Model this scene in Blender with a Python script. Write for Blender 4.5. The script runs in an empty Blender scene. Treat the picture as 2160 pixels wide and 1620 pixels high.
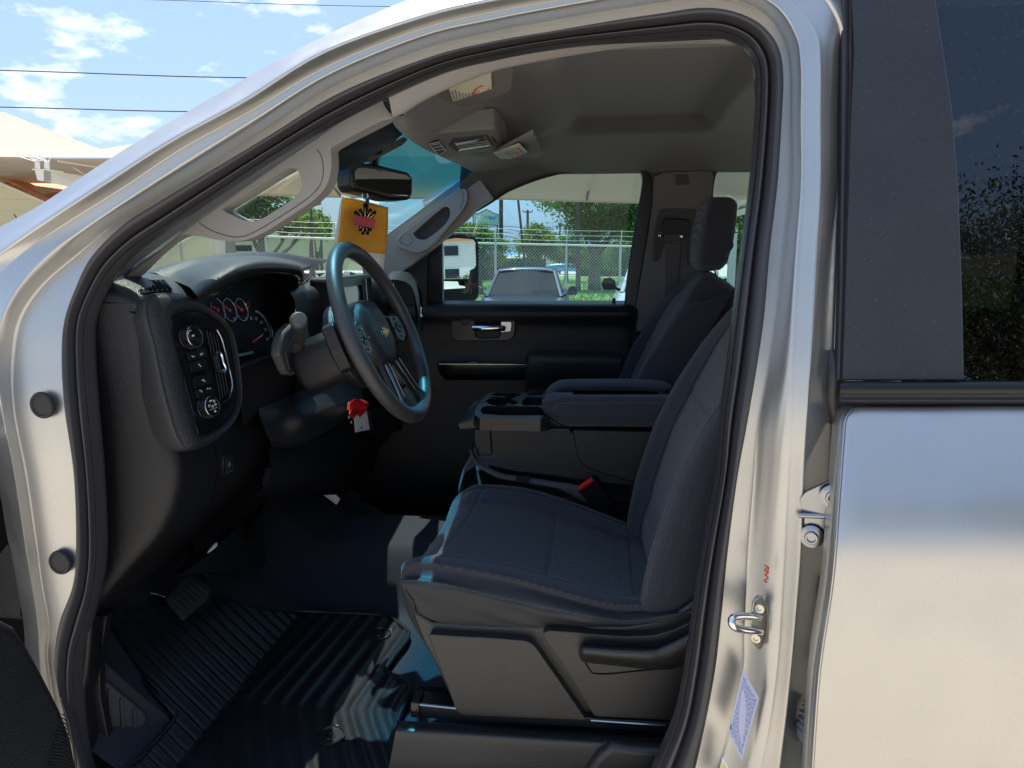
import bpy, bmesh, math, random
import numpy as np
from mathutils import Vector, Matrix
random.seed(7)
rng = np.random.default_rng(7)
sc = bpy.context.scene
R = math.radians
# ------------------------------------------------------------------ camera
PSI, PIT, F0, EYE = R(6.0), R(10.4), 1497.0, Vector((0, 0, 1.75))
fw = Vector((-math.sin(PSI)*math.cos(PIT), math.cos(PSI)*math.cos(PIT), -math.sin(PIT)))
rt = Vector((math.cos(PSI), math.sin(PSI), 0))
up = rt.cross(fw)
cam_data = bpy.data.cameras.new('camera')
cam = bpy.data.objects.new('camera', cam_data)
sc.collection.objects.link(cam)
cam_data.sensor_width = 36
cam_data.lens = F0/2160*36
cam_data.clip_start = 0.05
cam_data.clip_end = 3000
cam.matrix_world = Matrix((( rt.x, up.x, -fw.x, EYE.x), (rt.y, up.y, -fw.y, EYE.y), (rt.z, up.z, -fw.z, EYE.z), (0, 0, 0, 1)))
sc.camera = cam
# ------------------------------------------------------------------ world, sun, exposure
SUN = Vector((-0.13, 0.27, 0.95)).normalized()
world = bpy.data.worlds.new('World'); sc.world = world; world.use_nodes = True
wn, wl = world.node_tree.nodes, world.node_tree.links
wn.clear()
wo = wn.new('ShaderNodeOutputWorld'); bg = wn.new('ShaderNodeBackground')
sky = wn.new('ShaderNodeTexSky'); sky.sky_type = 'NISHITA'; sky.sun_disc = False
sky.sun_elevation = math.asin(SUN.z); sky.sun_rotation = math.atan2(SUN.x, SUN.y)
sky.air_density = 1.0; sky.dust_density = 2.2; sky.ozone_density = 1.2
tc = wn.new('ShaderNodeTexCoord'); mp = wn.new('ShaderNodeMapping'); mp.inputs['Scale'].default_value = (1.0, 1.0, 2.6)
mp.inputs['Location'].default_value = (2.1, 1.6, 0.2)
nz = wn.new('ShaderNodeTexNoise'); nz.inputs['Scale'].default_value = 6.5; nz.inputs['Detail'].default_value = 9; nz.inputs['Roughness'].default_value = 0.62
cr_ = wn.new('ShaderNodeValToRGB'); cr_.color_ramp.elements[0].position = 0.54; cr_.color_ramp.elements[1].position = 0.67
cr_.color_ramp.elements[1].color = (0.85, 0.85, 0.85, 1)
mx = wn.new('ShaderNodeMixRGB'); mx.inputs['Color2'].default_value = (9.6, 9.9, 10.6, 1)
lift = wn.new('ShaderNodeMixRGB'); lift.inputs['Fac'].default_value = 0.35; lift.inputs['Color2'].default_value = (3.6, 6.0, 10.2, 1)
wl.new(tc.outputs['Generated'], mp.inputs['Vector']); wl.new(mp.outputs['Vector'], nz.inputs['Vector'])
wl.new(nz.outputs['Fac'], cr_.inputs['Fac']); wl.new(cr_.outputs['Color'], mx.inputs['Fac'])
wl.new(sky.outputs['Color'], lift.inputs['Color1']); wl.new(lift.outputs['Color'], mx.inputs['Color1'])
wl.new(mx.outputs['Color'], bg.inputs['Color']); wl.new(bg.outputs['Background'], wo.inputs['Surface'])
bg.inputs['Strength'].default_value = 0.083
sl = bpy.data.lights.new('sun', 'SUN'); sl.energy = 4.5; sl.angle = R(0.5); sl.color = (1.0, 0.95, 0.87)
so = bpy.data.objects.new('sun', sl); sc.collection.objects.link(so)
so.rotation_euler = SUN.to_track_quat('Z', 'Y').to_euler()
sc.view_settings.view_transform = 'Standard'; sc.view_settings.look = 'None'
sc.view_settings.exposure = 0.95; sc.view_settings.gamma = 1.0
sc.cycles.max_bounces = 10; sc.cycles.diffuse_bounces = 5; sc.cycles.glossy_bounces = 5
sc.cycles.transparent_max_bounces = 16; sc.cycles.caustics_reflective = False; sc.cycles.caustics_refractive = False
sc.cycles.sample_clamp_indirect = 6
# ------------------------------------------------------------------ geometry helpers
def ray(px, py): return fw + rt*((px-1080)/F0) + up*((810-py)/F0)
def P(px, py, Y):                       # the point at depth Y seen at a photo position
    d = ray(px, py); return EYE + d*(Y/d.y)
def PX(px, py, X):
    d = ray(px, py); return EYE + d*(X/d.x)
def PZ(px, py, Z):
    d = ray(px, py); return EYE + d*((Z-EYE.z)/d.z)
def PP(px, py, o, n, off=0.0):          # on the plane through o with normal n
    d = ray(px, py); n = Vector(n).normalized()
    return EYE + d*((Vector(o)-EYE).dot(n)/d.dot(n)) + n*off
def cr(pts, n, closed=False):           # Catmull-Rom through the points
    p = np.array([tuple(v) for v in pts], float); m = len(p)
    if m == 2 and not closed: return p[0]+(p[1]-p[0])*np.linspace(0, 1, n)[:, None]
    segs = m if closed else m-1
    t = np.linspace(0, segs, n, endpoint=not closed)
    i = np.minimum(t.astype(int), segs-1); f = (t-i)[:, None]
    def g(k): return p[k % m] if closed else p[np.clip(k, 0, m-1)]
    a, b, c, d = g(i-1), g(i), g(i+1), g(i+2)
    if not closed:
        a = np.where((i == 0)[:, None], 2*b-c, a); d = np.where((i == segs-1)[:, None], 2*c-b, d)
    return 0.5*((2*b)+(-a+c)*f+(2*a-5*b+4*c-d)*f*f+(-a+3*b-3*c+d)*f**3)
def surf(rows, nu, nv, cu=False, cv=False):   # interpolate a control net -> (nv, nu, 3)
    rs = [cr(r, nu, cu) for r in rows]
    a = np.array(rs)
    return np.stack([cr(a[:, j], nv, cv) for j in range(nu)], 1)
def fillet(pts, r, n=5):                # round the corners of a closed outline
    out = []; m = len(pts); rr = r if isinstance(r, (list, tuple)) else [r]*m
    for i in range(m):
        p, a, b = Vector(pts[i]), Vector(pts[i-1]), Vector(pts[(i+1) % m])
        da, db = (a-p), (b-p); ra = min(rr[i], da.length*.48, db.length*.48)
        if ra < 1e-5: out.append(p); continue
        s, e = p+da.normalized()*ra, p+db.normalized()*ra
        for k in range(n+1):
            t = k/n; out.append(s*(1-t)**2+p*2*t*(1-t)+e*t*t)
    return out
class G:
    """collects shapes; build() links them as ONE mesh object"""
    def __init__(s): s.v = []; s.f = []; s.mi = []; s.m = 0
    def add(s, vs, fs):
        o = len(s.v); s.v += [tuple(v) for v in vs]; s.f += [tuple(i+o for i in f) for f in fs]; s.mi += [s.m]*len(fs); return s
    def grid(s, a, cu=False, cv=False, flip=False):
        nv, nu = a.shape[:2]; fs = []
        for i in range(nv if cv else nv-1):
            for j in range(nu if cu else nu-1):
                q = (i*nu+j, i*nu+(j+1) % nu, ((i+1) % nv)*nu+(j+1) % nu, ((i+1) % nv)*nu+j)
                fs.append(q[::-1] if flip else q)
        return s.add(a.reshape(-1, 3), fs)
    def loft(s, rows, nu=24, nv=24, cu=False, cv=False, disp=None, flip=False, thick=0):
        a = surf(rows, nu, nv, cu, cv)
        if disp is not None:
            du = np.gradient(a, axis=1); dv = np.gradient(a, axis=0); n = np.cross(du, dv); n /= np.linalg.norm(n, axis=2)[..., None]+1e-12
            uu, vv = np.meshgrid(np.linspace(0, 1, nu), np.linspace(0, 1, nv)); a = a+n*disp(uu, vv)[..., None]*(-1 if flip else 1)
        s.grid(a, cu, cv, flip); return a
    def slab(s, outline, vec, holes=()):
        bm = bmesh.new(); vec = Vector(vec)
        loops = [list(outline)]+[list(h) for h in holes]
        for lp in loops:
            vs = [bm.verts.new(p) for p in lp]
            for i in range(len(vs)): bm.edges.new((vs[i-1], vs[i]))
        if holes: bmesh.ops.triangle_fill(bm, edges=bm.edges[:], use_beauty=True, use_dissolve=False)
        else: bm.faces.new(bm.verts[:])
        r = bmesh.ops.extrude_face_region(bm, geom=bm.faces[:])
        bmesh.ops.translate(bm, vec=vec, verts=[e for e in r['geom'] if isinstance(e, bmesh.types.BMVert)])
        bmesh.ops.recalc_face_normals(bm, faces=bm.faces[:])
        bm.verts.index_update(); s.add([v.co.copy() for v in bm.verts], [[v.index for v in f.verts] for f in bm.faces]); bm.free(); return s
    def box(s, c, size, rot=None):
        c = Vector(c); x, y, z = [k/2 for k in size]; m = rot or Matrix.Identity(3)
        vs = [c+m@Vector((i*x, j*y, k*z)) for i in (-1, 1) for j in (-1, 1) for k in (-1, 1)]
        return s.add(vs, [(0, 1, 3, 2), (4, 6, 7, 5), (0, 4, 5, 1), (2, 3, 7, 6), (0, 2, 6, 4), (1, 5, 7, 3)])
    def tube(s, path, r, n=10, closed=False, caps=True, smooth=0, flat=1.0, updir=(0, 0, 1)):
        pts = [Vector(p) for p in path]
        if smooth: pts = [Vector(p) for p in cr(pts, smooth, closed)]
        m = len(pts); rs = r if isinstance(r, (list, tuple, np.ndarray)) else [r]*m
        if len(rs) != m: rs = np.interp(np.linspace(0, 1, m), np.linspace(0, 1, len(rs)), rs)
        vs = []; pu = None
        for i, p in enumerate(pts):
            t = ((pts[(i+1) % m]-pts[i-1]) if closed else (pts[min(i+1, m-1)]-pts[max(i-1, 0)])).normalized()
            u = Vector(updir) if pu is None else pu
            u = (u-t*u.dot(t))
            if u.length < 1e-4: u = Vector((1, 0, 0)); u = u-t*u.dot(t)
            u.normalize(); pu = u; w = t.cross(u)
            for k in range(n):
                a = 2*math.pi*k/n; vs.append(p+(u*math.cos(a)*flat+w*math.sin(a))*rs[i])
        fs = []
        for i in range(m if closed else m-1):
            for k in range(n): fs.append((i*n+k, i*n+(k+1) % n, ((i+1) % m)*n+(k+1) % n, ((i+1) % m)*n+k))
        if caps and not closed: fs += [tuple(range(n))[::-1], tuple(range((m-1)*n, m*n))]
        return s.add(vs, fs)
    def lathe(s, c, axis, prof, n=40):      # prof: (radius, height along the axis)
        c, ax = Vector(c), Vector(axis).normalized(); u = ax.orthogonal().normalized(); w = ax.cross(u); vs = []; m = len(prof)
        for r_, h in prof:
            for k in range(n):
                a = 2*math.pi*k/n; vs.append(c+ax*h+(u*math.cos(a)+w*math.sin(a))*r_)
        fs = [(i*n+k, i*n+(k+1) % n, (i+1)*n+(k+1) % n, (i+1)*n+k) for i in range(m-1) for k in range(n)]
        fs += [tuple(range(n))[::-1], tuple(range((m-1)*n, m*n))]
        return s.add(vs, fs)
    def build(s, name, mats, parent=None, bevel=0, seg=3, sub=0, sharp=35, smooth=True, solid=0, label=None, weld=False):
        me = bpy.data.meshes.new(name); me.from_pydata(s.v, [], s.f); me.update()
        mats = mats if isinstance(mats, (list, tuple)) else [mats]
        for m in mats: me.materials.append(m)
        for p, k in zip(me.polygons, s.mi): p.material_index = k
        if smooth:
            me.polygons.foreach_set('use_smooth', [True]*len(me.polygons))
            if sharp and not bevel: me.set_sharp_from_angle(angle=R(sharp))
        o = bpy.data.objects.new(name, me); sc.collection.objects.link(o)
        if solid:
            md = o.modifiers.new('solid', 'SOLIDIFY'); md.thickness = solid; md.offset = -1
        if bevel:
            md = o.modifiers.new('bevel', 'BEVEL'); md.width = bevel; md.segments = seg; md.limit_method = 'ANGLE'; md.angle_limit = R(32); md.harden_normals = False
            md2 = o.modifiers.new('wn', 'WEIGHTED_NORMAL'); md2.keep_sharp = False
        if sub:
            md = o.modifiers.new('sub', 'SUBSURF'); md.levels = sub; md.render_levels = sub
        if parent is not None: attach(o, parent)
        if label: o['label'] = label
        return o
def wmat(o):
    m = o.matrix_basis.copy()
    return wmat(o.parent) @ o.matrix_parent_inverse @ m if o.parent else m
def attach(o, parent): o.parent = parent; o.matrix_parent_inverse = wmat(parent).inverted()
def thing(name, loc, label, cat, group=None):
    o = bpy.data.objects.new(name, None); o.location = loc; o.empty_display_size = .1; sc.collection.objects.link(o); tag(o, label, cat, group); return o
def tag(o, label, cat, group=None):
    o['label'] = label; o['category'] = cat
    if group: o['group'] = group
    return o
def text_mesh(g, s, o, xd, yd, size, depth=0.0006, center=True):
    cu = bpy.data.curves.new('t', 'FONT'); cu.body = s; cu.size = 1; cu.extrude = 0
    if center: cu.align_x = 'CENTER'; cu.align_y = 'CENTER'
    ob = bpy.data.objects.new('t', cu); sc.collection.objects.link(ob)
    dg = bpy.context.evaluated_depsgraph_get(); me = bpy.data.meshes.new_from_object(ob.evaluated_get(dg))
    xd, yd = Vector(xd).normalized(), Vector(yd).normalized(); n = xd.cross(yd)
    g.add([Vector(o)+(xd*v.co.x+yd*v.co.y)*size+n*depth for v in me.vertices], [tuple(p.vertices) for p in me.polygons])
    bpy.data.objects.remove(ob); bpy.data.meshes.remove(me); bpy.data.curves.remove(cu)
# ------------------------------------------------------------------ materials
def mat(name, col, rough=.5, metal=0, bump=None, var=None, coat=0, spec=.5, sheen=0, coords='Object', transl=None, dust=0):
    m = bpy.data.materials.new(name); m.use_nodes = True; n, l = m.node_tree.nodes, m.node_tree.links
    b = n['Principled BSDF']; b.inputs['Base Color'].default_value = (*col, 1); b.inputs['Roughness'].default_value = rough
    b.inputs['Metallic'].default_value = metal; b.inputs['Coat Weight'].default_value = coat; b.inputs['Coat Roughness'].default_value = .06
    b.inputs['Specular IOR Level'].default_value = spec; b.inputs['Sheen Weight'].default_value = sheen; b.inputs['Sheen Roughness'].default_value = .5
    t = n.new('ShaderNodeTexCoord')
    if var:      # (scale, amount): soft mottling of the base colour
        z = n.new('ShaderNodeTexNoise'); z.inputs['Scale'].default_value = var[0]; z.inputs['Detail'].default_value = 5
        r = n.new('ShaderNodeMapRange'); r.inputs['From Min'].default_value = .3; r.inputs['From Max'].default_value = .7
        r.inputs['To Min'].default_value = 1-var[1]; r.inputs['To Max'].default_value = 1+var[1]
        h = n.new('ShaderNodeVectorMath'); h.operation = 'SCALE'; h.inputs[0].default_value = col
        l.new(t.outputs[coords], z.inputs['Vector']); l.new(z.outputs['Fac'], r.inputs['Value']); l.new(r.outputs['Result'], h.inputs['Scale'])
        last = h.outputs['Vector']
        l.new(last, b.inputs['Base Color'])
        if dust:
            z2 = n.new('ShaderNodeTexNoise'); z2.inputs['Scale'].default_value = 420; z2.inputs['Detail'].default_value = 2
            r2 = n.new('ShaderNodeMapRange'); r2.inputs['From Min'].default_value = .66; r2.inputs['From Max'].default_value = .74; r2.inputs['To Max'].default_value = dust
            mm = n.new('ShaderNodeMixRGB'); mm.inputs['Color2'].default_value = (.35, .33, .3, 1)
            l.new(t.outputs[coords], z2.inputs['Vector']); l.new(z2.outputs['Fac'], r2.inputs['Value']); l.new(r2.outputs['Result'], mm.inputs['Fac'])
            l.new(last, mm.inputs['Color1']); l.new(mm.outputs['Color'], b.inputs['Base Color'])
    if bump:     # (kind, scale, strength)
        k, s_, st = bump
        if k == 'noise':
            x = n.new('ShaderNodeTexNoise'); x.inputs['Scale'].default_value = s_; x.inputs['Detail'].default_value = 3; out = x.outputs['Fac']
        elif k == 'voro':
            x = n.new('ShaderNodeTexVoronoi'); x.inputs['Scale'].default_value = s_; out = x.outputs['Distance']
        elif k == 'weave':
            x = n.new('ShaderNodeTexWave'); x.wave_type = 'BANDS'; x.bands_direction = 'X'; x.inputs['Scale'].default_value = s_; x.inputs['Distortion'].default_value = .6; x.inputs['Detail'].default_value = 1
            y = n.new('ShaderNodeTexWave'); y.wave_type = 'BANDS'; y.bands_direction = 'Y'; y.inputs['Scale'].default_value = s_; y.inputs['Distortion'].default_value = .6
            l.new(t.outputs[coords], y.inputs['Vector']); a = n.new('ShaderNodeMath'); a.operation = 'MULTIPLY'
            l.new(x.outputs['Fac'], a.inputs[0]); l.new(y.outputs['Fac'], a.inputs[1]); out = a.outputs[0]
        elif k == 'brick':
            x = n.new('ShaderNodeTexWave'); x.wave_type = 'BANDS'; x.bands_direction = 'Z'; x.inputs['Scale'].default_value = s_; x.wave_profile = 'SAW'; out = x.outputs['Fac']
        l.new(t.outputs[coords], x.inputs['Vector'])
        bp = n.new('ShaderNodeBump'); bp.inputs['Strength'].default_value = st; bp.inputs['Distance'].default_value = .002
        l.new(out, bp.inputs['Height']); l.new(bp.outputs['Normal'], b.inputs['Normal'])
    if transl:
        tr = n.new('ShaderNodeBsdfTranslucent'); tr.inputs['Color'].default_value = (*transl, 1); ms = n.new('ShaderNodeMixShader'); ms.inputs['Fac'].default_value = .35
        l.new(b.outputs[0], ms.inputs[1]); l.new(tr.outputs[0], ms.inputs[2]); l.new(ms.outputs[0], n['Material Output'].inputs['Surface'])
    return m
def glass_mat(name, tint, refl=.06, band=None, rough=0.0, grime=0, fres=1.0):
    m = bpy.data.materials.new(name); m.use_nodes = True; n, l = m.node_tree.nodes, m.node_tree.links; n.clear()
    o = n.new('ShaderNodeOutputMaterial'); tr = n.new('ShaderNodeBsdfTransparent'); gl = n.new('ShaderNodeBsdfGlossy'); gl.inputs['Roughness'].default_value = rough
    mx = n.new('ShaderNodeMixShader'); fr = n.new('ShaderNodeFresnel'); fr.inputs['IOR'].default_value = 1.45
    ad = n.new('ShaderNodeMath'); ad.operation = 'ADD'; ad.inputs[1].default_value = refl-.04; ad.use_clamp = True
    geo = n.new('ShaderNodeNewGeometry'); inv = n.new('ShaderNodeMath'); inv.operation = 'SUBTRACT'; inv.inputs[0].default_value = 1
    mul = n.new('ShaderNodeMath'); mul.operation = 'MULTIPLY'
    # total internal reflection has no meaning on a single sheet: use the front-side value on both sides
    lw = n.new('ShaderNodeLayerWeight'); lw.inputs['Blend'].default_value = .18
    fm_ = n.new('ShaderNodeMath'); fm_.operation = 'MULTIPLY'; fm_.inputs[1].default_value = fres; l.new(lw.outputs['Fresnel'], fm_.inputs[0]); l.new(fm_.outputs[0], ad.inputs[0]); l.new(ad.outputs[0], mx.inputs['Fac'])
    l.new(tr.outputs[0], mx.inputs[1]); l.new(gl.outputs[0], mx.inputs[2])
    tr.inputs['Color'].default_value = (*tint, 1)
    if band:     # (z0, z1, colour): the shade band is a real colour change high on the glass
        t = n.new('ShaderNodeTexCoord'); sx = n.new('ShaderNodeSeparateXYZ'); mr = n.new('ShaderNodeMapRange')
        mr.interpolation_type = 'SMOOTHSTEP'
        mr.inputs['From Min'].default_value = band[0]; mr.inputs['From Max'].default_value = band[1]
        c = n.new('ShaderNodeMixRGB'); c.inputs['Color1'].default_value = (*tint, 1); c.inputs['Color2'].default_value = (*band[2], 1)
        l.new(t.outputs['Object'], sx.inputs[0]); l.new(sx.outputs['Z'], mr.inputs['Value']); l.new(mr.outputs[0], c.inputs['Fac']); l.new(c.outputs[0], tr.inputs['Color'])
    last = mx
    if grime:
        t = n.new('ShaderNodeTexCoord'); z = n.new('ShaderNodeTexNoise'); z.inputs['Scale'].default_value = 160; z.inputs['Detail'].default_value = 3
        mr = n.new('ShaderNodeMapRange'); mr.inputs['From Min'].default_value = .62; mr.inputs['From Max'].default_value = .72; mr.inputs['To Max'].default_value = grime
        df = n.new('ShaderNodeBsdfDiffuse'); df.inputs['Color'].default_value = (.5, .48, .44, 1); m2 = n.new('ShaderNodeMixShader')
        l.new(t.outputs['Object'], z.inputs['Vector']); l.new(z.outputs['Fac'], mr.inputs['Value']); l.new(mr.outputs[0], m2.inputs['Fac'])
        l.new(mx.outputs[0], m2.inputs[1]); l.new(df.outputs[0], m2.inputs[2]); last = m2
    l.new(last.outputs[0], o.inputs['Surface']); return m
M = {}
M['paint'] = mat('silver_paint', (.51, .505, .49), .36, .84, bump=('noise', 1800, .08), coat=.3, var=(700, .08))
_n, _l = M['paint'].node_tree.nodes, M['paint'].node_tree.links
_z = _n.new('ShaderNodeTexNoise'); _z.inputs['Scale'].default_value = 9; _z.inputs['Detail'].default_value = 8; _r = _n.new('ShaderNodeMapRange'); _r.inputs['From Min'].default_value = .35; _r.inputs['From Max'].default_value = .7; _r.inputs['To Min'].default_value = .29; _r.inputs['To Max'].default_value = .40
_l.new(_n['Texture Coordinate'].outputs['Object'], _z.inputs['Vector']); _l.new(_z.outputs['Fac'], _r.inputs['Value']); _l.new(_r.outputs[0], _n['Principled BSDF'].inputs['Roughness'])
M['seal'] = mat('door_rubber', (.042, .040, .046), .32, bump=('noise', 300, .03))
M['rubber'] = mat('black_rubber', (.018, .018, .019), .6, bump=('noise', 400, .05))
M['plastic'] = mat('black_grained_plastic', (.0095, .0097, .0115), .33, bump=('voro', 520, .35), var=(7, .12), dust=.08, spec=.38)
M['plastic_soft'] = mat('soft_dash_skin', (.017, .0172, .0195), .38, bump=('voro', 420, .5), var=(5, .1), dust=.15, spec=.5)
M['base_plastic'] = mat('seat_valance_plastic', (.018, .0175, .0175), .30, bump=('voro', 520, .3), var=(7, .12), dust=.12, spec=.6)
M['plastic_smooth'] = mat('satin_black_plastic', (.010, .0105, .0125), .3, spec=.4)
M['gloss'] = mat('gloss_black', (.008, .008, .01), .08)
M['dark'] = mat('matt_black', (.004, .004, .005), .9, spec=.08)
M['trim'] = mat('grey_pillar_trim', (.285, .278, .27), .62, bump=('noise', 500, .12), var=(4, .03))
M['liner'] = mat('headliner_cloth', (.108, .108, .116), .95, bump=('noise', 420, .3), var=(60, .05), sheen=.15)
M['liner_dark'] = mat('dark_grey_trim', (.05, .048, .05), .7, bump=('noise', 420, .2))
M['fabric'] = mat('charcoal_seat_cloth', (.035, .037, .048), .9, bump=('weave', 90, .6), var=(3, .08), sheen=.22, spec=.25)
M['fabric_tex'] = mat('textured_seat_insert', (.034, .0355, .046), .92, bump=('voro', 230, 1.0), var=(3, .08), sheen=.25, spec=.25)
M['vinyl'] = mat('seat_side_vinyl', (.027, .0265, .029), .62, bump=('noise', 60, .15), var=(6, .1))
M['thread'] = mat('grey_thread', (.11, .11, .12), .8)
M['carpet'] = mat('black_carpet', (.028, .030, .040), 1.0, bump=('noise', 900, 1.0), var=(300, .35), sheen=.1, spec=.1)
M['mat'] = mat('black_rubber_mat', (.012, .012, .015), .33, bump=('noise', 120, .08), var=(14, .25), dust=.3)
M['chrome'] = mat('chrome', (.85, .85, .86), .12, 1)
M['satin'] = mat('satin_silver', (.36, .37, .39), .26, 1)
M['steel'] = mat('zinc_plated_steel', (.62, .6, .52), .3, 1, bump=('noise', 90, .1), var=(30, .15))
M['gold'] = mat('gold_emblem', (.75, .48, .13), .3, .8)
M['white_ink'] = mat('white_marking', (.7, .7, .7), .5)
M['white'] = mat('white_card', (.75, .75, .72), .6)
M['belt'] = mat('grey_webbing', (.085, .08, .085), .7, bump=('brick', 160, .5))
M['red'] = mat('red_plastic', (.62, .012, .012), .25, spec=.6)
M['orange'] = mat('orange_card', (.85, .40, .02), .5, transl=(.9, .48, .03), var=(9, .2))
M['label'] = mat('label_film', (.5, .52, .68), .35)
M['cream'] = mat('warning_label', (.62, .6, .48), .6)
M['ink'] = mat('dark_ink', (.12, .12, .14), .6)
M['ink_blue'] = mat('blue_ink', (.12, .15, .36), .6)
M['ink_red'] = mat('red_ink', (.6, .06, .03), .6)
M['yellow'] = mat('yellow_label', (.85, .72, .02), .5)
M['mirror_shell'] = mat('black_mirror_shell', (.004, .004, .005), .6, spec=.15)
M['mirror'] = mat('mirror_glass', (.88, .9, .9), .01, 1)
M['ws'] = glass_mat('windscreen_glass', (.74, .86, .80), .05, band=(1.90, 2.02, (.10, .60, .95)))
M['sg'] = glass_mat('side_glass', (.52, .77, .84), .05)
M['dg'] = glass_mat('privacy_glass', (.006, .0065, .006), .12, grime=.05)
def fleck(m, sc_, amt):
    n, l = m.node_tree.nodes, m.node_tree.links; b = n['Principled BSDF']; src = b.inputs['Base Color'].links[0].from_socket
    v = n.new('ShaderNodeTexVoronoi'); v.inputs['Scale'].default_value = sc_; t = n['Texture Coordinate']; l.new(t.outputs['Object'], v.inputs['Vector'])
    r = n.new('ShaderNodeMapRange'); r.inputs['From Min'].default_value = .18; r.inputs['From Max'].default_value = .30; r.inputs['To Min'].default_value = amt; r.inputs['To Max'].default_value = 0
    x = n.new('ShaderNodeMixRGB'); x.inputs['Color2'].default_value = (.15, .155, .185, 1); l.new(v.outputs['Distance'], r.inputs['Value']); l.new(r.outputs[0], x.inputs['Fac']); l.new(src, x.inputs['Color1']); l.new(x.outputs[0], b.inputs['Base Color'])
fleck(M['fabric_tex'], 165, .8); fleck(M['fabric'], 700, .25)
M['screen'] = mat('screen_glass', (.004, .006, .01), .06, spec=.8)
M['applique'] = mat('weathered_black_applique', (.022, .023, .027), .40, bump=('noise', 700, .25), var=(9, .12), dust=.22)
# ================================================================== ground first
g = G(); g.add([(-900, -900, 0), (900, -900, 0), (900, 1400, 0), (-900, 1400, 0)], [(0, 1, 2, 3)])
M['ground'] = mat('sunlit_concrete', (.45, .40, .32), .85, bump=('noise', 14, .3), var=(.8, .12))
o = g.build('ground', M['ground'], smooth=False); o['kind'] = 'structure'
# ================================================================== the truck
truck = thing('pickup_truck', (0, 1.9, 0), 'silver crew cab pickup truck with its driver door open, black cloth interior', 'pickup truck')
def YS(py): return 1.16+.11*min(1, max(0, (850-py)/820))
# stations run from the bottom of the front edge, up the windscreen pillar, over the roof and down the centre pillar
C1 = [(180,1620),(128,1430),(122,1375),(133,1304),(160,1230),(167,1150),(163,1000),(143,860),(137,760),(142,680),(165,610),(200,540),(267,473),(333,430),(433,370),(567,290),(720,197),(907,123),(1040,90),(1173,67),(1300,45),(1400,30),(1480,19),(1545,27),(1600,52),(1638,98),(1650,160),(1647,250),(1638,389),(1622,528),(1610,667),(1594,778),(1573,900),(1553,1011),(1533,1167),(1520,1300),(1507,1411),(1485,1530),(1460,1640)]
C0 = [(190,1620),(170,1480),(172,1375),(190,1309),(207,1242),(217,1153),(211,1000),(199,860),(192,760),(193,680),(215,620),(249,565),(295,522),(353,483),(450,418),(580,333),(735,243),(915,158),(1045,123),(1177,100),(1303,87),(1400,78),(1475,72),(1525,76),(1568,97),(1590,128),(1597,165),(1595,250),(1583,389),(1565,528),(1547,667),(1534,778),(1521,880),(1512,1005),(1485,1150),(1463,1285),(1447,1400),(1425,1510),(1375,1630)]
CA = [(150,1700),(108,1450),(100,1375),(103,1320),(88,1230),(75,1130),(56,1000),(30,865),(28,760),(45,670),(92,600),(163,538),(228,482),(310,428),(415,365),(555,277),(708,180),(895,103),(1035,68),(1170,43),(1300,20),(1400,5),(1480,-6),(1553,0),(1615,30),(1655,85),(1668,150),(1668,250),(1668,389),(1655,528),(1640,667),(1622,778),(1600,900),(1592,1011),(1580,1167),(1574,1300),(1569,1411),(1545,1530),(1515,1640)]
CB = [(130,1720),(90,1460),(82,1375),(80,1320),(66,1230),(50,1130),(30,1000),(4,865),(-8,760),(0,680),(38,605),(100,538),(185,478),(290,408),(400,337),(540,250),(695,155),(890,75),(1030,42),(1168,15),(1300,-8),(1400,-22),(1480,-32),(1570,-20),(1640,15),(1680,75),(1690,140),(1690,250),(1690,389),(1680,528),(1672,667),(1668,778),(1664,900),(1658,1011),(1650,1167),(1643,1300),(1635,1411),(1618,1530),(1595,1640)]
CC = [(110,1740),(72,1480),(66,1385),(62,1320),(48,1230),(30,1130),(10,1000),(-22,865),(-44,760),(-40,680),(-20,605),(42,538),(140,470),(265,392),(385,312),(530,233),(690,140),(885,62),(1025,28),(1165,2),(1300,-22),(1400,-36),(1490,-48),(1590,-40),(1670,0),(1720,65),(1730,130),(1730,250),(1730,389),(1722,528),(1715,667),(1708,778),(1700,900),(1695,1011),(1690,1167),(1680,1300),(1670,1411),(1657,1530),(1643,1640)]
CD = [(95,1760),(60,1490),(54,1390),(50,1320),(36,1230),(18,1130),(-4,1000),(-50,865),(-90,760),(-100,680),(-80,600),(5,535),(105,465),(235,380),(365,297),(515,215),(680,113),(880,40),(1020,5),(1163,-20),(1300,-45),(1400,-60),(1500,-75),(1620,-65),(1720,-20),(1768,50),(1772,120),(1772,250),(1772,389),(1766,528),(1761,667),(1757,778),(1755,900),(1750,1011),(1740,1167),(1728,1300),(1716,1411),(1706,1530),(1697,1640)]
CE = [(60,1780),(30,1500),(24,1400),(20,1330),(6,1235),(-12,1130),(-34,1000),(-80,865),(-140,760),(-160,660),(-130,560),(-20,490),(85,432),(215,345),(350,262),(495,178),(665,85),(860,0),(1010,-40),(1160,-66),(1300,-90),(1400,-105),(1520,-116),(1650,-110),(1780,-60),(1825,40),(1830,120),(1830,250),(1830,389),(1826,528),(1822,667),(1820,778),(1822,900),(1820,1011),(1812,1167),(1800,1300),(1790,1411),(1780,1530),(1770,1640)]
N = len(C1)
def wgt(i):    # 0 lower front jamb, 1 pillar and roof, 2 centre pillar
    return (0 if i < 9 else (i-9)/3 if i < 12 else 1) if i < 22 else 1+min(1, (i-22)/4)
OFF = {   # depth of each line behind the seal plane: (front jamb, pillar, centre pillar)
 'A': (.004, .010, .004), 'B': (-.022, -.022, -.034), 'C': (.02, -.022, -.036), 'D': (.07, -.046, .012), 'E': (.13, .03, .05), 'F': (.2, .26, .09)}
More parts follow.
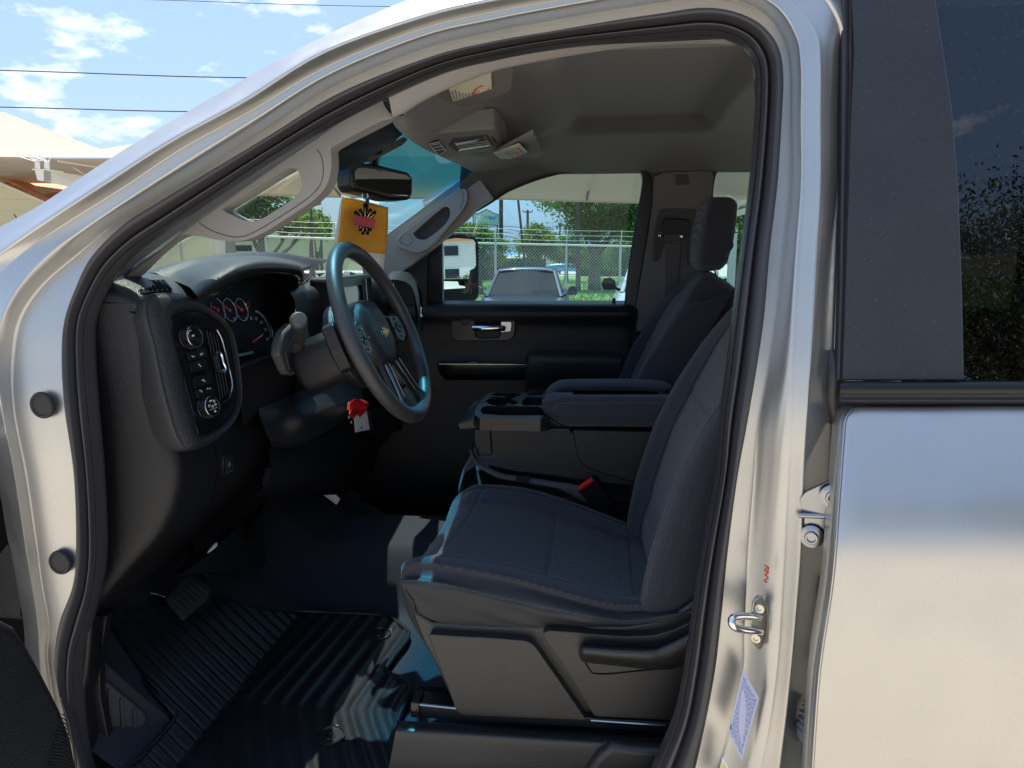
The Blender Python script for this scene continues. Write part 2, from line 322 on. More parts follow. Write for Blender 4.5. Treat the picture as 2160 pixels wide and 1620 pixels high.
def off(k, i):
    a = OFF[k]; w = wgt(i); return a[0]*(1-w)+a[1]*w if w <= 1 else a[1]*(2-w)+a[2]*(w-1)
def row(C, k): return [P(x, y, YS(C1[i][1])+(off(k, i) if k else 0)) for i, (x, y) in enumerate(C)]
rows = [row(C1, None), row(CA, 'A'), row(CB, 'B'), row(CC, 'C'), row(CD, 'D'), row(CE, 'E')]
def mid(a, b, t=.5): return [p.lerp(q, t) for p, q in zip(a, b)]
def shift(a, dy): return [p+Vector((0, dy if not isinstance(dy, list) else dy[i], 0)) for i, p in enumerate(a)]
rA1 = mid(rows[0], rows[1], .15); rA2 = mid(rows[0], rows[1], .85)
Z = [rows[0], rA1, rA2, rows[1], mid(rows[1], rows[2], .3), shift(mid(rows[1], rows[2], .7), -.004), rows[2], mid(rows[2], rows[3], .25), mid(rows[2], rows[3], .8), rows[3],
     mid(rows[3], rows[4], .12), mid(rows[3], rows[4], .88), rows[4], shift(mid(rows[4], rows[5], .12), [-.006*min(1, wgt(i)) for i in range(N)]), mid(rows[4], rows[5], .5), rows[5]]
body = G(); body.loft([[r[i] for r in Z] for i in range(N)], nu=61, nv=200)
cab = body.build('cab_body', M['paint'], truck, sharp=50)
# sill joining both ends below the frame, roof skin, far side and rear of the cab, floor pan
lo = [Z[0][-1], Z[3][-1], Z[6][-1], Z[9][-1], Z[12][-1], Z[15][-1]]; lo2 = [Z[0][0], Z[3][0], Z[6][0], Z[9][0], Z[12][0], Z[15][0]]
g = G()
def sill(t, dz): return [a.lerp(b, t)+Vector((0, -.02*math.sin(math.pi*t), -dz)) for a, b in zip(lo, lo2)]
g.loft([lo, sill(.12, .10), sill(.5, .14), sill(.88, .14), lo2], nu=16, nv=30)
g.box((-.45, 1.17, .52), (1.9, .12, .24)); g.build('sill', M['paint'], truck)
# roof skin
g = G(); roofe = [P(*CE[i], YS(C1[i][1])+off('E', i)) for i in range(11, 26)]
rr = []
for t, dz in ((0, 0), (.08, .035), (.25, .075), (.5, .095), (.75, .075), (.92, .035), (1, 0)):
    rr.append([Vector((p.x, p.y*(1-t)+(4.06-p.y)*t, p.z+dz)) for p in roofe])
g.loft([[r[i] for r in rr] for i in range(8, 15)], nu=24, nv=20)       # front of roof to centre pillar
e = [r[14] for r in rr]; g.loft([e, [v+Vector((.5, 0, .01)) for v in e], [v+Vector((1.25, 0, -.02)) for v in e]], nu=24, nv=8)
g.build('roof', M['paint'], truck, solid=.006)
g = G()      # far pillar skin, rear wall, hood and wings
pr = [rr[-1][i]+Vector((.10, .02, -.02)) for i in range(3, 9)]; pr2 = [v+Vector((.03, .06, -.06)) for v in pr]
g.grid(np.array([[tuple(v) for v in pr], [tuple(v) for v in pr2]])); g.build('far_windscreen_pillar', M['paint'], truck, solid=.03)
g = G(); g.loft([[Vector((1.62, 1.16, z)), Vector((1.66, 2.03, z)), Vector((1.62, 2.9, z))] for z in (.45, 1.45)], 10, 4)
g.build('cab_rear_wall', M['paint'], truck, solid=.03)
g = G()
g.loft([[(-2.6, y, 1.22-.1*abs(y-2.03)), (-2.2, y, 1.36-.08*abs(y-2.03)), (-1.7, y, 1.40-.06*abs(y-2.03)), (-1.24, y, 1.43-.05*abs(y-2.03))] for y in (1.05, 1.3, 2.03, 2.76, 3.0)], 20, 20)
g.loft([[(-2.6, y, z) for y in (1.04, 1.5, 2.03, 2.56, 3.02)] for z in (.6, .9, 1.22)], 12, 6)
for yy in (1.03, 3.03):
    g.loft([[(x, yy+(.03 if yy < 2 else -.03)*(z > 1.3), z) for x in (-2.6, -2.0, -1.35)] for z in (.75, 1.1, 1.36)], 8, 8)
g.build('hood', M['paint'], truck, solid=.01)
g = G()      # front bulkhead, passenger body side below the glass, underbody
g.add([(-1.33, 1.14, .5), (-1.33, 2.95, .5), (-1.33, 2.95, 1.44), (-1.33, 1.14, 1.44)], [(0, 1, 2, 3)])
g.add([(-1.4, 1.14, .5), (1.64, 1.14, .5), (1.64, 2.95, .5), (-1.4, 2.95, .5)], [(0, 1, 2, 3)])
g.add([(-1.4, 2.93, .45), (1.64, 2.93, .45), (1.64, 2.93, 1.50), (-1.4, 2.93, 1.50)], [(0, 1, 2, 3)])
g.build('underbody', M['dark'], truck, solid=.01, smooth=False)
for wx in (-1.85,):
    for wy in (1.2, 2.86):
        w = G(); w.lathe((wx, wy-.13, .42), (0, 1, 0), [(.2, 0), (.36, -.01), (.41, .02), (.42, .13), (.41, .24), (.36, .27), (.2, .26)], 40)
        wo_ = w.build('wheel', M['rubber'], truck); h = G(); h.lathe((wx, wy-.14, .42), (0, 1, 0), [(.06, -.02), (.19, 0), (.2, .28), (.06, .3)], 24); h.build('rim', M['satin'], wo_)
# ------------------------------------------------------------------ door seal
def yy(i): return YS(C1[i][1])
S1 = [P(*C1[i], yy(i)) for i in range(N)]; S0 = [P(*C0[i], yy(i)+.03) for i in range(N)]
bt1 = [P(1430,1760,1.16), P(1290,1860,1.16), P(1000,1890,1.16), P(600,1880,1.16), P(300,1850,1.16), P(210,1760,1.16)]
bt0 = [P(1350,1710,1.19), P(1260,1790,1.19), P(1000,1815,1.19), P(600,1810,1.19), P(340,1780,1.19), P(235,1700,1.19)]
S1 += bt1; S0 += bt0
NS = len(S1); prof = [(0, .006), (.0, -.006), (.07, -.013), (.2, -.019), (.34, -.020), (.46, -.014), (.52, -.004), (.56, -.002), (.6, -.010), (.68, -.018), (.78, -.019), (.86, -.012), (.9, -.009), (.95, -.014), (1, -.008), (1.0, .015), (.98, .05)]
g = G(); cols = [S1[i].lerp(S0[i], t)+Vector((0, d-.03*0, 0)) if t < .98 or d < .04 else S0[i]+(S0[i]-EYE).normalized()*.06 for i in range(NS) for t, d in prof]
cols = [[cols[i*len(prof)+k] for k in range(len(prof))] for i in range(NS)]
g.loft(cols, nu=50, nv=300, cv=True); seal = g.build('door_seal', M['seal'], truck, sharp=60)
# the body flange edge seen as a thin pale line beside the seal
# ------------------------------------------------------------------ front jamb details
for (x, y, r_) in ((85, 856, .0245), (123, 1189, .0235)):
    g = G(); c = P(x, y, 1.148); g.lathe(c+Vector((0, .007, 0)), (-.1, -1, -.0), [(r_, 0), (r_, .003), (r_*.93, .006), (r_*.8, .0065), (r_*.72, .004), (r_*.1, .0048)], 40)
    g.build('rubber_plug', M['rubber'], truck)
g = G(); g.slab([P(-60, 840, 1.24), P(2, 890, 1.24), P(30, 1080, 1.24), P(52, 1300, 1.23), P(90, 1480, 1.23), P(140, 1700, 1.22), P(-60, 1760, 1.24)], (-.05, .12, 0)); g.build('jamb_gap_shade', M['dark'], truck, bevel=.004)  # matt black slab stands in for shade in the gap between hinges and jamb
g = G(); g.slab(fillet([P(54, 1190, 1.19), P(62, 1195, 1.19), P(66, 1215, 1.19), P(62, 1236, 1.19), P(54, 1240, 1.19)], .002), (0, .02, 0)); g.build('foam_pad', M['dark'], truck)
# ------------------------------------------------------------------ open front door: lower rear corner of its trim panel
fd = G(); ol = [PX(x, y, -.72) for x, y in ((-420,1180),(-60,1292),(10,1306),(40,1322),(66,1362),(100,1425),(135,1495),(158,1560),(172,1640),(185,1800),(-420,1900))]
fd.slab(ol, (-.05, -.0, .0)); front_door = fd.build('front_door', M['plastic'], truck, bevel=.014, seg=4)
g = G(); g.tube([PX(129, 1475, -.717), PX(146, 1530, -.717), PX(158, 1600, -.717), PX(168, 1700, -.717)], .0016, 6, smooth=12)
for k in range(17):
    t = k/16; a = PX(130-30*t, 1506+118*t, -.7185); b = PX(144+12*t, 1524+112*t, -.7185); g.tube([a, (a+b)/2+Vector((.001, 0, .003)), b], .0008, 5, smooth=6)
g.build('speaker_grille', M['plastic_smooth'], front_door)
g = G(); g.slab([PX(x, y, -.775) for x, y in ((-420,1150),(-80,1262),(-10,1300),(30,1360),(90,1500),(140,1800),(-420,1900))], (-.03, 0, 0)); g.build('door_skin', M['paint'], front_door, bevel=.003)
# ------------------------------------------------------------------ centre pillar details
def BP(x, y, d=0): # rough surface point of the centre pillar
    return P(x, y, 1.128+d)
g = G()   # door striker: plate, two bolts and the loop
plate = fillet([P(1598, 1261, 1.135), P(1611, 1263, 1.138), P(1620, 1285, 1.142), P(1621, 1310, 1.144), P(1617, 1345, 1.142), P(1606, 1372, 1.138), P(1592, 1366, 1.133), P(1584, 1350, 1.13), P(1585, 1300, 1.13), P(1589, 1270, 1.132)], .006, 4)
plate = [v+(EYE-v).normalized()*.014 for v in plate]; g.slab(plate, (.001, .012, 0)); st = g.build('door_striker', M['steel'], truck, bevel=.0015)
g = G(); g.tube([P(1602, 1303, 1.128), P(1585, 1300, 1.115), P(1556, 1300, 1.095), P(1544, 1306, 1.085), P(1546, 1320, 1.082), P(1560, 1327, 1.09), P(1590, 1331, 1.112), P(1604, 1333, 1.126)], .0062, 12, smooth=40)
g.build('striker_loop', M['chrome'], st)
for y in (1283, 1346):
    g = G(); g.lathe(P(1603 if y < 1300 else 1595, y, 1.117), (-.5, -1, 0), [(.0075, 0), (.0075, .003), (.004, .0035), (.003, .0015)], 16); g.build('bolt', M['steel'], st)
# hinge
g = G(); h1 = fillet([P(1687, 1065, 1.125), P(1688, 1052, 1.12), P(1700, 1038, 1.115), P(1757, 1012, 1.10), P(1800, 1015, 1.10), P(1800, 1090, 1.10), P(1757, 1088, 1.10), P(1700, 1082, 1.12), P(1687, 1079, 1.125)], .003, 3)
g.slab(h1, (.004, .012, 0)); g.slab(fillet([P(1684, 1092, 1.13), P(1800, 1096, 1.11), P(1800, 1152, 1.11), P(1745, 1150, 1.12), P(1705, 1151, 1.13), P(1684, 1140, 1.133)], .004, 3), (.002, .01, 0))
g.tube([P(1684, 1087, 1.117), P(1800, 1091, 1.097)], .0042, 14)
hg = g.build('door_hinge', M['satin'], truck, bevel=.0015)
for x, y, yd in ((1712, 1131, 1.122), (1757, 1047, 1.092)):
    g = G(); g.lathe(P(x, y, yd), (-.35, -1, 0), [(.0185, 0), (.0185, .003), (.014, .0045), (.0105, .005), (.0105, .011), (.0095, .012), (.007, .012), (.006, .008)], 24); g.build('bolt', M['satin'], hg)
# check link shadow recess, wire boot, drain plug
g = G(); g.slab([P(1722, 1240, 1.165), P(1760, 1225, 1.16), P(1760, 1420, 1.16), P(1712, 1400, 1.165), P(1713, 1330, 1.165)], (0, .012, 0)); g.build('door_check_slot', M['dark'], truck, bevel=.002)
g = G(); pa = [Vector(p) for p in cr([P(1718, 1480, 1.14), P(1704, 1510, 1.13), P(1701, 1545, 1.13), P(1716, 1560, 1.15)], 121)]
g.tube(pa, [.0125+.0035*math.cos(k*2*math.pi/12) for k in range(121)], 16); g.build('wiring_boot', mat('grey_rubber_boot', (.16, .16, .18), .5), truck)
g = G(); g.lathe(P(1706, 1583, 1.172), (-.3, -1, 0), [(.026, 0), (.026, .006), (.022, .009), (.019, .008), (.018, .003), (.004, .002)], 36); g.build('rubber_plug', M['rubber'], truck)
# certification sticker and yellow sticker
lo_, ld_ = P(1568, 1412, 1.118), None
def LQ(u, v, lift=0):   # u across, v down the sticker
    a, b, c, d = P(1567, 1411, 1.123), P(1601, 1472, 1.118), P(1564, 1605, 1.112), P(1536, 1543, 1.118)
    q = a.lerp(b, u).lerp(d.lerp(c, u), v); return q+Vector((0, -.0008-lift, 0))
g = G(); g.add([LQ(0, 0), LQ(1, 0), LQ(1, 1), LQ(0, 1)], [(0, 1, 2, 3)]); lab = g.build('certification_label', M['label'], truck, smooth=False, solid=.0004)
g = G(); random.seed(3)
def ink(u0, u1, v0, v1): g.add([LQ(u0, v0, .0006), LQ(u1, v0, .0006), LQ(u1, v1, .0006), LQ(u0, v1, .0006)], [(0, 1, 2, 3)])
for k in range(15):
    u = .1+.055*k; v = .04+.05*random.random()
    while v < .94:
        w = random.uniform(.03, .1); 
        if not (.25 < v < .6 and .3 < u < .7 and random.random() < .0): ink(u, u+.026, v, min(v+w, .96))
        v += w+.018
ink(.02, .1, .85, .93)
g.build('printed_text', M['ink_blue'], lab, smooth=False)
g = G(); g.add([P(1524, 1596, 1.112), P(1538, 1622, 1.112), P(1534, 1700, 1.115), P(1500, 1700, 1.115)], [(0, 1, 2, 3)]); yl = g.build('caution_label', M['white'], truck, smooth=False, solid=.0004)
g = G(); g.add([P(1524, 1610, 1.1105), P(1533, 1626, 1.1105), P(1528, 1700, 1.113), P(1508, 1700, 1.113)], [(0, 1, 2, 3)]); g.build('yellow_field', M['yellow'], yl, smooth=False)
# red pen marks
g = G()
pc = M['ink_red'].copy(); pc.name = 'red_pen'
rp = [P(x, y, 1.112) for x, y in ((1612, 1192), (1619, 1196), (1613, 1203), (1621, 1207), (1614, 1212), (1620, 1219), (1613, 1224), (1618, 1228), (1612, 1226))]
g.tube(rp, .0012, 6, smooth=50); g.tube([P(1622, 1196, 1.112), P(1616, 1214, 1.112)], .0011, 6); g.build('pen_mark', pc, truck)
# ------------------------------------------------------------------ rear door
rdoor = G(); xs = [0, .012, .03, .2, .5, .8, 1]
def edge(y): return np.interp(y, [857, 880, 900, 1011, 1167, 1300, 1411, 1530, 1640, 1800, 1950], [1784, 1768, 1765, 1757, 1746, 1732, 1713, 1704, 1698, 1690, 1690])
ys_ = [856, 862, 885, 930, 1000, 1080, 1160, 1250, 1400, 1550, 1700, 1900]
Yd = [1.125, 1.116, 1.102, 1.083, 1.059, 1.036, 1.021, 1.016, 1.013, 1.015, 1.022, 1.045]
rw = []
for y, Yv in zip(ys_, Yd):
    x0 = edge(y); a = P(x0, y, Yv+.02); b = P(x0+16, y, Yv+.002); c = P(x0+24, y, Yv+.006); d = P(x0+32, y, Yv); e_ = P(2300, y, Yv); f_ = Vector((1.55, Yv+.01, e_.z))
    rw.append([a+Vector((.01, .05, 0)), a, a.lerp(b, .5)+Vector((0, -.004, 0)), b, c, d, d.lerp(e_, .3), e_, f_])
rdoor.loft(rw, nu=90, nv=70); rear_door = rdoor.build('rear_door', M['paint'], truck, sharp=60)
Yt = lambda y: 1.125+(803-y)/1053*.16      # glass plane leans in towards the roof
def RP(x, y, d=0): return P(x, y, Yt(y)+d)
g = G(); g.slab([RP(1797, -300), RP(1960, -300), RP(1974, 0), RP(2008, 222), RP(2022, 389), RP(2030, 611), RP(2034, 803), RP(1777, 803), RP(1784, 600), RP(1793, 300), RP(1801, 100), RP(1797, 0)], (.003, .012, 0)); g.build('applique', M['applique'], rear_door, bevel=.003)
g = G(); g.add([RP(1900, -300, .008), RP(3000, -300, .008), RP(3000, 812, .008), RP(1900, 812, .008)], [(0, 1, 2, 3)]); g.build('window_glass', M['dg'], rear_door, smooth=False)
g = G(); g.slab([RP(1752, -300, .02), RP(1800, -300, .02), RP(1802, 100, .02), RP(1798, 300, .02), RP(1790, 600, .02), RP(1782, 803, .02), RP(1766, 803, .02), RP(1772, 600, .02), RP(1776, 300, .02), RP(1776, 0, .02)], (.0, .02, 0)); g.build('window_seal', M['seal'], rear_door, bevel=.004)
g = G(); g.tube([RP(1790, -300, .012), RP(1795, 50, .012), RP(1792, 300, .012), RP(1785, 600, .012), RP(1779, 800, .012)], .0025, 8, smooth=20); g.build('seal_lip', M['rubber'], rear_door)
g = G(); bl = []
for x in (1774, 1776, 1784, 1900, 2200, 3000):
    t = 0 if x > 1776 else .25
    bl.append([RP(x, 803, .014), RP(x, 806+10*t, -.010), RP(x, 812+20*t, -.016), RP(x, 826, -.016), RP(x, 836-10*t, -.010), RP(x, 846-14*t, -.010), RP(x, 853, .0), RP(x, 857, .014)])
g.loft(bl, nu=40, nv=20); g.build('belt_moulding', M['plastic_smooth'], rear_door, sharp=50)
g = G(); g.tube([RP(1752, 740, .05), RP(1760, 790, .045), RP(1757, 840, .05), RP(1765, 890, .06)], [.012, .016, .014, .01], 12, smooth=20); g.build('corner_seal', M['seal'], truck)
g = G(); g.slab([RP(1700, -330, .005), RP(3000, -330, .005), RP(3000, -420, .01), RP(1700, -420, .01)], (0, .03, 0)); g.build('window_frame', M['paint'], rear_door, bevel=.004)
# ================================================================== pillar trim on the driver side
g = G()
tr_out = [(150,760),(235,620),(262,592),(280,577),(321,536),(350,512),(372,499),(388,495),(423,498),(455,506),(484,509),(510,508),(535,501),(565,486),(626,447),(657,426),(680,405),(693,383),(699,354),(699,330),(697,312),(740,288),(820,247),(826,228),(822,212),(760,205),(640,262),(500,345),(400,400),(300,460),(220,530)]
hole = [(470,441),(484,431),(524,407),(565,381),(598,361),(614,354),(626,358),(634,372),(637,388),(631,405),(612,424),(575,448),(553,461),(535,467),(514,465),(494,456),(478,448)]
def YT(x, y): return 1.33+.05*max(0, min(1, (x-250)/600))
ol = [P(x, y, YT(x, y)) for x, y in fillet([Vector((x, y, 0)) for x, y in tr_out], 7, 3) for x, y in [(x, y)]] if False else [P(v.x, v.y, YT(v.x, v.y)) for v in fillet([Vector((x, y, 0)) for x, y in tr_out], 6, 3)]
hl = [P(v.x, v.y, YT(v.x, v.y)) for v in [Vector(q) for q in cr([(x, y, 0) for x, y in hole], 60, True)]]
g.slab(ol, (.0, .042, 0), [hl]); ptrim = g.build('pillar_trim', M['trim'], truck, bevel=.009, seg=4)
g = G(); g.tube([P(x, y, YT(x, y)-.0005) for x, y in ((420, 470), (450, 488), (500, 500), (545, 485), (640, 425), (672, 395), (681, 370), (681, 345), (676, 325), (668, 316))], .0007, 6, smooth=60)
g.build('trim_seam', M['liner_dark'], ptrim)
g = G(); g.tube([P(x, y, YT(x, y)+.002) for x, y in ((392, 448), (430, 412), (470, 441))], .0, 4); 
g = G(); g.slab([P(x, y, 1.375) for x, y in ((780,200),(838,186),(846,236),(832,250),(822,250),(800,256),(770,262))], (0, .03, 0)); g.build('trim_joint_filler', M['trim'], ptrim, bevel=.004)
# recess wall of the handle opening, paler where daylight falls in
# ================================================================== headliner
g = G(); near = [(760,205),(822,214),(829,248),(829,248)]
band_lo = [(829,249),(855,237),(890,215),(947,187),(1035,153),(1082,141),(1204,118),(1333,100),(1463,93),(1530,95),(1560,99),(1585,130),(1592,170)]
band_hi = [(818,196),(846,188),(880,176),(925,155),(1020,128),(1075,116),(1200,97),(1330,82),(1455,70),(1535,70),(1590,100),(1606,135),(1608,170)]
g.loft([[P(x, y, 1.30) for x, y in band_hi], [P(x, y, 1.315).lerp(P(band_hi[i][0], band_hi[i][1], 1.315), .5) for i, (x, y) in enumerate(band_lo)], [P(x, y, 1.335) for x, y in band_lo], [P(x, y, 1.345)+Vector((0, .01, .01)) for x, y in band_lo]], 60, 12)
siderail = g.build('roof_rail_trim', M['trim'], truck, sharp=60)
def hz(X, Y):                           # height of the headliner
    z = 2.165-.11*((Y-2.04)/.72)**2*(1 if Y > 2.04 else .55)
    z -= .03*max(0, 1-abs(X+.42)/.12)   # lower at the windscreen header
    def s(a, lo, hi): t = min(1, max(0, (a-lo)/(hi-lo))); return t*t*(3-2*t)
    z += .035*s(X, -.09, -.03)*(1-s(X, .33, .40))*s(Y, 1.40, 1.44)*(1-s(Y, 2.36, 2.44))       # raised panel over the seats
    u = s(X, -.40, -.33)*(1-s(X, -.20, -.06))
    z -= .060*u*(1-s(abs(Y-2.03), .20, .42))
    z -= .018*(1-s(X, -.30, -.04))*(1-s(abs(Y-2.03), .5, .62))
    z -= .10*s(X, .95, 1.5)
    return z
xs = np.concatenate([np.linspace(-.435, .5, 95), np.linspace(.52, 1.58, 30)]); ysn = np.linspace(1.345, 2.79, 110)
a = np.array([[(x + (.02*(1-((y-2.05)/.72)**2)*-1 if x < -.42 else 0), y, hz(x, y)) for x in xs] for y in ysn])
g = G(); g.grid(a, flip=True); g.add([], []); headliner = g.build('headliner', M['liner'], truck, sharp=0)
g = G(); g.loft([[Vector((x, 1.30+.02*t, 2.10+.03*t-.13*max(0, (x-.6)))) for x in (-.4, 0, .5, 1.0, 1.6)] for t in (0, 1, 2)], 20, 6); g.build('near_roof_filler', M['liner_dark'], headliner)
# header roll along the top of the windscreen
fr_ = [P(820, 236, 1.34), P(829, 250, 1.38), P(838, 272, 1.52), P(864, 294, 1.76), P(896, 314, 2.0), P(933, 331, 2.25), P(975, 350, 2.5), P(998, 363, 2.70), P(1010, 372, 2.76)]
g = G(); g.loft([[p+Vector((-.015, 0, .03)) for p in fr_], fr_, [p+Vector((.03, 0, -.004)) for p in fr_], [Vector((-.33, p.y, hz(-.33, p.y)*.6+p.z*.4-.004)) for p in fr_], [Vector((-.24, p.y, hz(-.24, p.y)+.004)) for p in fr_]], 60, 24); g.build('header_roll', M['liner'], headliner, sharp=0)
# overhead console with map lamps
o_ = P(881, 292, 2.0); n_ = (.05, -.10, -1)
oz = PZ(960, 300, 2.028)
def OC(x, y, d=0): return PP(x, y, oz, n_, d)
g = G(); g.slab(fillet([OC(872, 286), OC(1042, 272), OC(1053, 278), OC(1068, 303), OC(1062, 312), OC(1045, 318), OC(945, 333), OC(930, 329)], .008, 4), Vector((0, 0, .05)))
oc = g.build('overhead_console', mat('console_grey', (.17, .165, .165), .6, bump=('noise', 500, .1)), headliner, bevel=.005)
g = G(); g.slab(fillet([OC(905, 299, .004), OC(925, 294, .004), OC(941, 313, .004), OC(925, 323, .004), OC(918, 318, .004)], .003, 3), (0, 0, .004)); g.build('roof_buttons', M['plastic'], oc, bevel=.001)
g = G()
for (p, q) in (((911, 301), (930, 297)), ((915, 307), (934, 303)), ((919, 313), (937, 309))): g.tube([OC(*p, .006), OC(*q, .006)], .0006, 5)
g.tube([OC(x, y, .006) for x, y in ((905, 299), (925, 294), (941, 313), (925, 323))], .0009, 5, closed=True); g.build('button_edges', M['white_ink'], oc)
g = G(); g.slab(fillet([OC(955, 292, .003), OC(1020, 283, .003), OC(1042, 290, .003), OC(1048, 303, .003), OC(1030, 310, .003), OC(962, 318, .003), OC(946, 305, .003)], .006, 4), (0, 0, .012)); g.build('map_lamp_housing', M['liner_dark'], oc, bevel=.003)
for pts in (((958, 298), (1012, 289), (1002, 294), (962, 301)), ((965, 314), (1030, 304), (1036, 300), (972, 309))):
    g = G(); g.slab([OC(*p, .006) for p in pts], (0, 0, .004)); g.build('lamp_lens', M['satin'], oc, bevel=.0008)
g = G()
for (p, q) in (((962, 303), (1030, 293)), ((966, 307), (1034, 297)), ((1022, 283), (1036, 304)), ((1032, 282), (1046, 302))): g.tube([OC(*p, .005), OC(*q, .005)], .0012, 6)
g.build('lamp_ribs', M['trim'], oc)
# sun visors
def visor(pts, z, lab_pts, n=(0, .12, -1), th=.018, clip=None):
    c = PZ(*pts[0], z)
    def f(x, y, d=0):
        v = PP(x, y, c, n, d); return v if v.y > 1.385 else P(x, y, 1.385+d)
    g = G(); g.slab(fillet([f(*p) for p in pts], .018, 5), (0, 0, th)); v = g.build('sun_visor', mat('visor_cloth', (.15, .142, .135), .9, bump=('noise', 420, .2)), headliner, bevel=min(.006, th*.4), seg=4)
    g = G(); lp = [f(*p, .0014) for p in lab_pts]; g.slab(lp, (0, 0, .001)); l = g.build('warning_label', M['cream'], v)
    g = G(); A, B, C_, D = [f(*p, .0055) for p in lab_pts]
    def q(u, v_): return A.lerp(B, u).lerp(D.lerp(C_, u), v_)
    random.seed(5)
    for k in range(12):
        u0 = .05+.077*k; vv = .08
        while vv < (.5 if k in (7, 8, 9, 10) else .86):
            w = random.uniform(.05, .16); v1 = min(vv+w, .9); g.add([q(u0, vv), q(u0+(.045 if k in (11, 6) else .025), vv), q(u0+(.045 if k in (11, 6) else .025), v1), q(u0, v1)], [(0, 1, 2, 3)]); vv = v1+.025
    g.build('label_text', M['ink'], l, smooth=False)
    g = G(); cc = q(.72, .72); ux = (B-A).normalized(); uy = (D-A).normalized(); r1 = (B-A).length*.15; r2 = (D-A).length*.2
    g.tube([cc+ux*r1*math.cos(t*.2618)+uy*r2*math.sin(t*.2618) for t in range(24)], .0011, 5, closed=True); g.tube([cc-ux*r1*.7-uy*r2*.7, cc+ux*r1*.7+uy*r2*.7], .0009, 5); g.tube([cc-ux*r1*.3+uy*r2*.4, cc+ux*r1*.4-uy*r2*.4], .0014, 5)
    g.build('warning_symbol', M['ink_red'], l, smooth=False)
    if clip:
        g = G(); g.tube([f(*p, .006) for p in clip], .0035, 8, smooth=16); g.build('visor_clip', M['liner_dark'], v)
    return v
visor([(876, 216), (904, 249), (1050, 205), (1078, 190), (1083, 136), (1000, 150), (930, 185)], 2.075, [(947, 186), (1036, 148), (1037, 186), (956, 213)], n=(0, .05, -1), clip=[(906, 246), (935, 239), (948, 237), (964, 230), (960, 227)])
visor([(985, 326), (1043, 357), (1062, 353), (1084, 355), (1148, 325), (1124, 281), (1069, 309), (1048, 319)], 2.035, [(1040, 322), (1094, 301), (1113, 320), (1063, 340)], n=(0, .1, -1), th=.007)
# ================================================================== windscreen, header, mirror
WT = [(-.395, 1.385, 2.045), (-.455, 1.7, 2.085), (-.47, 2.03, 2.095), (-.455, 2.36, 2.085), (-.40, 2.72, 2.04)]
WB = [(-1.22, 1.16, 1.40), (-1.32, 1.55, 1.44), (-1.36, 2.03, 1.45), (-1.32, 2.5, 1.44), (-1.22, 2.90, 1.40)]
g = G(); g.loft([[Vector(a), Vector(a).lerp(Vector(b), .5)+Vector((-.02, 0, .02)), Vector(b)] for a, b in zip(WT, WB)], 30, 30)
g.build('windscreen', M['ws'], truck, sharp=0)
g = G(); g.tube([P(699, 300, 1.47), P(760, 268, 1.6), P(820, 248, 1.75)], .003, 6)
g.slab([P(690, 325, 1.62), P(700, 317, 1.6), P(760, 283, 1.66), P(820, 250, 1.75), P(845, 262, 1.8), P(852, 282, 1.82), P(830, 300, 1.8), P(778, 335, 1.78), P(770, 343, 1.78), P(755, 352, 1.74), P(700, 364, 1.64), P(692, 362, 1.62)], (-.03, .02, .0))
hd = g.build('mirror_base_cover', M['plastic'], truck, bevel=.006)
g = G(); g.slab([P(768, 331, 1.80), P(815, 307, 1.83), P(852, 286, 1.86), P(862, 294, 1.87), P(850, 306, 1.86), P(800, 332, 1.83), P(780, 342, 1.81)], (-.02, .02, .0)); cm = g.build('camera_housing', M['liner_dark'], hd, bevel=.004)
g = G()
for k in range(3): g.slab([P(792+5*k, 321-k*2, 1.80), P(795+5*k, 320-k*2, 1.80), P(797+5*k, 326-k*2, 1.80), P(794+5*k, 327-k*2, 1.80)], (-.01, .01, 0))
g.build('camera_slots', M['dark'], cm)
# rear view mirror
def MY(x): return 1.87+(x-740)/130*.16
def MP(x, y, d=0): return P(x, y, MY(x)+d)
mo = [(742,346),(760,341),(800,346),(862,362),(873,376),(872,410),(866,421),(845,422),(820,421),(785,410),(748,402),(741,390),(739,365)]
mvec = Vector((-.05, .022, -.004))
g = G(); g.slab(fillet([MP(*p) for p in mo], .006, 4), mvec); rvm = g.build('rear_view_mirror', M['plastic_smooth'], truck, bevel=.009, seg=5)
mg = [(752,356),(762,354),(800,358),(858,370),(866,378),(866,408),(860,413),(826,411),(790,402),(755,394),(749,388),(748,364)]
g = G(); g.slab(fillet([MP(*p)-mvec.normalized()*.0015 for p in mg], .004, 4), mvec*.02); g.build('mirror_glass', M['mirror'], rvm)
g = G(); g.tube([MP(786, 352, .05), MP(790, 338, .03), P(792, 322, 1.86)], .014, 14, smooth=12); g.build('mirror_stalk', M['plastic'], rvm)
# ================================================================== hang tag and charm (own things)
tagt = thing('hang_tag', P(770, 425, 1.9), 'orange paper folder hanging from the interior mirror above the steering wheel', 'hang tag')
def HP(x, y, d=0): return P(x, y, 1.935+(x-722)/100*.04+d)
g = G(); g.loft([[HP(722, 414), HP(765, 425, .004), HP(819, 440, -.004)], [HP(717, 465), HP(765, 475, .008), HP(818, 490)], [HP(711, 522), HP(765, 530, .006), HP(812, 536, -.004)]], 12, 12); g.build('orange_card', M['orange'], tagt, solid=.0012)
g = G(); g.loft([[HP(720, 411, .014), HP(819, 437, .012)], [HP(703, 525, .03), HP(808, 590, .03)]], 6, 6); g.build('backing_sheet', M['white'], tagt, solid=.001)
g = G(); g.tube([P(770+6*math.cos(t*.52), 413+7*math.sin(t*.52), 1.92) for t in range(12)], .0016, 6, closed=True); g.build('split_ring', M['chrome'], tagt)
ch = thing('key_charm', P(772, 420, 1.9), 'black starburst charm with a red banner hanging in front of the orange folder', 'key charm')
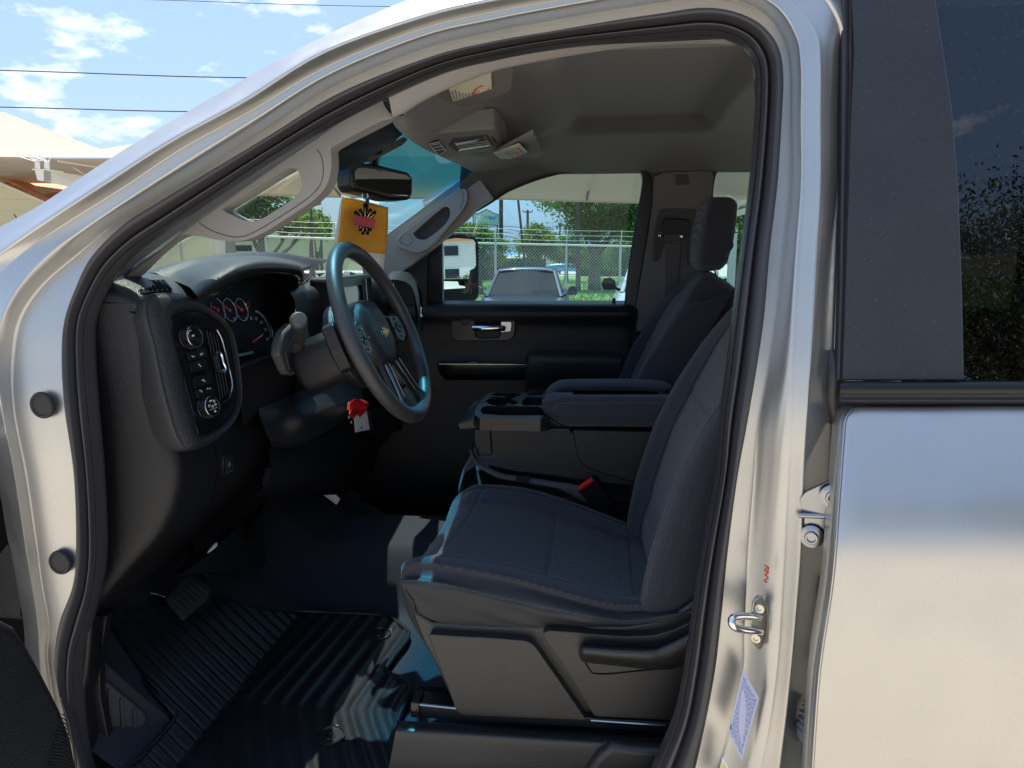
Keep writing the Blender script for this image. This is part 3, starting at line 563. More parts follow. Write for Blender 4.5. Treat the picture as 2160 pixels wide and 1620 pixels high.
g = G(); g.slab([P(771, 418, 1.905), P(779, 418, 1.905), P(776, 446, 1.9), P(769, 446, 1.9)], (0, .003, 0)); g.build('strap', M['gloss'], ch, bevel=.0008)
g = G(); cx, cy = 770, 469
sp = [(0, -39, 0), (-12, -27), (-8, -22), (-16, -22)]
star = []
angs = [-168, -140, -118, -90, -62, -40, -12, 18, 50, 75, 105, 130, 160]
rad = [20, 36, 32, 40, 33, 36, 20, 20, 24, 27, 27, 24, 20]
for k, (a_, r_) in enumerate(zip(angs, rad)):
    a1 = R(a_-7); a2 = R(a_+7); nx_ = R((a_+angs[(k+1) % 13]+(360 if k == 12 else 0))/2)
    star += [(cx+r_*math.cos(a1)*.8, cy+r_*math.sin(a1)), (cx+r_*math.cos(a2)*.8, cy+r_*math.sin(a2)), (cx+15*math.cos(nx_), cy+16*math.sin(nx_))]
g.slab([P(x, y, 1.899) for x, y in star], (0, .003, 0)); g.build('starburst', M['dark'], ch)
g = G()
for a_, r_ in zip(angs, rad):
    if abs(math.sin(R(a_))) > .5: g.tube([P(cx+12*math.cos(R(a_)), cy+12*math.sin(R(a_)), 1.8985), P(cx+r_*.75*math.cos(R(a_)), cy+r_*.78*math.sin(R(a_)), 1.8985)], [.0016, .0004], 5)
g.build('gold_rays', M['gold'], ch)
g = G(); g.slab([P(747, 453, 1.895), P(792, 463, 1.895), P(790, 482, 1.895), P(747, 475, 1.895)], (0, .003, 0)); bn = g.build('banner', mat('raspberry_banner', (.35, .02, .05), .4), ch, bevel=.0006)
g = G(); text_mesh(g, 'WINNER', P(769, 468, 1.8945), P(792, 473, 1.895)-P(747, 464, 1.895), (0, 0, 1), .0185); g.build('banner_letters', M['ink_red'], bn, smooth=False)
# ================================================================== passenger side: pillar, door, windows
FY = 2.78
g = G()
# upper side trim with its two window openings
win1 = [(840,640),(893,536),(940,498),(986,455),(1034,427),(1067,405),(1100,390),(1138,376),(1175,366),(1212,360),(1280,357),(1341,357),(1355,362),(1361,378),(1363,400),(1345,498),(1335,580),(1330,648)]
win2 = [(1504,418),(1507,385),(1514,362),(1530,352),(1560,348),(1700,348),(1740,360),(1760,420),(1760,640),(1520,640),(1500,560)]
outer = [(700,700),(800,560),(900,470),(985,368),(1010,340),(1100,330),(1260,318),(1500,300),(1900,290),(1900,700),(1300,700)]
g.slab([P(x, y, FY) for x, y in outer], (0, .035, 0), [[Vector(v) for v in cr([P(x, y, FY) for x, y in win1], 90, True)], [Vector(v) for v in cr([P(x, y, FY) for x, y in win2], 60, True)]])
side = g.build('side_trim', M['liner_dark'], truck, bevel=.006)
# cantrail filling between headliner and window heads
g = G(); top = [(975,366),(1020,345),(1100,328),(1200,312),(1330,302),(1500,296),(1700,292)]; botm = [(960,480),(1030,415),(1105,376),(1200,350),(1330,343),(1500,338),(1700,338)]
g.loft([[Vector((P(x, y, 2.62).x, 2.60, hz(P(x, y, 2.62).x, 2.60))) for x, y in top], [P((x+a_)/2, (y+b_)/2-3, 2.71) for (x, y), (a_, b_) in zip(top, botm)], [P(a_, b_, 2.762) for a_, b_ in botm], [P(a_, b_+6, 2.785) for a_, b_ in botm]], 40, 16)
g.build('cantrail_trim', M['liner'], side, sharp=0)
# far windscreen pillar trim with grab handle
g = G(); fp = [(997,360),(1017,384),(1040,417),(1005,440),(985,462),(947,496),(905,530),(893,540),(868,560),(838,580),(770,600),(762,560),(780,530),(815,495),(880,447),(940,400)]
g.slab([P(v.x, v.y, 2.70) for v in fillet([Vector((x, y, 0)) for x, y in fp], 8, 3)], (0, .05, 0)); fpt = g.build('pillar_trim', M['trim'], truck, bevel=.012, seg=4)
g = G(); gh = [(982,397),(987,410),(984,428),(973,447),(940,485),(912,516),(893,531),(874,533),(852,526),(832,516),(836,503),(860,484),(900,452),(940,420),(966,400)]
rec = [(872,493),(878,486),(900,466),(920,449),(935,438),(944,437),(949,444),(947,460),(934,478),(912,496),(897,505),(884,505),(876,500)]
g.slab([P(v.x, v.y, 2.655) for v in fillet([Vector((x, y, 0)) for x, y in gh], 7, 3)], (0, .05, 0), [[Vector(v) for v in cr([P(x, y, 2.655) for x, y in rec], 50, True)]])
gho = g.build('grab_handle', M['trim'], fpt, bevel=.009, seg=4)
g = G(); g.slab([P(x, y, 2.685) for x, y in rec], (0, .01, 0)); g.build('handle_recess', M['liner_dark'], gho)
g = G(); g.tube([P(x, y, 2.6535) for x, y in ((842, 509), (850, 492), (864, 494), (872, 507), (862, 518), (846, 513))], .0008, 5, closed=True); g.tube([P(x, y, 2.6535) for x, y in ((852, 489), (940, 418), (968, 401), (976, 408), (976, 425), (970, 440))], .0008, 5, smooth=40); g.build('handle_seam', M['liner_dark'], gho)
# glass
g = G(); g.add([P(800, 330, 2.82), P(1385, 330, 2.82), P(1365, 690, 2.90), P(800, 690, 2.90)], [(0, 1, 2, 3)])
pdoor = thing  # placeholder name, replaced below
gl1 = g
g = G(); g.add([P(1490, 335, 2.82), P(1780, 335, 2.82), P(1780, 660, 2.88), P(1490, 660, 2.88)], [(0, 1, 2, 3)]); g.build('rear_side_glass', M['sg'], side, smooth=False); g = gl1
# passenger door trim: rows from sill to bottom
def DX(y, rows_):
    return rows_
rows_ = []
for y, Y in ((634, 2.86), (638, 2.80), (642, 2.765), (652, 2.745), (664, 2.735), (690, 2.755), (720, 2.758), (742, 2.758), (765, 2.75), (800, 2.745), (850, 2.75), (950, 2.76), (1060, 2.78)):
    rows_.append([P(x, y+(4 if x < 950 and y < 665 else 0)*0, Y+(.0 if x < 1326 else .02)) for x in (760, 860, 905, 960, 1100, 1250, 1322, 1345)])
g = G(); g.loft(rows_, 40, 70, flip=False); pd = g.build('passenger_door', M['plastic'], truck, sharp=0)
gl1.build('window_glass', M['sg'], pd, smooth=False)
g = G(); fo = [(1361,352),(1376,385),(1374,430),(1362,520),(1350,590),(1341,660),(1318,660),(1322,600),(1338,500),(1352,415),(1356,380),(1352,362),(1341,357)]
g.slab([P(x, y, 2.765) for x, y in fo], (0, .05, 0)); g.build('window_frame', M['plastic_smooth'], pd, bevel=.004)
g = G(); g.tube([P(x, y, 2.775) for x, y in ((986, 456), (1034, 428), (1067, 406), (1100, 391), (1138, 377), (1175, 367), (1212, 361), (1280, 358), (1340, 358), (1354, 364), (1357, 380), (1353, 410), (1338, 497), (1325, 580), (1319, 640))], .004, 8, smooth=80); g.build('window_seal', M['rubber'], pd)
g = G(); g.slab([P(835, 570, 2.765), P(860, 556, 2.765), P(893, 536, 2.765), P(902, 533, 2.765), P(900, 645, 2.765), P(850, 645, 2.765), P(830, 600, 2.765)], (0, .04, 0)); g.build('sail_panel', M['plastic'], pd, bevel=.003)
g = G(); g.slab([P(x, y, 2.80) for x, y in ((899, 528), (932, 503), (934, 640), (899, 640))], (0, .03, 0)); g.build('quarter_panel', M['plastic_smooth'], pd, bevel=.002)
# inner handle set
def DP(x, y, d=0): return P(x, y, 2.745+d)
g = G(); bz = [(951,676),(955,668),(975,657),(990,655),(1075,656),(1084,659),(1087,668),(1087,704),(1082,713),(1070,719),(965,720),(953,714),(951,704)]
inn = [(1001,668),(1010,664),(1046,663),(1053,669),(1056,684),(1056,700),(1050,713),(1012,714),(1003,708)]
g.slab([DP(*p) for p in bz], (0, .02, 0), [[DP(*p) for p in inn]]); hb = g.build('handle_bezel', M['plastic_smooth'], pd, bevel=.004)
g = G(); g.slab([DP(*p, .025) for p in inn], (0, .01, 0)); g.build('handle_cup', M['dark'], hb)
g = G(); g.tube([DP(998, 692, -.014), DP(1020, 692, -.02), DP(1050, 692, -.018), DP(1064, 693, -.006)], [.013, .014, .013, .012], 14, smooth=20, flat=.9); g.build('handle_lever', M['chrome'], hb)
g = G(); g.slab([DP(1056, 678, -.006), DP(1078, 678, -.004), DP(1080, 684, -.004), DP(1078, 700, -.004), DP(1056, 702, -.006)], (0, .01, 0)); g.build('lever_mount', M['satin'], hb, bevel=.003)
g = G(); g.slab(fillet([DP(972, 686, -.003), DP(975, 672, -.003), DP(984, 667, -.003), DP(993, 668, -.003), DP(989, 686, -.003)], .003, 3), (0, .006, 0)); lk = g.build('lock_switch', M['plastic'], hb, bevel=.0015)
g = G(); g.tube([DP(x, y, -.0035) for x, y in ((973, 685), (976, 673), (984, 668), (992, 669), (988, 685))], .0007, 5, closed=True); g.tube([DP(976, 677, -.004), DP(990, 677, -.004)], .0006, 5); g.build('switch_marks', M['thread'], lk)
# arm rest and pull
g = G()
ar = []
for x, k in ((1106, .25), (1112, .7), (1122, 1), (1200, 1.05), (1300, 1.0), (1309, .9), (1313, .4)):
    yt = {1106: 762, 1112: 749, 1122: 742, 1200: 742, 1300: 744, 1309: 748, 1313: 756}[x]
    ar.append([P(x, yt+3, 2.75), P(x, yt-1, 2.75-.02*k), P(x, yt+2, 2.75-.05*k), P(x, yt+9, 2.75-.080*k), P(x, yt+20, 2.75-.090*k), P(x, yt+45, 2.75-.075*k), P(x, yt+70, 2.75-.03*k), P(x, yt+80, 2.755)])
g.loft(ar, 30, 30); g.build('armrest', mat('armrest_skin', (.035, .036, .040), .45, bump=('voro', 420, .4)), pd, sharp=0)
g = G(); sw = []
for x, k in ((922, .2), (935, .9), (1000, 1), (1080, 1), (1118, 1)):
    sw.append([P(x, 766, 2.755), P(x, 767, 2.755-.05*k), P(x, 771, 2.755-.058*k), P(x+6, 790, 2.755-.048*k), P(x+20 if x < 930 else x+8, 800, 2.75-.02*k), P(x+24 if x < 930 else x+8, 804, 2.76)])
g.loft(sw, 30, 24); sl_ = g.build('switch_ledge', M['plastic_smooth'], pd, sharp=50)
g = G(); g.tube([P(926, 768, 2.695), P(1000, 768, 2.693), P(1114, 769, 2.693)], .0018, 6); g.build('ledge_trim', M['satin'], sl_)
g = G(); g.slab([P(985, 764, 2.70), P(1002, 762, 2.70), P(1010, 765, 2.70), P(1004, 768, 2.70), P(986, 768, 2.70)], (0, .02, 0)); g.build('window_switch', M['plastic_smooth'], sl_, bevel=.002)
g = G(); c = P(1295, 636, 2.79); g.tube([c+Vector((0, 0, -.02)), c+Vector((0, 0, .014))], [.008, .006], 12); g.build('lock_pin', M['plastic_smooth'], pd)
# towing mirror on the far door
mn = Vector((math.cos(R(30)), -math.sin(R(30)), .0)); ma = Vector((.5, .866, 0))
mc = P(932, 560, 2.99)
def TM(x, y, d=0): return PP(x, y, mc, mn, d)
g = G(); ho = [(930,500),(949,494),(973,492),(1000,497),(1010,506),(1012,520),(1012,625),(1006,634),(985,637),(932,640),(928,560)]
g.slab(fillet([TM(*p) for p in ho], .014, 4), -mn*.10); tmm = g.build('towing_mirror', M['mirror_shell'], truck, bevel=.012, seg=4)
mn2 = (mn+Vector((0, 0, .022))).normalized()
def TM2(x, y, d=0): return PP(x, y, mc+mn*.004, mn2, d)
g = G(); g.slab(fillet([TM2(*p) for p in ((932,507),(960,502),(998,505),(1003,512),(1004,560),(1000,566),(991,570),(989,588),(932,589))], .004, 3), -mn*.002); g.build('mirror_glass', M['mirror'], tmm)
mn3 = (mn+Vector((0, 0, -.06))).normalized()
g = G(); g.slab(fillet([PP(*p, mc+mn*.006, mn3) for p in ((932,593),(966,594),(968,602),(981,604),(983,628),(975,632),(933,633))], .004, 3), -mn*.002); g.build('wide_angle_glass', M['mirror'], tmm)
g = G(); g.tube([TM(975, 597, .004), TM(990, 600, .006), TM(1004, 600, .002)], .009, 10); g.build('mirror_divider', M['mirror_shell'], tmm)
g = G(); g.tube([P(915, 560, 2.86), TM(940, 560, -.05)], .022, 12); g.tube([P(915, 610, 2.86), TM(940, 612, -.05)], .022, 12); g.build('mirror_arm', M['mirror_shell'], tmm)
# far centre pillar trim, belt guide and belt
g = G(); bp = [(1378,372),(1400,362),(1500,358),(1505,372),(1500,420),(1490,560),(1480,700),(1342,700),(1340,650),(1350,590),(1366,500),(1376,430)]
g.slab([P(x, y, 2.765) for x, y in bp], (0, .05, 0)); cpt = g.build('centre_pillar_trim', mat('pillar_grey', (.115, .11, .112), .6, bump=('noise', 500, .1)), truck, bevel=.006)
g = G(); g.slab(fillet([P(x, y, 2.755) for x, y in ((1387,455),(1392,444),(1402,441),(1470,441),(1470,560),(1450,560),(1444,470),(1400,520),(1388,552),(1377,551),(1379,500))], .006, 3), (0, .015, 0)); g.build('belt_slot_cover', M['liner_dark'], cpt, bevel=.004)
g = G(); g.slab(fillet([P(x, y, 2.735) for x, y in ((1397,465),(1404,460),(1450,462),(1456,470),(1452,500),(1400,500),(1396,490))], .006, 3), (0, .04, 0)); g.build('belt_guide_cover', M['plastic'], cpt, bevel=.005)
g = G(); g.tube([P(x, y, 2.715) for x, y in ((1396, 489), (1391, 497), (1396, 507), (1412, 511), (1428, 509), (1436, 502), (1437, 497))], .005, 10, smooth=30); g.build('belt_ring', M['chrome'], cpt)
g = G(); g.slab([P(1400, 496, 2.725), P(1437, 494, 2.725), P(1436, 508, 2.722), P(1426, 640, 2.70), P(1418, 700, 2.69), P(1398, 700, 2.69), P(1404, 600, 2.71), P(1402, 512, 2.722)], (0, .002, 0)); g.build('seat_belt', M['belt'], cpt)
g = G(); g.slab(fillet([P(x, y, 2.762) for x, y in ((1425,368),(1452,368),(1455,388),(1427,391))], .004, 3), (0, .004, 0)); g.build('airbag_badge', M['liner_dark'], cpt, bevel=.001)
# rear cabin: back wall trim with rear window, rear bench
g = G(); g.slab([Vector((1.58, 1.2, .5)), Vector((1.58, 2.85, .5)), Vector((1.58, 2.85, 2.12)), Vector((1.58, 1.2, 2.12))], (.03, 0, 0), [[Vector((1.58, 1.4, 1.5)), Vector((1.58, 2.66, 1.5)), Vector((1.58, 2.6, 1.98)), Vector((1.58, 1.46, 1.98))]]); g.build('rear_wall_trim', M['liner_dark'], truck)
g = G(); g.box((1.15, 2.03, .85), (.5, 1.45, .3)); g.box((1.42, 2.03, 1.25), (.16, 1.45, .62)); g.build('rear_bench', M['fabric'], truck, bevel=.04)
g = G(); g.slab([Vector((.42, 1.24, .5)), Vector((1.56, 1.24, .5)), Vector((1.56, 1.27, 1.5)), Vector((.42, 1.27, 1.5))], (0, .03, 0)); g.build('rear_door_trim', M['plastic'], truck, smooth=False)
g = G(); g.slab([P(1600, 60, 1.33), P(1800, 60, 1.33), Vector((.62, 1.26, .5)), P(1440, 1700, 1.235), P(1500, 1400, 1.235), P(1560, 1000, 1.24), P(1590, 700, 1.25), P(1612, 300, 1.29)], (0, .05, 0)); g.build('centre_pillar_inner', M['plastic'], truck, smooth=False)
# ================================================================== dashboard
XF = -.765
def seg_rows(tbl): # rows of (px, py, kind, value); kind Y or X
    out = []
    for r in tbl: out.append([P(a, b, v) if k == 'Y' else PX(a, b, v) for a, b, k, v in r])
    return out
# lower end cap curving round to the rearward face
g = G(); lowr = []
for y_, pc_x in ((640, 306), (690, 318), (760, 326), (830, 336), (900, 350), (960, 372), (1000, 378), (1040, 375), (1092, 361), (1144, 333), (1207, 277), (1269, 224), (1300, 200), (1309, 194)):
    z_ = P(pc_x, y_, 1.24).z; X0 = P(pc_x, y_, 1.245).x; k_ = 1 if y_ < 1250 else .6
    lowr.append([Vector((X0-.30, 1.232, z_)), Vector((X0-.12, 1.231, z_)), Vector((X0-.045, 1.233, z_)), Vector((X0-.018, 1.239, z_)), Vector((X0-.005, 1.251, z_)), Vector((X0, 1.272, z_)), Vector((X0+.001, 1.32, z_)), Vector((X0-.002, 1.42, z_)), Vector((X0-.012, 1.60, z_)), Vector((X0-.03, 1.80, z_))])
lowr.append([p+Vector((-.03, .02 if p.y < 1.3 else 0, .0)) for p in lowr[-1]]); lowr.append([p+Vector((-.2, .0, .02)) for p in lowr[-1]])
g.loft(lowr, 90, 110); dash = g.build('dashboard', M['plastic'], truck, sharp=0)
def onface(x, y):      # point on the lower dash seen at a photo position
    zz = [r_[6].z for r_ in lowr[:14]]; xx = [r_[6].x for r_ in lowr[:14]]; X_ = -.77
    for _ in range(12): X_ = float(np.interp(PX(x, y, X_).z, zz[::-1], xx[::-1]))
    return PX(x, y, X_+.0006)
g = G(); g.tube([onface(x, y) for x, y in ((449, 941), (457, 960), (460, 981), (456, 1018), (444, 1057), (422, 1109), (378, 1175), (322, 1247))], .0013, 6, smooth=60); g.build('trim_seam', M['dark'], dash)
g = G(); g.tube([P(x, y, 1.2365) for x, y in ((196, 638), (250, 651), (299, 664))], .0018, 6); g.tube([P(x, y, 1.236) for x, y in ((302, 668), (312, 715), (332, 835), (356, 935))], .0022, 8, smooth=50); g.build('end_cap_gap', M['dark'], dash)
# fuse cover arrow and mirror of the jack symbol
g = G(); g.tube([P(x, y, 1.2325) for x, y in ((226, 1146), (228, 1161), (248, 1175), (268, 1161), (268, 1148))], .0010, 5)
g.tube([P(x, y, 1.2325) for x, y in ((240, 1148), (241, 1166))], .0008, 5); g.tube([P(x, y, 1.2325) for x, y in ((255, 1150), (256, 1164))], .0008, 5); g.tube([P(240, 1157, 1.2325), P(257, 1157, 1.2325)], .0008, 5); g.build('cover_mark', M['plastic_smooth'], dash)
# boost switch low on the knee panel
g = G(); g.slab(fillet([onface(x, y)+Vector((.002, 0, 0)) for x, y in ((470,962),(480,953),(492,954),(494,975),(490,1000),(480,1007),(470,1006),(469,985))], .005, 4), (-.008, 0, 0)); bsw = g.build('release_switch', M['plastic'], dash, bevel=.0015)
g = G(); g.slab(fillet([onface(x, y)+Vector((.0035, 0, 0)) for x, y in ((474,967),(487,962),(488,990),(475,998))], .003, 3), (-.004, 0, 0)); g.build('switch_paddle', M['plastic_smooth'], bsw, bevel=.001)
g = G(); g.tube([onface(x, y)+Vector((.004, 0, 0)) for x, y in ((474, 997), (487, 992))], .0006, 5); c = onface(480, 980)+Vector((.004, 0, 0)); g.tube([c+Vector((0, .006*math.cos(t), .006*math.sin(t))) for t in np.linspace(0, 6.28, 14)[:-1]], .0006, 5, closed=True); g.tube([c+Vector((0, 0, -.003)), c+Vector((0, 0, .003))], .001, 5); g.build('park_mark', M['thread'], bsw)
# ---- upper end cap with demister slot
g = G()
cap = [
 [(198,640,'Y',1.24),(250,652,'Y',1.24),(299,663,'Y',1.245),(303,660,'Y',1.28)],
 [(205,626,'Y',1.237),(255,636,'Y',1.237),(297,644,'Y',1.245),(308,636,'Y',1.285)],
 [(217,610,'Y',1.245),(262,618,'Y',1.25),(296,626,'Y',1.265),(318,621,'Y',1.30)],
 [(236,596,'Y',1.27),(290,600,'Y',1.30),(345,610,'Y',1.34),(412,630,'Y',1.40)],
 [(258,588,'Y',1.30),(300,586,'Y',1.36),(360,592,'Y',1.43),(428,608,'Y',1.49)],
 [(262,578,'Y',1.36),(300,576,'Y',1.45),(350,578,'Y',1.52),(420,586,'Y',1.60)]]
g.loft(seg_rows(cap), 40, 40); cpo = g.build('end_cap', M['plastic_soft'], dash, sharp=0)
vo = P(320, 608, 1.335); vn = (P(345, 600, 1.38)-P(290, 604, 1.32)).cross(P(350, 596, 1.41)-P(330, 622, 1.315)).normalized(); vn = vn if vn.z > 0 else -vn
def VP(x, y, d=0): return PP(x, y, vo, vn, d)
g = G(); g.slab(fillet([VP(*p, .006) for p in ((272,606),(280,598),(341,595),(354,602),(364,616),(298,624))], .006, 4), -vn*.010); sv = g.build('demister_vent', M['plastic_smooth'], cpo)
g = G()
for k in range(7):
    t = (k+.5)/7; x0 = 277+71*t; x1 = 294+70*t; w = 4.2
    g.slab([VP(x0-w, 600.5-3*t, .0078), VP(x0+w*.6, 600-3*t, .0078), VP(x1+w*.6, 620-4*t, .0078), VP(x1-w, 621-4*t, .0078)], -vn*.001)
g.build('vent_slots', M['dark'], sv, smooth=False)
# ---- switch pod beside the steering column
bn_ = Vector((.965, -.16, .2)).normalized(); bo = P(430, 790, 1.335)
def B(x, y, d=0): return PP(x, y, bo, bn_, d)
pod = [(304,637),(310,627),(325,619),(367,618),(400,626),(430,645),(455,663),(470,684),(484,708),(493,745),(501,796),(502,830),(500,856),(492,882),(480,906),(462,922),(445,934),(425,944),(401,951),(386,948),(374,930),(364,907),(350,860),(338,815),(328,765),(319,722),(310,690),(304,665)]
bezel = [(362,680),(366,668),(378,662),(400,657),(425,659),(445,668),(465,682),(478,698),(486,725),(492,762),(498,810),(499,840),(494,862),(486,878),(472,894),(455,906),(436,915),(424,917),(416,909),(408,875),(397,833),(385,788),(374,740),(366,705)]
pc3 = cr([(x, y, 0) for x, y in pod], 90, True); bc3 = cr([(x, y, 0) for x, y in bezel], 90, True)
# align the starts
k0 = int(np.argmin(np.linalg.norm(bc3[:, :2]-pc3[0, :2]-[0, 0], axis=1))); bc3 = np.roll(bc3, -k0, axis=0)
ring = lambda c, d: [B(x, y, d) for x, y, _ in c]
mixc = lambda t: [(a[0]*(1-t)+b[0]*t, a[1]*(1-t)+b[1]*t, 0) for a, b in zip(pc3, bc3)]
g = G(); rws = [[v-bn_*.055+Vector((0, .012, 0)) for v in ring(pc3, -.004)], ring(pc3, -.004), ring(mixc(.10), .004), ring(mixc(.28), .010), ring(mixc(.55), .013), ring(mixc(.8), .009), ring(mixc(.95), .001), ring(bc3, -.002)]
g.grid(np.stack([cr([rws[i][j] for i in range(len(rws))], 30) for j in range(90)], 1), cu=True); podo = g.build('switch_pod', M['plastic_soft'], dash, sharp=0)
g = G(); g.slab(ring(bc3, -.001), -bn_*.004); g.tube(ring(bc3, .0), .0011, 6, closed=True); bez = g.build('switch_bezel', M['gloss'], podo)
def knob(c0, face, r, ribs=36):
    bk = B(*c0, .001); ax = bn_; g = G()
    L = .0185; g.lathe(bk, ax, [(r*1.06, 0), (r*1.05, .002), (r*.99, .003), (r*.98, L-.002), (r*.95, L)], 48)
    k_ = g.build('rotary_knob', M['plastic_smooth'], bez)
    g = G(); u = ax.orthogonal().normalized(); w = ax.cross(u)
    for i in range(44):
        a_ = i*2*math.pi/44
        if i % 11 < 7:
            for j in range(5): g.box(bk+ax*(.005+j*.0025)+(u*math.cos(a_)+w*math.sin(a_))*r*.985, (.0011, .0011, .0011))
    g.build('knurl', M['liner_dark'], k_, smooth=False)
    g = G(); g.lathe(bk, ax, [(r*.93, L-.001), (r*.97, L), (r*.93, L+.0012), (r*.88, L+.0008), (r*.87, L-.001)], 48); g.build('knob_ring', M['satin'], k_)
    g = G(); g.lathe(bk+ax*L, ax, [(r*.88, -.002), (r*.88, .0003), (.001, .0003)], 40); g.build('knob_face', M['gloss'], k_)
    return bk+ax*(L+.0009), k_
YD = Vector((0, 1, 0)); UD = bn_.cross(YD).normalized(); UD = UD if UD.z > 0 else -UD; RD = (YD-bn_*YD.dot(bn_)).normalized()
fc, kk = knob((394, 713), None, .0225)
g = G(); g.tube([fc+RD*(-.004+.010*math.cos(t)-.004)+UD*(.004+.009*math.sin(t)) for t in np.linspace(1.4, 2.9, 8)], .0008, 5); g.box(fc-RD*.005+UD*.002, (.001, .007, .003)); g.build('knob_marks', M['white_ink'], kk)
fc, kk = knob((431, 860), None, .0215)
g = G()
for (a_, b_) in ((-.009, .003), (0, .0), (.009, .002), (.008, .009), (.003, -.011)): g.tube([fc+RD*(a_+.0022*math.cos(t))+UD*(b_+.0022*math.sin(t)) for t in np.linspace(0, 6.28, 9)[:-1]], .0006, 4, closed=True)
g.box(fc-RD*.001+UD*.0115, (.001, .009, .003)); g.tube([fc-RD*.012-UD*.005, fc+RD*.012-UD*.005], .0004, 4); g.build('knob_marks', M['white_ink'], kk)
# buttons
def button(pts, marks=()):
    g = G(); g.slab(fillet([B(*p, .006) for p in pts], .0025, 3), -bn_*.006); b_ = g.build('push_button', M['plastic_smooth'], bez, bevel=.0010)
    g = G()
    for (x, y, w, h) in marks:
        c = B(x, y, .0066); g.slab([c-RD*w-UD*h, c+RD*w-UD*h, c+RD*w+UD*h, c-RD*w+UD*h], bn_*.0002)
    g.build('button_mark', M['white_ink'], b_, smooth=False); return b_
random.seed(11)
def glyph(x, y, n=4): return [(x+random.uniform(-3, 3), y+random.uniform(-2.2, 2.2), .0011, .0009) for _ in range(n)]
button([(390,744),(409,740),(413,758),(395,763)], glyph(401, 753))
button([(411,739),(427,737),(430,754),(415,757)], glyph(420, 748))
button([(395,766),(430,757),(433,779),(400,786)], glyph(415, 772))
button([(403,799),(409,794),(438,789),(442,811),(407,820)], glyph(424, 803, 7))
button([(408,823),(425,819),(430,837),(413,842)], glyph(417, 826, 6))
button([(428,818),(443,814),(447,828),(441,834),(433,836)], glyph(435, 821, 6))
# vertical air vent inside the bezel
g = G(); g.slab([B(x, y, .0005) for x, y in ((431,694),(452,696),(468,720),(478,775),(484,812),(480,838),(468,852),(462,840),(448,780),(438,730))], -bn_*.001); vt = g.build('air_vent', M['dark'], bez, smooth=False)
g = G()
for k in range(4):
    pts = [(432+k*7, 698+k*3), (440+k*7, 735+k*3), (452+k*6.4, 790+k*2), (462+k*5.2, 845-k*5)]
    g.tube([B(x, y, .004) for x, y in pts], .0016, 6, smooth=20)
g.build('vent_slats', M['plastic_smooth'], vt)
g = G(); g.tube([B(x, y, .006) for x, y in ((452,697),(462,716),(470,745),(478,778),(484,805),(484,822),(480,836),(476,844),(466,849))], .0032, 8, smooth=40, flat=.6); g.build('vent_surround', M['satin'], vt)
g = G(); g.slab(fillet([B(x, y, .013) for x, y in ((440,752),(447,748),(456,786),(449,787))], .002, 2), -bn_*.008); tb = g.build('vent_tab', M['plastic'], vt, bevel=.001)
g = G(); g.tube([B(x, y, .014) for x, y in ((446,746),(452,748),(456,756),(459,768),(462,774),(464,781),(461,786),(456,785))], .0032, 8, smooth=30); g.build('tab_bright_edge', M['chrome'], tb)
# ---- binnacle hood and dash top
g = G()
hood = [
 [(424,632,'X',-.80),(452,616,'X',-.80),(486,597,'X',-.80),(520,581,'X',-.80),(570,574,'X',-.80),(616,578,'X',-.80),(632,588,'X',-.80),(628,612,'X',-.80)],
 [(420,630,'X',-.752),(446,612,'X',-.748),(480,592,'X',-.742),(516,576,'X',-.738),(560,570,'X',-.735),(610,572,'X',-.735),(634,578,'X',-.738),(632,600,'X',-.75)],
 [(414,622,'X',-.748),(440,604,'X',-.740),(474,584,'X',-.733),(510,568,'X',-.729),(556,561,'X',-.727),(610,562,'X',-.727),(638,570,'X',-.733),(641,590,'X',-.75)],
 [(406,612,'X',-.77),(430,592,'X',-.76),(464,572,'X',-.752),(500,556,'X',-.748),(550,548,'X',-.745),(602,552,'X',-.745),(634,561,'X',-.75),(642,576,'X',-.765)],
 [(392,602,'X',-.82),(410,580,'X',-.82),(440,562,'X',-.82),(480,547,'X',-.82),(540,541,'X',-.82),(590,545,'X',-.82),(622,554,'X',-.82),(640,565,'X',-.82)],
 [(350,590,'X',-.90),(380,572,'X',-.90),(420,557,'X',-.90),(470,546,'X',-.90),(530,541,'X',-.90),(580,544,'X',-.90),(620,552,'X',-.90),(650,562,'X',-.90)],
 [(262,590,'X',-1.0),(300,578,'X',-1.0),(340,566,'X',-1.0),(400,556,'X',-1.0),(470,547,'X',-1.0),(560,545,'X',-1.0),(620,552,'X',-1.0),(680,556,'X',-1.0)],
]
hr = seg_rows(hood); last = hr[-1]; hr.append([Vector((-1.34, 1.18+.11*i, 1.50)) for i in range(8)])
g.loft(hr, 70, 70, flip=True); hoodo = g.build('cluster_hood', M['plastic_soft'], dash, sharp=0)
g = G(); g.tube([PX(x, y, -.797) for x, y in ((436, 640), (447, 634), (475, 612), (512, 586), (567, 577), (612, 580), (627, 586), (628, 600))], .0018, 6, smooth=40); g.build('hood_inner_edge', M['plastic'], hoodo)
# rest of the dash top towards the passenger side
def zt(y): return 1.665-.03*max(0, (y-2.45)/.35)**2
g = G(); tr = []
for X, dz in ((-1.36, -.17), (-1.15, -.07), (-.95, -.015), (-.80, 0), (-.755, -.006), (-.735, -.03), (-.73, -.08)):
    tr.append([Vector((X-.0*y+(-.01 if y < 1.9 else 0)+(-.04*max(0, (y-2.3)/.4)), y, (zt(y)+dz))) for y in (1.755, 1.84, 1.93, 2.0, 2.2, 2.45, 2.62, 2.72, 2.79)])
g.loft(tr, 60, 50, flip=True); g.build('dash_top', M['plastic_soft'], dash, sharp=0)
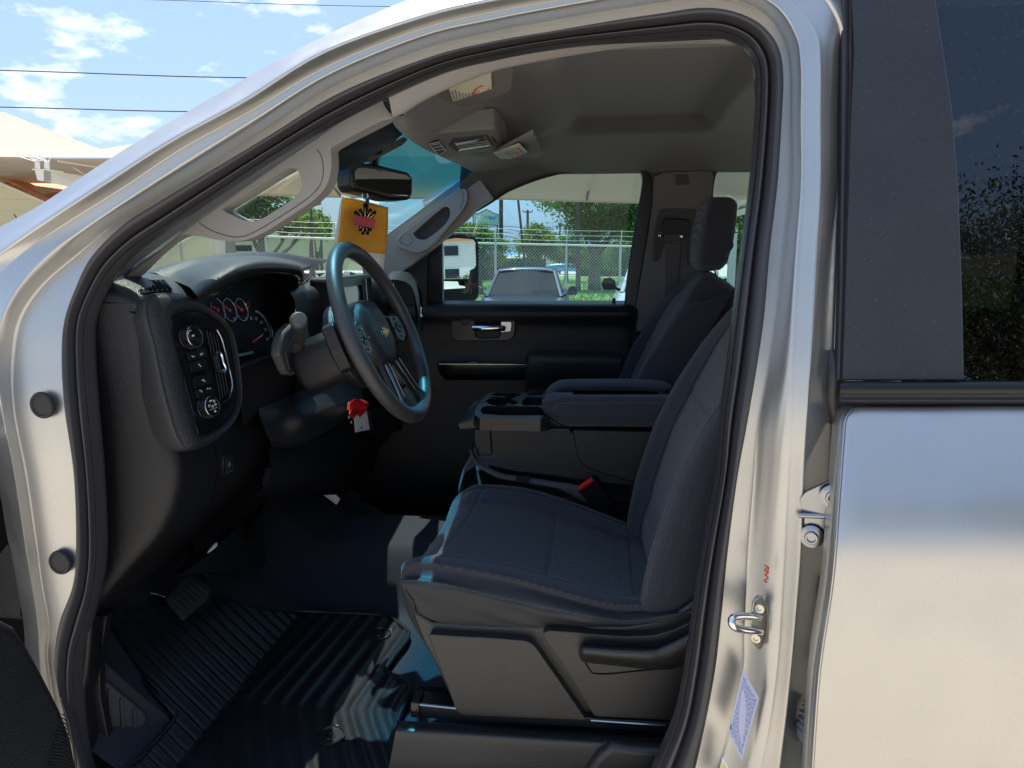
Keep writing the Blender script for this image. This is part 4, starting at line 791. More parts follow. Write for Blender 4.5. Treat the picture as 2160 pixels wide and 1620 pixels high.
# rear-facing dash from cluster to the passenger side
g = G(); ff = []
for z, X in ((1.60, -.735), (1.53, -.745), (1.45, -.75), (1.36, -.755), (1.27, -.78), (1.15, -.82), (1.02, -.90), (.98, -1.0)):
    ff.append([Vector((X-.03*max(0, (y-2.4)/.35), y, z)) for y in (1.755, 1.82, 1.88, 1.95, 2.1, 2.3, 2.55, 2.7, 2.79)])
g.loft(ff, 50, 50); g.build('dash_face', M['plastic'], dash, sharp=0)
# ---- instrument cluster
cn = Vector((.97, -.05, .22)).normalized(); co = PX(540, 690, -.795)
def CP(x, y, d=0): return PP(x, y, co, cn, d)
CU = (Vector((0, 0, 1))-cn*cn.z).normalized(); CR = (Vector((0, 1, 0))-cn*cn.y).normalized()
g = G(); g.slab([CP(x, y) for x, y in ((430,650),(450,630),(480,606),(520,585),(570,576),(618,578),(630,590),(626,640),(610,720),(592,735),(560,744),(500,760),(480,740),(455,690))], -cn*.004); cl = g.build('instrument_cluster', mat('dial_black', (.004, .004, .005), .55, spec=.15), dash, smooth=False)
def gauge(x, y, r, name='small_gauge'):
    c = CP(x, y, .002); g = G()
    g.lathe(c, cn, [(r*.93, 0), (r*.97, .003), (r, .003), (r*1.02, 0)], 48); go_ = g.build(name, M['satin'], cl); g = G(); g.lathe(c, cn, [(r*.94, 0), (r*.94, .0012), (.001, .0013)], 40); g.build('gauge_face', bpy.data.materials['dial_black'], go_); return c, go_
def mk(g, c, r0, r1, ang, w): d = CR*math.cos(ang)+CU*math.sin(ang); s_ = (CU*math.cos(ang)-CR*math.sin(ang))*w; g.slab([c+d*r0-s_, c+d*r1-s_, c+d*r1+s_, c+d*r0+s_], cn*.0005)
for (x, y, lbl) in ((456, 655, ''), (481, 655, '210'), (506, 654, '80')):
    c, go = gauge(x, y, .0265)
    g = G(); mk(g, c+cn*.002, 0, .019, R(145), .0011); g.lathe(c+cn*.001, cn, [(.004, 0), (.003, .003)], 12); g.tube([c+cn*.001+CR*(.02*math.cos(t))+CU*(.02*math.sin(t)) for t in np.linspace(2.2, 3.6, 8)], .0006, 4); g.build('needle', M['red'], go)
    g = G(); g.slab([c+CR*.004-CU*.012, c+CR*.018-CU*.012, c+CR*.018-CU*.018, c+CR*.004-CU*.018], cn*.001); g.build('gauge_legend', M['cream'], go)
    if lbl: g = G(); text_mesh(g, lbl, c+CR*.012-CU*.0215+cn*.001, CR, CU, .008); g.build('gauge_number', M['white_ink'], go, smooth=False)
c = CP(545, 700, .002); r_ = .062
g = G(); g.tube([c+CR*r_*math.cos(t)+CU*r_*.9*math.sin(t) for t in np.linspace(-.75, .6, 24)], [.0004, .0016, .0012, .0003], 6); spd = g.build('speedometer', M['satin'], cl)
g = G()
for k in range(31): mk(g, c, .047 if k % 5 == 0 else .049, .053, R(78-k*3.3), .0004 if k % 5 else .0007)
for n_t, x, y in (('80', 538, 673), ('100', 548, 681), ('120', 557, 696), ('140', 561, 716)): text_mesh(g, n_t, CP(x, y, .003), CR, CU, .0105)
text_mesh(g, '60', CP(527, 672, .003), CR, CU, .0105)
g.build('dial_markings', M['white_ink'], spd, smooth=False)
g = G(); g.slab([CP(528, 721, .005), CP(530, 724, .005), CP(551, 707, .005), CP(550, 705.5, .005)], cn*.001); g.build('needle', M['red'], spd)
g = G(); g.slab([CP(496, 748, .004), CP(530, 741, .004), CP(532, 746, .004), CP(498, 754, .004)], cn*.001); g.build('info_strip', mat('lit_strip', (.10, .22, .27), .3), cl)
g = G(); g.tube([CP(x, y, .003) for x, y in ((518, 642), (522, 636), (524, 646), (520, 650))], .0012, 5); g.build('warning_marks', M['red'], cl)
# clear lens is left off the dial; cowl below the cluster
g = G(); cw = seg_rows([
 [(490,762,'X',-.79),(530,748,'X',-.79),(560,742,'X',-.79),(600,730,'X',-.79),(618,700,'X',-.79)],
 [(496,790,'X',-.76),(520,775,'X',-.76),(548,762,'X',-.755),(590,748,'X',-.755),(640,700,'X',-.76)],
 [(505,850,'X',-.765),(526,840,'X',-.765),(556,820,'X',-.765),(600,800,'X',-.765),(650,760,'X',-.765)],
 [(515,900,'X',-.77),(545,870,'X',-.765),(580,855,'X',-.765),(620,850,'X',-.765),(680,830,'X',-.765)]])
g.loft(cw, 30, 30); g.build('cluster_cowl', M['plastic'], dash, sharp=0)
# knee bolster around the column
g = G(); kb = seg_rows([
 [(545,862,'X',-.76),(590,844,'X',-.755),(640,822,'X',-.74),(700,800,'X',-.74),(760,800,'X',-.76)],
 [(549,880,'X',-.752),(592,865,'X',-.735),(645,850,'X',-.70),(705,840,'X',-.69),(765,840,'X',-.71)],
 [(558,906,'X',-.746),(598,898,'X',-.722),(650,884,'X',-.68),(700,866,'X',-.67),(762,860,'X',-.70)],
 [(571,934,'X',-.748),(606,936,'X',-.728),(648,926,'X',-.70),(690,904,'X',-.695),(740,880,'X',-.72)],
 [(574,944,'X',-.77),(610,945,'X',-.76),(652,934,'X',-.74),(698,908,'X',-.74),(745,890,'X',-.76)]])
g.loft(kb, 40, 40); kbo = g.build('column_surround', M['plastic'], dash, sharp=0)
g = G(); g.tube([PX(x, y, -.725) for x, y in ((642,933),(668,922),(695,905),(715,880),(722,862))], .0016, 6, smooth=30); g.build('surround_edge', M['satin'], kbo)
g = G(); kn = seg_rows([
 [(568,945,'X',-.775),(640,938,'X',-.77),(700,912,'X',-.765),(760,880,'X',-.77),(830,870,'X',-.775)],
 [(568,985,'X',-.775),(640,965,'X',-.77),(705,950,'X',-.765),(770,930,'X',-.77),(830,900,'X',-.78)],
 [(560,1020,'X',-.80),(630,1010,'X',-.79),(700,1000,'X',-.785),(760,975,'X',-.79),(815,930,'X',-.80)],
 [(540,1045,'X',-.84),(600,1042,'X',-.84),(670,1036,'X',-.83),(730,1026,'X',-.83),(790,960,'X',-.83)],
 [(530,1052,'X',-.90),(600,1050,'X',-.90),(670,1045,'X',-.90),(735,1035,'X',-.90),(800,980,'X',-.88)]])
g.loft(kn, 40, 40); g.build('knee_panel', M['plastic'], dash, sharp=0)
g = G(); g.tube([PX(x, y, -.782) for x, y in ((653,1033),(690,1000),(725,968),(752,940),(770,918))], .0013, 6, smooth=30); g.tube([PX(x, y, -.826) for x, y in ((653,1034),(700,1031),(727,1026))], .0012, 6); g.build('panel_seam', M['dark'], dash)
g = G(); g.slab([PX(x, y, -.76) for x, y in ((566,1014),(572,986),(580,985),(572,1014),(564,1024))], (-.015, 0, 0)); g.build('hood_release', M['plastic_smooth'], dash, bevel=.001)
# column cover, shift stalk, steering wheel
WC = Vector((-.459, 1.567, 1.574)); TI = R(22.9); WY = R(1.1)
wa = Vector((math.sin(WY), math.cos(WY), 0)); wb = Vector((-math.sin(TI)*math.cos(WY), math.sin(TI)*math.sin(WY), math.cos(TI))); wnrm = wb.cross(wa).normalized()
wnrm = wnrm if wnrm.x > 0 else -wnrm   # towards the driver
RW = .2003
def W(a_, b_, d=0): return WC+wa*a_+wb*b_+wnrm*d    # wheel coordinates: across, up, towards the driver
g = G(); cc = []
for d, w_, hu, hd_ in ((-.215, .045, .042, -.055), (-.20, .058, .050, -.066), (-.15, .064, .055, -.070), (-.105, .062, .052, -.068), (-.095, .05, .04, -.055)):
    rg = []
    for k in range(16):
        t = 2*math.pi*k/16; cx_, sx_ = math.cos(t), math.sin(t)
        rg.append(W(w_*np.sign(cx_)*abs(cx_)**.7, (hu if sx_ > 0 else -hd_)*np.sign(sx_)*abs(sx_)**.7, d))
    cc.append(rg)
g.loft(cc, 64, 30, cu=True); g.add([Vector(p) for p in cr(cc[-1], 64, True)], [tuple(range(64))]); col = g.build('steering_column', M['plastic'], truck, sharp=60)
g = G(); g.slab([PX(x, y, -.70) for x, y in ((590,748),(592,725),(600,700),(618,682),(648,690),(660,720),(664,770),(622,790),(611,792),(604,782))], (-.025, .0, 0)); sbz = g.build('shifter_surround', mat('grey_shift_plate', (.085, .09, .09), .4), col, bevel=.008, seg=4)
g = G(); g.slab([PX(x, y, -.696) for x, y in ((604,745),(612,722),(640,716),(655,735),(658,768),(622,784),(612,782))], (-.01, .0, 0)); g.tube([PX(x, y, -.690) for x, y in ((606,786),(612,792),(656,778))], .0018, 8); g.build('shifter_plate', M['liner_dark'], sbz, bevel=.002)
sp0, sp1, sp2, sp3 = PX(630, 762, -.70), PX(626, 735, -.65), PX(632, 715, -.628), PX(630, 676, -.60)
g = G(); g.tube([sp0, sp1, sp2], [.019, .0155, .0135], 20, smooth=12); g.tube([sp2, PX(631, 700, -.615), PX(631, 688, -.606), sp3], [.0135, .0165, .0168, .0175], 24, smooth=12); sh = g.build('shift_lever', mat('lever_grey', (.03, .03, .032), .38), col)
ax = (sp3-PX(631, 690, -.61)).normalized(); ax = (ax+Vector((.5, -.35, .1))).normalized()
g = G(); g.lathe(sp3-ax*.010, ax, [(.0165, 0), (.0185, .004), (.0183, .012), (.0165, .018), (.0135, .0205), (.001, .0212)], 32); g.build('lever_knob', mat('lever_cap_grey', (.07, .07, .072), .45), sh)
# wheel
wh = thing  # the wheel hub is the part, rim and spokes hang under it
g = G()   # airbag hub
hubp = [(-.078, .052), (-.055, .078), (0, .086), (.055, .078), (.078, .052), (.086, .02), (.078, -.03), (.05, -.062), (.02, -.078), (-.02, -.078), (-.05, -.062), (-.078, -.03), (-.086, .02)]
hp3 = cr([(a_, b_, 0) for a_, b_ in hubp], 64, True)
rws = []
for s_, d in ((1.0, -.075), (1.03, -.06), (1.03, -.035), (1.0, -.018), (.93, -.008), (.7, .000), (.35, .003), (.01, .004)): rws.append([W(a_*s_, b_*s_, d) for a_, b_, _ in hp3])
g.grid(np.array([[tuple(v) for v in r_] for r_ in rws]), cu=True); hub = g.build('steering_wheel', M['plastic_soft'], truck, sharp=0)
g = G(); nn = 120; rim = []
g.tube([W(RW*math.cos(t), RW*math.sin(t), -.0) for t in np.linspace(0, 2*math.pi, nn, endpoint=False)], .0178, 22, closed=True, updir=tuple(wnrm), flat=.93)
g.build('wheel_rim', mat('urethane_rim', (.034, .035, .038), .42, bump=('voro', 700, .15), var=(12, .12), dust=.3), hub, sharp=0)
g = G()   # spokes: two side, one forked lower
def spoke(pts, w0, w1, d0, d1):
    a_, b_ = [Vector((p[0], p[1], 0)) for p in pts]; dr = (b_-a_).normalized(); nr = Vector((-dr.y, dr.x, 0))
    rws = []
    for t in np.linspace(0, 1, 8):
        c = a_.lerp(b_, t); w_ = w0+(w1-w0)*t+.008*(t > .9); d = d0+(d1-d0)*t
        rws.append([W(*(c+nr*w_*u)[:2], d+e) for u, e in ((-1, -.012), (-1.0, -.002), (-.8, .004), (0, .006), (.8, .004), (1.0, -.002), (1, -.012), (0, -.016))])
    g.grid(np.array([[tuple(v) for v in r_] for r_ in rws]), cu=True)
spoke(((-.07, .01), (-.192, -.005)), .036, .024, -.018, -.004); spoke(((.07, .01), (.192, -.005)), .036, .024, -.018, -.004)
spoke(((-.03, -.06), (-.062, -.185)), .020, .015, -.018, -.004); spoke(((.03, -.06), (.062, -.185)), .020, .015, -.018, -.004); spoke(((0, -.135), (0, -.19)), .05, .062, -.012, -.004)
g.build('wheel_spokes', M['plastic_smooth'], hub, sharp=0)
for sg in (-1, 1):
    g = G(); g.tube([W(sg*.052, -.068, -.008), W(sg*.060, -.11, -.004), W(sg*.072, -.150, .0), W(sg*.094, -.172, .004)], .0032, 8, smooth=20, flat=.8); g.build('spoke_bright_strip', M['satin'], hub)
    g = G(); g.tube([W(sg*.026, -.070, -.008), W(sg*.036, -.11, -.004), W(sg*.046, -.15, .0)], .0016, 8, smooth=20); g.build('spoke_bright_line', M['satin'], hub)
for sg in (-1, 1):
    g = G(); pb = fillet([W(sg*.096, .034, -.004), W(sg*.158, .026, -.0), W(sg*.158, -.022, -.0), W(sg*.128, -.036, -.002), W(sg*.098, -.026, -.004)], .008, 4)
    g.slab(pb, -wnrm*.012); sb = g.build('spoke_switches', M['plastic_smooth'], hub)
    g = G(); g.lathe(W(sg*.128, .0, -.004), wnrm, [(.013, 0), (.013, .003), (.011, .004), (.006, .004), (.005, .002)], 28)
    for a_, b_ in ((-.0, .022), (0, -.022), (.022, 0), (-.022, 0)): g.box(W(sg*.128+a_, b_, .0), (.004, .007, .004))
    g.build('thumb_buttons', M['plastic'], sb, bevel=.0008)
    g = G()
    for a_, b_ in ((-.0, .022), (0, -.022), (.022, 0), (-.022, 0)): g.box(W(sg*.128+a_, b_, .0024), (.0008, .003, .002))
    g.build('button_mark', M['white_ink'], sb, smooth=False)
# bow-tie emblem: black outline with a gold centre
def bow(w, h, k, d): return [W(-w, h*.45+.0, d), W(-w*.30, h*.45, d), W(-w*.36, h, d), W(w*.42, h, d), W(w*.36, h*.45, d), W(w, h*.45, d), W(w*.88, -h*.45, d), W(w*.24, -h*.45, d), W(w*.30, -h, d), W(-w*.48, -h, d), W(-w*.42, -h*.45, d), W(-w*1.1, -h*.45, d)]
g = G(); g.slab(bow(.025, .0115, 0, .004), wnrm*.002); em = g.build('wheel_emblem', M['chrome'], hub, bevel=.0006)
g = G(); g.slab(bow(.0238, .0104, 0, .0062), wnrm*.0008); e2 = g.build('emblem_border', M['dark'], em)
g = G(); g.slab(bow(.0212, .0085, 0, .0072), wnrm*.0014); g.build('emblem_centre', M['gold'], em, bevel=.0008)
g = G(); text_mesh(g, 'SRS', W(.016, -.036, .0035), wa, wb, .008); text_mesh(g, 'AIRBAG', W(.016, -.044, .0035), wa, wb, .006); g.build('airbag_lettering', M['liner_dark'], hub, smooth=False)
# column switch blades behind the wheel
g = G(); g.slab(fillet([W(-.13, .055, -.05), W(-.10, .062, -.055), W(-.085, .03, -.06), (W(-.09, -.05, -.06)), W(-.12, -.045, -.055), W(-.135, 0, -.05)], .008, 4), -wnrm*.03); g.slab(fillet([W(.13, .055, -.05), W(.10, .062, -.055), W(.085, .03, -.06), (W(.09, -.05, -.06)), W(.12, -.045, -.055), W(.135, 0, -.05)], .008, 4), -wnrm*.03)
g.lathe(W(0, 0, -.105), wnrm, [(.07, 0), (.10, .01), (.105, .03), (.09, .045)], 40); g.build('wheel_back_cover', M['plastic'], hub, bevel=.004)
# ignition key with its tags: own things
kt = thing('key_tag', PX(755, 860, -.60), 'red plastic key tag and white card tag hanging from the ignition key', 'key tag')
g = G(); g.slab([PX(745, 848, -.64), PX(771, 851, -.64), PX(780, 906, -.645), PX(750, 912, -.645)], (-.001, 0, 0)); kc = g.build('card_tag', M['white'], kt)
g = G(); g.lathe(PX(763, 902, -.642), (1, -.3, .1), [(.0028, 0), (.0028, .0006)], 14); g.build('punched_hole', M['dark'], kc)
random.seed(2)
g = G(); rt_ = [[PX(x, y, -.615+random.uniform(-.008, .008)) for x, y in r_] for r_ in (((738,848),(748,842),(762,843)),((738,862),(752,850),(776,852)),((736,874),(752,862),(772,866)),((744,884),(752,876),(758,880)))]
g.loft(rt_, 14, 14); g.build('red_tag', M['red'], kt, solid=.002, sharp=20)
g = G(); g.slab([PX(742, 848, -.625), PX(760, 851, -.625), PX(756, 868, -.625), PX(740, 866, -.625)], (-.012, 0, 0)); g.build('crumpled_bag', mat('clear_red_film', (.75, .10, .08), .12, spec=.9), kt, bevel=.003)
g = G(); 
for x, y in ((736, 880), (741, 891)): c = PX(x, y, -.66); g.tube([c+Vector((0, .004*math.cos(t), .004*math.sin(t))) for t in np.linspace(0, 6.28, 12)[:-1]], .0012, 6, closed=True)
g.build('key_rings', M['satin'], kt)
# heater and trailer controls to the right of the column, screen, passenger dash details
g = G(); g.slab(fillet([PX(x, y, -.725) for x, y in ((782,868),(800,860),(845,880),(850,905),(800,925),(790,915))], .008, 3), (-.02, 0, 0)); tb_ = g.build('brake_controller', M['plastic'], dash, bevel=.003)
g = G()
for pts in (((793,872),(806,868),(810,880),(797,884)), ((797,892),(812,888),(812,900),(800,908))): g.slab(fillet([PX(x, y, -.715) for x, y in pts], .002, 2), (-.01, 0, 0))
g.build('controller_buttons', M['gloss'], tb_, bevel=.001)
g = G(); g.tube([PX(793, 872, -.713), PX(806, 868, -.713), PX(810, 880, -.713)], .0009, 5); g.tube([PX(797, 908, -.713), PX(811, 901, -.713)], .0009, 5); g.build('button_edges', M['satin'], tb_)
# centre display pod
g = G(); g.slab(fillet([Vector((-.70, 1.92, 1.685)), Vector((-.70, 2.28, 1.685)), Vector((-.69, 2.28, 1.50)), Vector((-.69, 1.92, 1.50))], .02, 4), (-.07, 0, 0)); scn = g.build('centre_display', M['plastic_smooth'], dash, bevel=.008)
g = G(); g.slab(fillet([Vector((-.697, 1.96, 1.655)), Vector((-.697, 2.17, 1.655)), Vector((-.688, 2.17, 1.52)), Vector((-.688, 1.96, 1.52))], .008, 3), (-.001, 0, 0)); g.build('display_glass', M['screen'], scn)
g = G(); g.tube([Vector((-.695, 1.935, 1.67)), Vector((-.685, 1.935, 1.49)), Vector((-.69, 1.94, 1.40))], .003, 8); g.tube([Vector((-.695, 2.20, 1.67)), Vector((-.685, 2.20, 1.42))], .002, 8); g.build('display_brightwork', M['satin'], scn)
# pale inclined pad seen through the wheel, to the left of the display
g = G(); g.slab([PX(738, 572, -.735), PX(750, 575, -.735), PX(746, 620, -.725), PX(738, 645, -.725), PX(731, 620, -.73)], (-.03, .03, 0)); g.build('dash_pad_left', M['trim'], dash, bevel=.003)
# passenger end: vent, airbag recess
g = G(); pe = seg_rows([
 [(826,573,'Y',2.45),(850,572,'Y',2.55),(872,580,'Y',2.66),(884,600,'Y',2.70),(890,640,'Y',2.70),(893,700,'Y',2.70)],
 [(812,590,'Y',2.25),(835,590,'Y',2.30),(858,596,'Y',2.38),(872,612,'Y',2.42),(880,650,'Y',2.42),(884,700,'Y',2.42)]])
g.loft(pe, 24, 6, flip=True); g.build('passenger_dash_end', M['plastic_soft'], dash, sharp=0)
g = G(); g.slab(fillet([P(x, y, 2.60) for x, y in ((873,596),(880,600),(888,622),(890,660),(886,690),(878,680),(874,640))], .006, 3), (0, .02, 0)); pv = g.build('air_vent', M['dark'], dash, bevel=.002)
g = G(); g.tube([P(x, y, 2.585) for x, y in ((884, 647), (888, 650), (887, 660), (889, 668))], .004, 8, smooth=12); g.build('vent_tab', M['chrome'], pv)
# ================================================================== seats
def back_profile(t, dx):    # crest line of a seat back, t 0..1 from bottom to top
    X = np.interp(t, [0, .1, .25, .45, .62, .78, .9, 1], [.118, .125, .142, .182, .236, .30, .36, .40]); z = np.interp(t, [0, .1, .25, .45, .62, .78, .9, 1], [1.0, 1.07, 1.16, 1.30, 1.42, 1.53, 1.62, 1.665])
    return X+dx, z
def seat_back(parent, Yc, dx, width=.52, thick=0, name='backrest'):
    g = G(); rows_ = []; hw = width/2
    for t in np.linspace(0, 1, 14):
        X, z = back_profile(t, dx); w = hw*(1.0 if t < .72 else 1-.34*((t-.72)/.28)**1.6)*(1 if t > .06 else .97)
        bol = .050*(1-.75*max(0, (t-.6)/.4))*(1 if t > .1 else .8); lean = Vector((-.42, 0, -.22))
        th = .13-.05*t+thick*(.6+.4*t)
        nrm = Vector((-.93, 0, -.36)) if t < .9 else Vector((-.8, 0, .5))
        P0 = Vector((X, Yc, z)); back = Vector((.93, 0, .36))
        pts = [(-1.0, th), (-1.05, th*.55), (-1.03, .018), (-.93, 0), (-.82, .006), (-.70, bol*.75), (-.60, bol), (-.3, bol*1.02), (0, bol*1.05), (.3, bol*1.02), (.60, bol), (.70, bol*.75), (.82, .006), (.93, 0), (1.03, .018), (1.05, th*.55), (1.0, th)]
        rows_.append([P0+Vector((0, w*u, 0))-nrm*d for u, d in pts])
    # cap the top
    lastr = rows_[-1]; c = sum(lastr, Vector())/len(lastr)
    rows_.append([p.lerp(c, .18)+Vector((.02, 0, .030)) for p in lastr]); rows_.append([p.lerp(c, .6)+Vector((.035, 0, .040)) for p in lastr])
    def disp(u, v):
        d = np.zeros_like(u)
        for uc in (.335, .665): d -= .006*np.exp(-((u-uc)/.009)**2)*(v < .9)
        for uc in (.185, .815): d -= .0022*np.exp(-((u-uc)/.006)**2)
        d -= .004*np.exp(-((v-.50)/.006)**2)*(u > .335)*(u < .665)
        return d
    a = surf(rows_, 200, 160)
    du = np.gradient(a, axis=1); dv = np.gradient(a, axis=0); n = np.cross(du, dv); n /= np.linalg.norm(n, axis=2)[..., None]+1e-12
    if n[80, 100][0] > 0: n = -n
    uu, vv = np.meshgrid(np.linspace(0, 1, 200), np.linspace(0, 1, 160)); a = a+n*disp(uu, vv)[..., None]
    g.grid(a); g.mi = [1 if (.335 < (k % 199)/199 < .665 and (k//199)/159 < .88) else 2 if ((k % 199)/199 < .185 or (k % 199)/199 > .815) else 0 for k in range(len(g.f))]
    o = g.build(name, [M['fabric'], M['fabric_tex'], M['fabric']], parent, sharp=0)
    for uc in (.192, .808):
        g = G(); j = int(uc*199)
        for k in range(8, 150, 2):
            if k % 4 == 0: p, q = Vector(a[k, j]+n[k, j]*.0006), Vector(a[k+2, j]+n[k+2, j]*.0006); g.tube([p, q.lerp(p, .3)], .0006, 4)
        g.build('seam_stitching', M['thread'], o)
    return o
def headrest(parent, Yc, X, z, w=.27, h=.16, tilt=.12, sub='headrest'):
    g = G(); rows_ = []
    for v in np.linspace(-1, 1, 9):
        hh = h*v; sc_ = (1-.10*(v > 0)*v*v)*(1-.14*(v < 0)*v*v); ring = []
        for k in range(20):
            t = 2*math.pi*k/20; c_, s_ = math.cos(t), math.sin(t)
            ring.append(Vector((X+.056*np.sign(c_)*abs(c_)**.55*sc_+tilt*hh*.9, Yc+w/2*np.sign(s_)*abs(s_)**.42*sc_, z+hh)))
        rows_.append(ring)
    a = [rows_[0]]+rows_
    bot = [p.lerp(sum(rows_[0], Vector())/20, .35)+Vector((0, 0, -.022)) for p in rows_[0]]; top_ = [p.lerp(sum(rows_[-1], Vector())/20, .3)+Vector((0, 0, .020)) for p in rows_[-1]]
    bc = [p.lerp(sum(rows_[0], Vector())/20, .9)+Vector((0, 0, -.026)) for p in rows_[0]]; tc_ = [p.lerp(sum(rows_[-1], Vector())/20, .9)+Vector((0, 0, .026)) for p in rows_[-1]]
    g.loft([bc, bot]+rows_+[top_, tc_], 100, 70, cu=True); o = g.build(sub, M['fabric'], parent, sharp=0)
    for s_ in (-.07, .07): g = G(); g.tube([(X+.0, Yc+s_, z-h+.01), (X+.03, Yc+s_, z-h-.13)], .007, 12); g.build('headrest_post', M['chrome'], o)
    g = G(); g.lathe((X+.022, Yc-w/2-.003, z-h*.38), (0, -1, 0), [(.022, 0), (.022, .002), (.019, .004), (.017, .002), (.002, .002)], 30); g.build('tilt_button', M['fabric'], o)
    g = G(); j = 13
    return o
# ---- driver seat cushion: measured near and far edges
nearE = [(852,1215),(862,1196),(905,1189),(1059,1214),(1170,1243),(1281,1272),(1363,1276),(1440,1276)]
farE = [(955,1062),(985,1032),(1020,1022),(1110,1030),(1200,1056),(1290,1090),(1338,1110),(1400,1140)]
NE = [P(x, y, 1.372) for x, y in nearE]; FE = [P(x, y, 1.88) for x, y in farE]
def crow(s, dz=0, dx=0): return [a.lerp(b, s)+Vector((dx, 0, dz)) for a, b in zip(NE, FE)]
def low(r, y, z, dx=.02): return [Vector((p.x+dx*(i == 0), y, z+(p.z-1.0)*.35)) for i, p in enumerate(r)]
pre = lambda r, dz1=-.07, dz2=-.15: [r[0]+Vector((.05, 0, dz2)), r[0]+Vector((.008, 0, dz1))]+r
rw = []
base_low = [P(x, y, 1.348) for x, y in ((872,1290),(869,1279),(872,1285),(930,1313),(1059,1323),(1170,1324),(1281,1321),(1363,1316),(1436,1300),(1470,1290))]
seam2 = [P(x, y, 1.338) for x, y in ((870,1270),(853,1240),(852,1228),(930,1237),(1059,1266),(1160,1288),(1260,1306),(1340,1313),(1436,1296),(1470,1286))]
def pad(r): return r
rw = [base_low, seam2]
for s, dz, y_ in ((-.012, -.012, 0), (0, 0, 0), (.05, .0, 0), (.14, -.012, 0), (.20, -.022, 0), (.35, -.028, 0), (.5, -.030, 0), (.65, -.028, 0), (.80, -.022, 0), (.86, -.012, 0), (.95, 0, 0), (1.0, 0, 0)):
    rw.append(pre(crow(s, dz)))
rw.append([p+Vector((0, .03, -.03)) for p in pre(crow(1.0))]); rw.append([p+Vector((0, .025, -.16)) for p in pre(crow(1.0))])
# match lengths (10 each)
a = surf(rw, 220, 200)
du = np.gradient(a, axis=1); dv = np.gradient(a, axis=0); n = np.cross(du, dv); n /= np.linalg.norm(n, axis=2)[..., None]+1e-12
if n[100, 120][2] < 0: n = -n
uu, vv = np.meshgrid(np.linspace(0, 1, 220), np.linspace(0, 1, 200))
# v of row k is k/15; insert lies between the bolsters
v1, v2 = 5/15, 12/15; u1, u2 = .44, .64
d = -.0035*np.exp(-((vv-v1)/.006)**2)-.0035*np.exp(-((vv-v2)/.006)**2)
ins = (vv > v1)*(vv < v2)
d += -.0045*np.exp(-((uu-u1-.03*(vv-.5))/.005)**2)*ins-.0055*np.exp(-((uu-u2)/.005)**2)*ins-.005*np.exp(-((uu-.86)/.006)**2)*ins
d += -.002*np.exp(-((vv-2.75/15)/.004)**2)-.0022*np.exp(-((vv-1.05/15)/.005)**2)
wr = np.sin(uu*60+8*np.sin(vv*40))*.0008+np.sin(uu*23+vv*160)*.0008
d += wr*(vv < 1.0/15)*(vv > .01)
d += .010*np.exp(-((vv-3.6/15)/.05)**2)*np.exp(-((uu-.28)/.16)**2)
a = a+n*d[..., None]
g = G(); g.grid(a)
def cmat(k):
    u_, v_ = (k % 219)/219, (k//219)/199
    if v_ < 2.9/15: return 2
    if v1 < v_ < v2 and (u_ < u1 and (u_ < .30) or u_ > u2) and u_ < .86: return 1
    if v1 < v_ < v2 and .30 < u_ < u1: return 1
    return 0
g.mi = [cmat(k) for k in range(len(g.f))]
ds = g.build('driver_seat', [M['fabric'], M['fabric_tex'], M['vinyl']], truck, sharp=0, label='driver seat with textured charcoal cloth cushion')
for vc in (2.72/15, 1.15/15, 2.95/15):
    g = G(); i = int(vc*199)
    for k in range(22, 200, 2):
        if k % 4 == 0: p, q = Vector(a[i, k]+n[i, k]*.0005), Vector(a[i, k+2]+n[i, k+2]*.0005); g.tube([p, q.lerp(p, .25)], .0006, 4)
    g.build('seam_stitching', M['thread'], ds)
g = G(); i0 = int(12.6/15*199)
pth = [(12.9/15, .30), (12.6/15, .45), (12.3/15, .62), (11.6/15, .72), (10.6/15, .745), (10.0/15, .75)]
pp = cr([(u_, v_, 0) for v_, u_ in pth], 70)
for k in range(0, 68):
    q0 = a[int(pp[k][1]*199), int(pp[k][0]*219)]; q1 = a[int(pp[k+1][1]*199), int(pp[k+1][0]*219)]; nn_ = n[int(pp[k][1]*199), int(pp[k][0]*219)]
    g.tube([Vector(q0+nn_*.0004), Vector(q1+nn_*.0004)], .0006, 4)
g.build('seam_stitching', M['thread'], ds)
bo_ = seat_back(ds, 1.625, 0)
headrest(ds, 1.625, .50, 1.87, w=.28)
# near lower wing of the driver backrest, drawn from the photograph
g = G(); wing = [
 [(1404,1180,1.385),(1404,1235,1.37),(1414,1266,1.365),(1436,1280,1.36),(1470,1268,1.36)],
 [(1412,1150,1.380),(1440,1170,1.36),(1446,1220,1.348),(1456,1262,1.343),(1480,1262,1.345)],
 [(1440,1062,1.380),(1466,1080,1.358),(1480,1110,1.345),(1500,1140,1.34),(1520,1140,1.34)],
 [(1471,995,1.385),(1500,1000,1.358),(1520,1010,1.345),(1535,1020,1.34),(1560,1020,1.34)],
 [(1520,884,1.40),(1540,890,1.365),(1560,900,1.35),(1580,900,1.345),(1600,900,1.345)]]
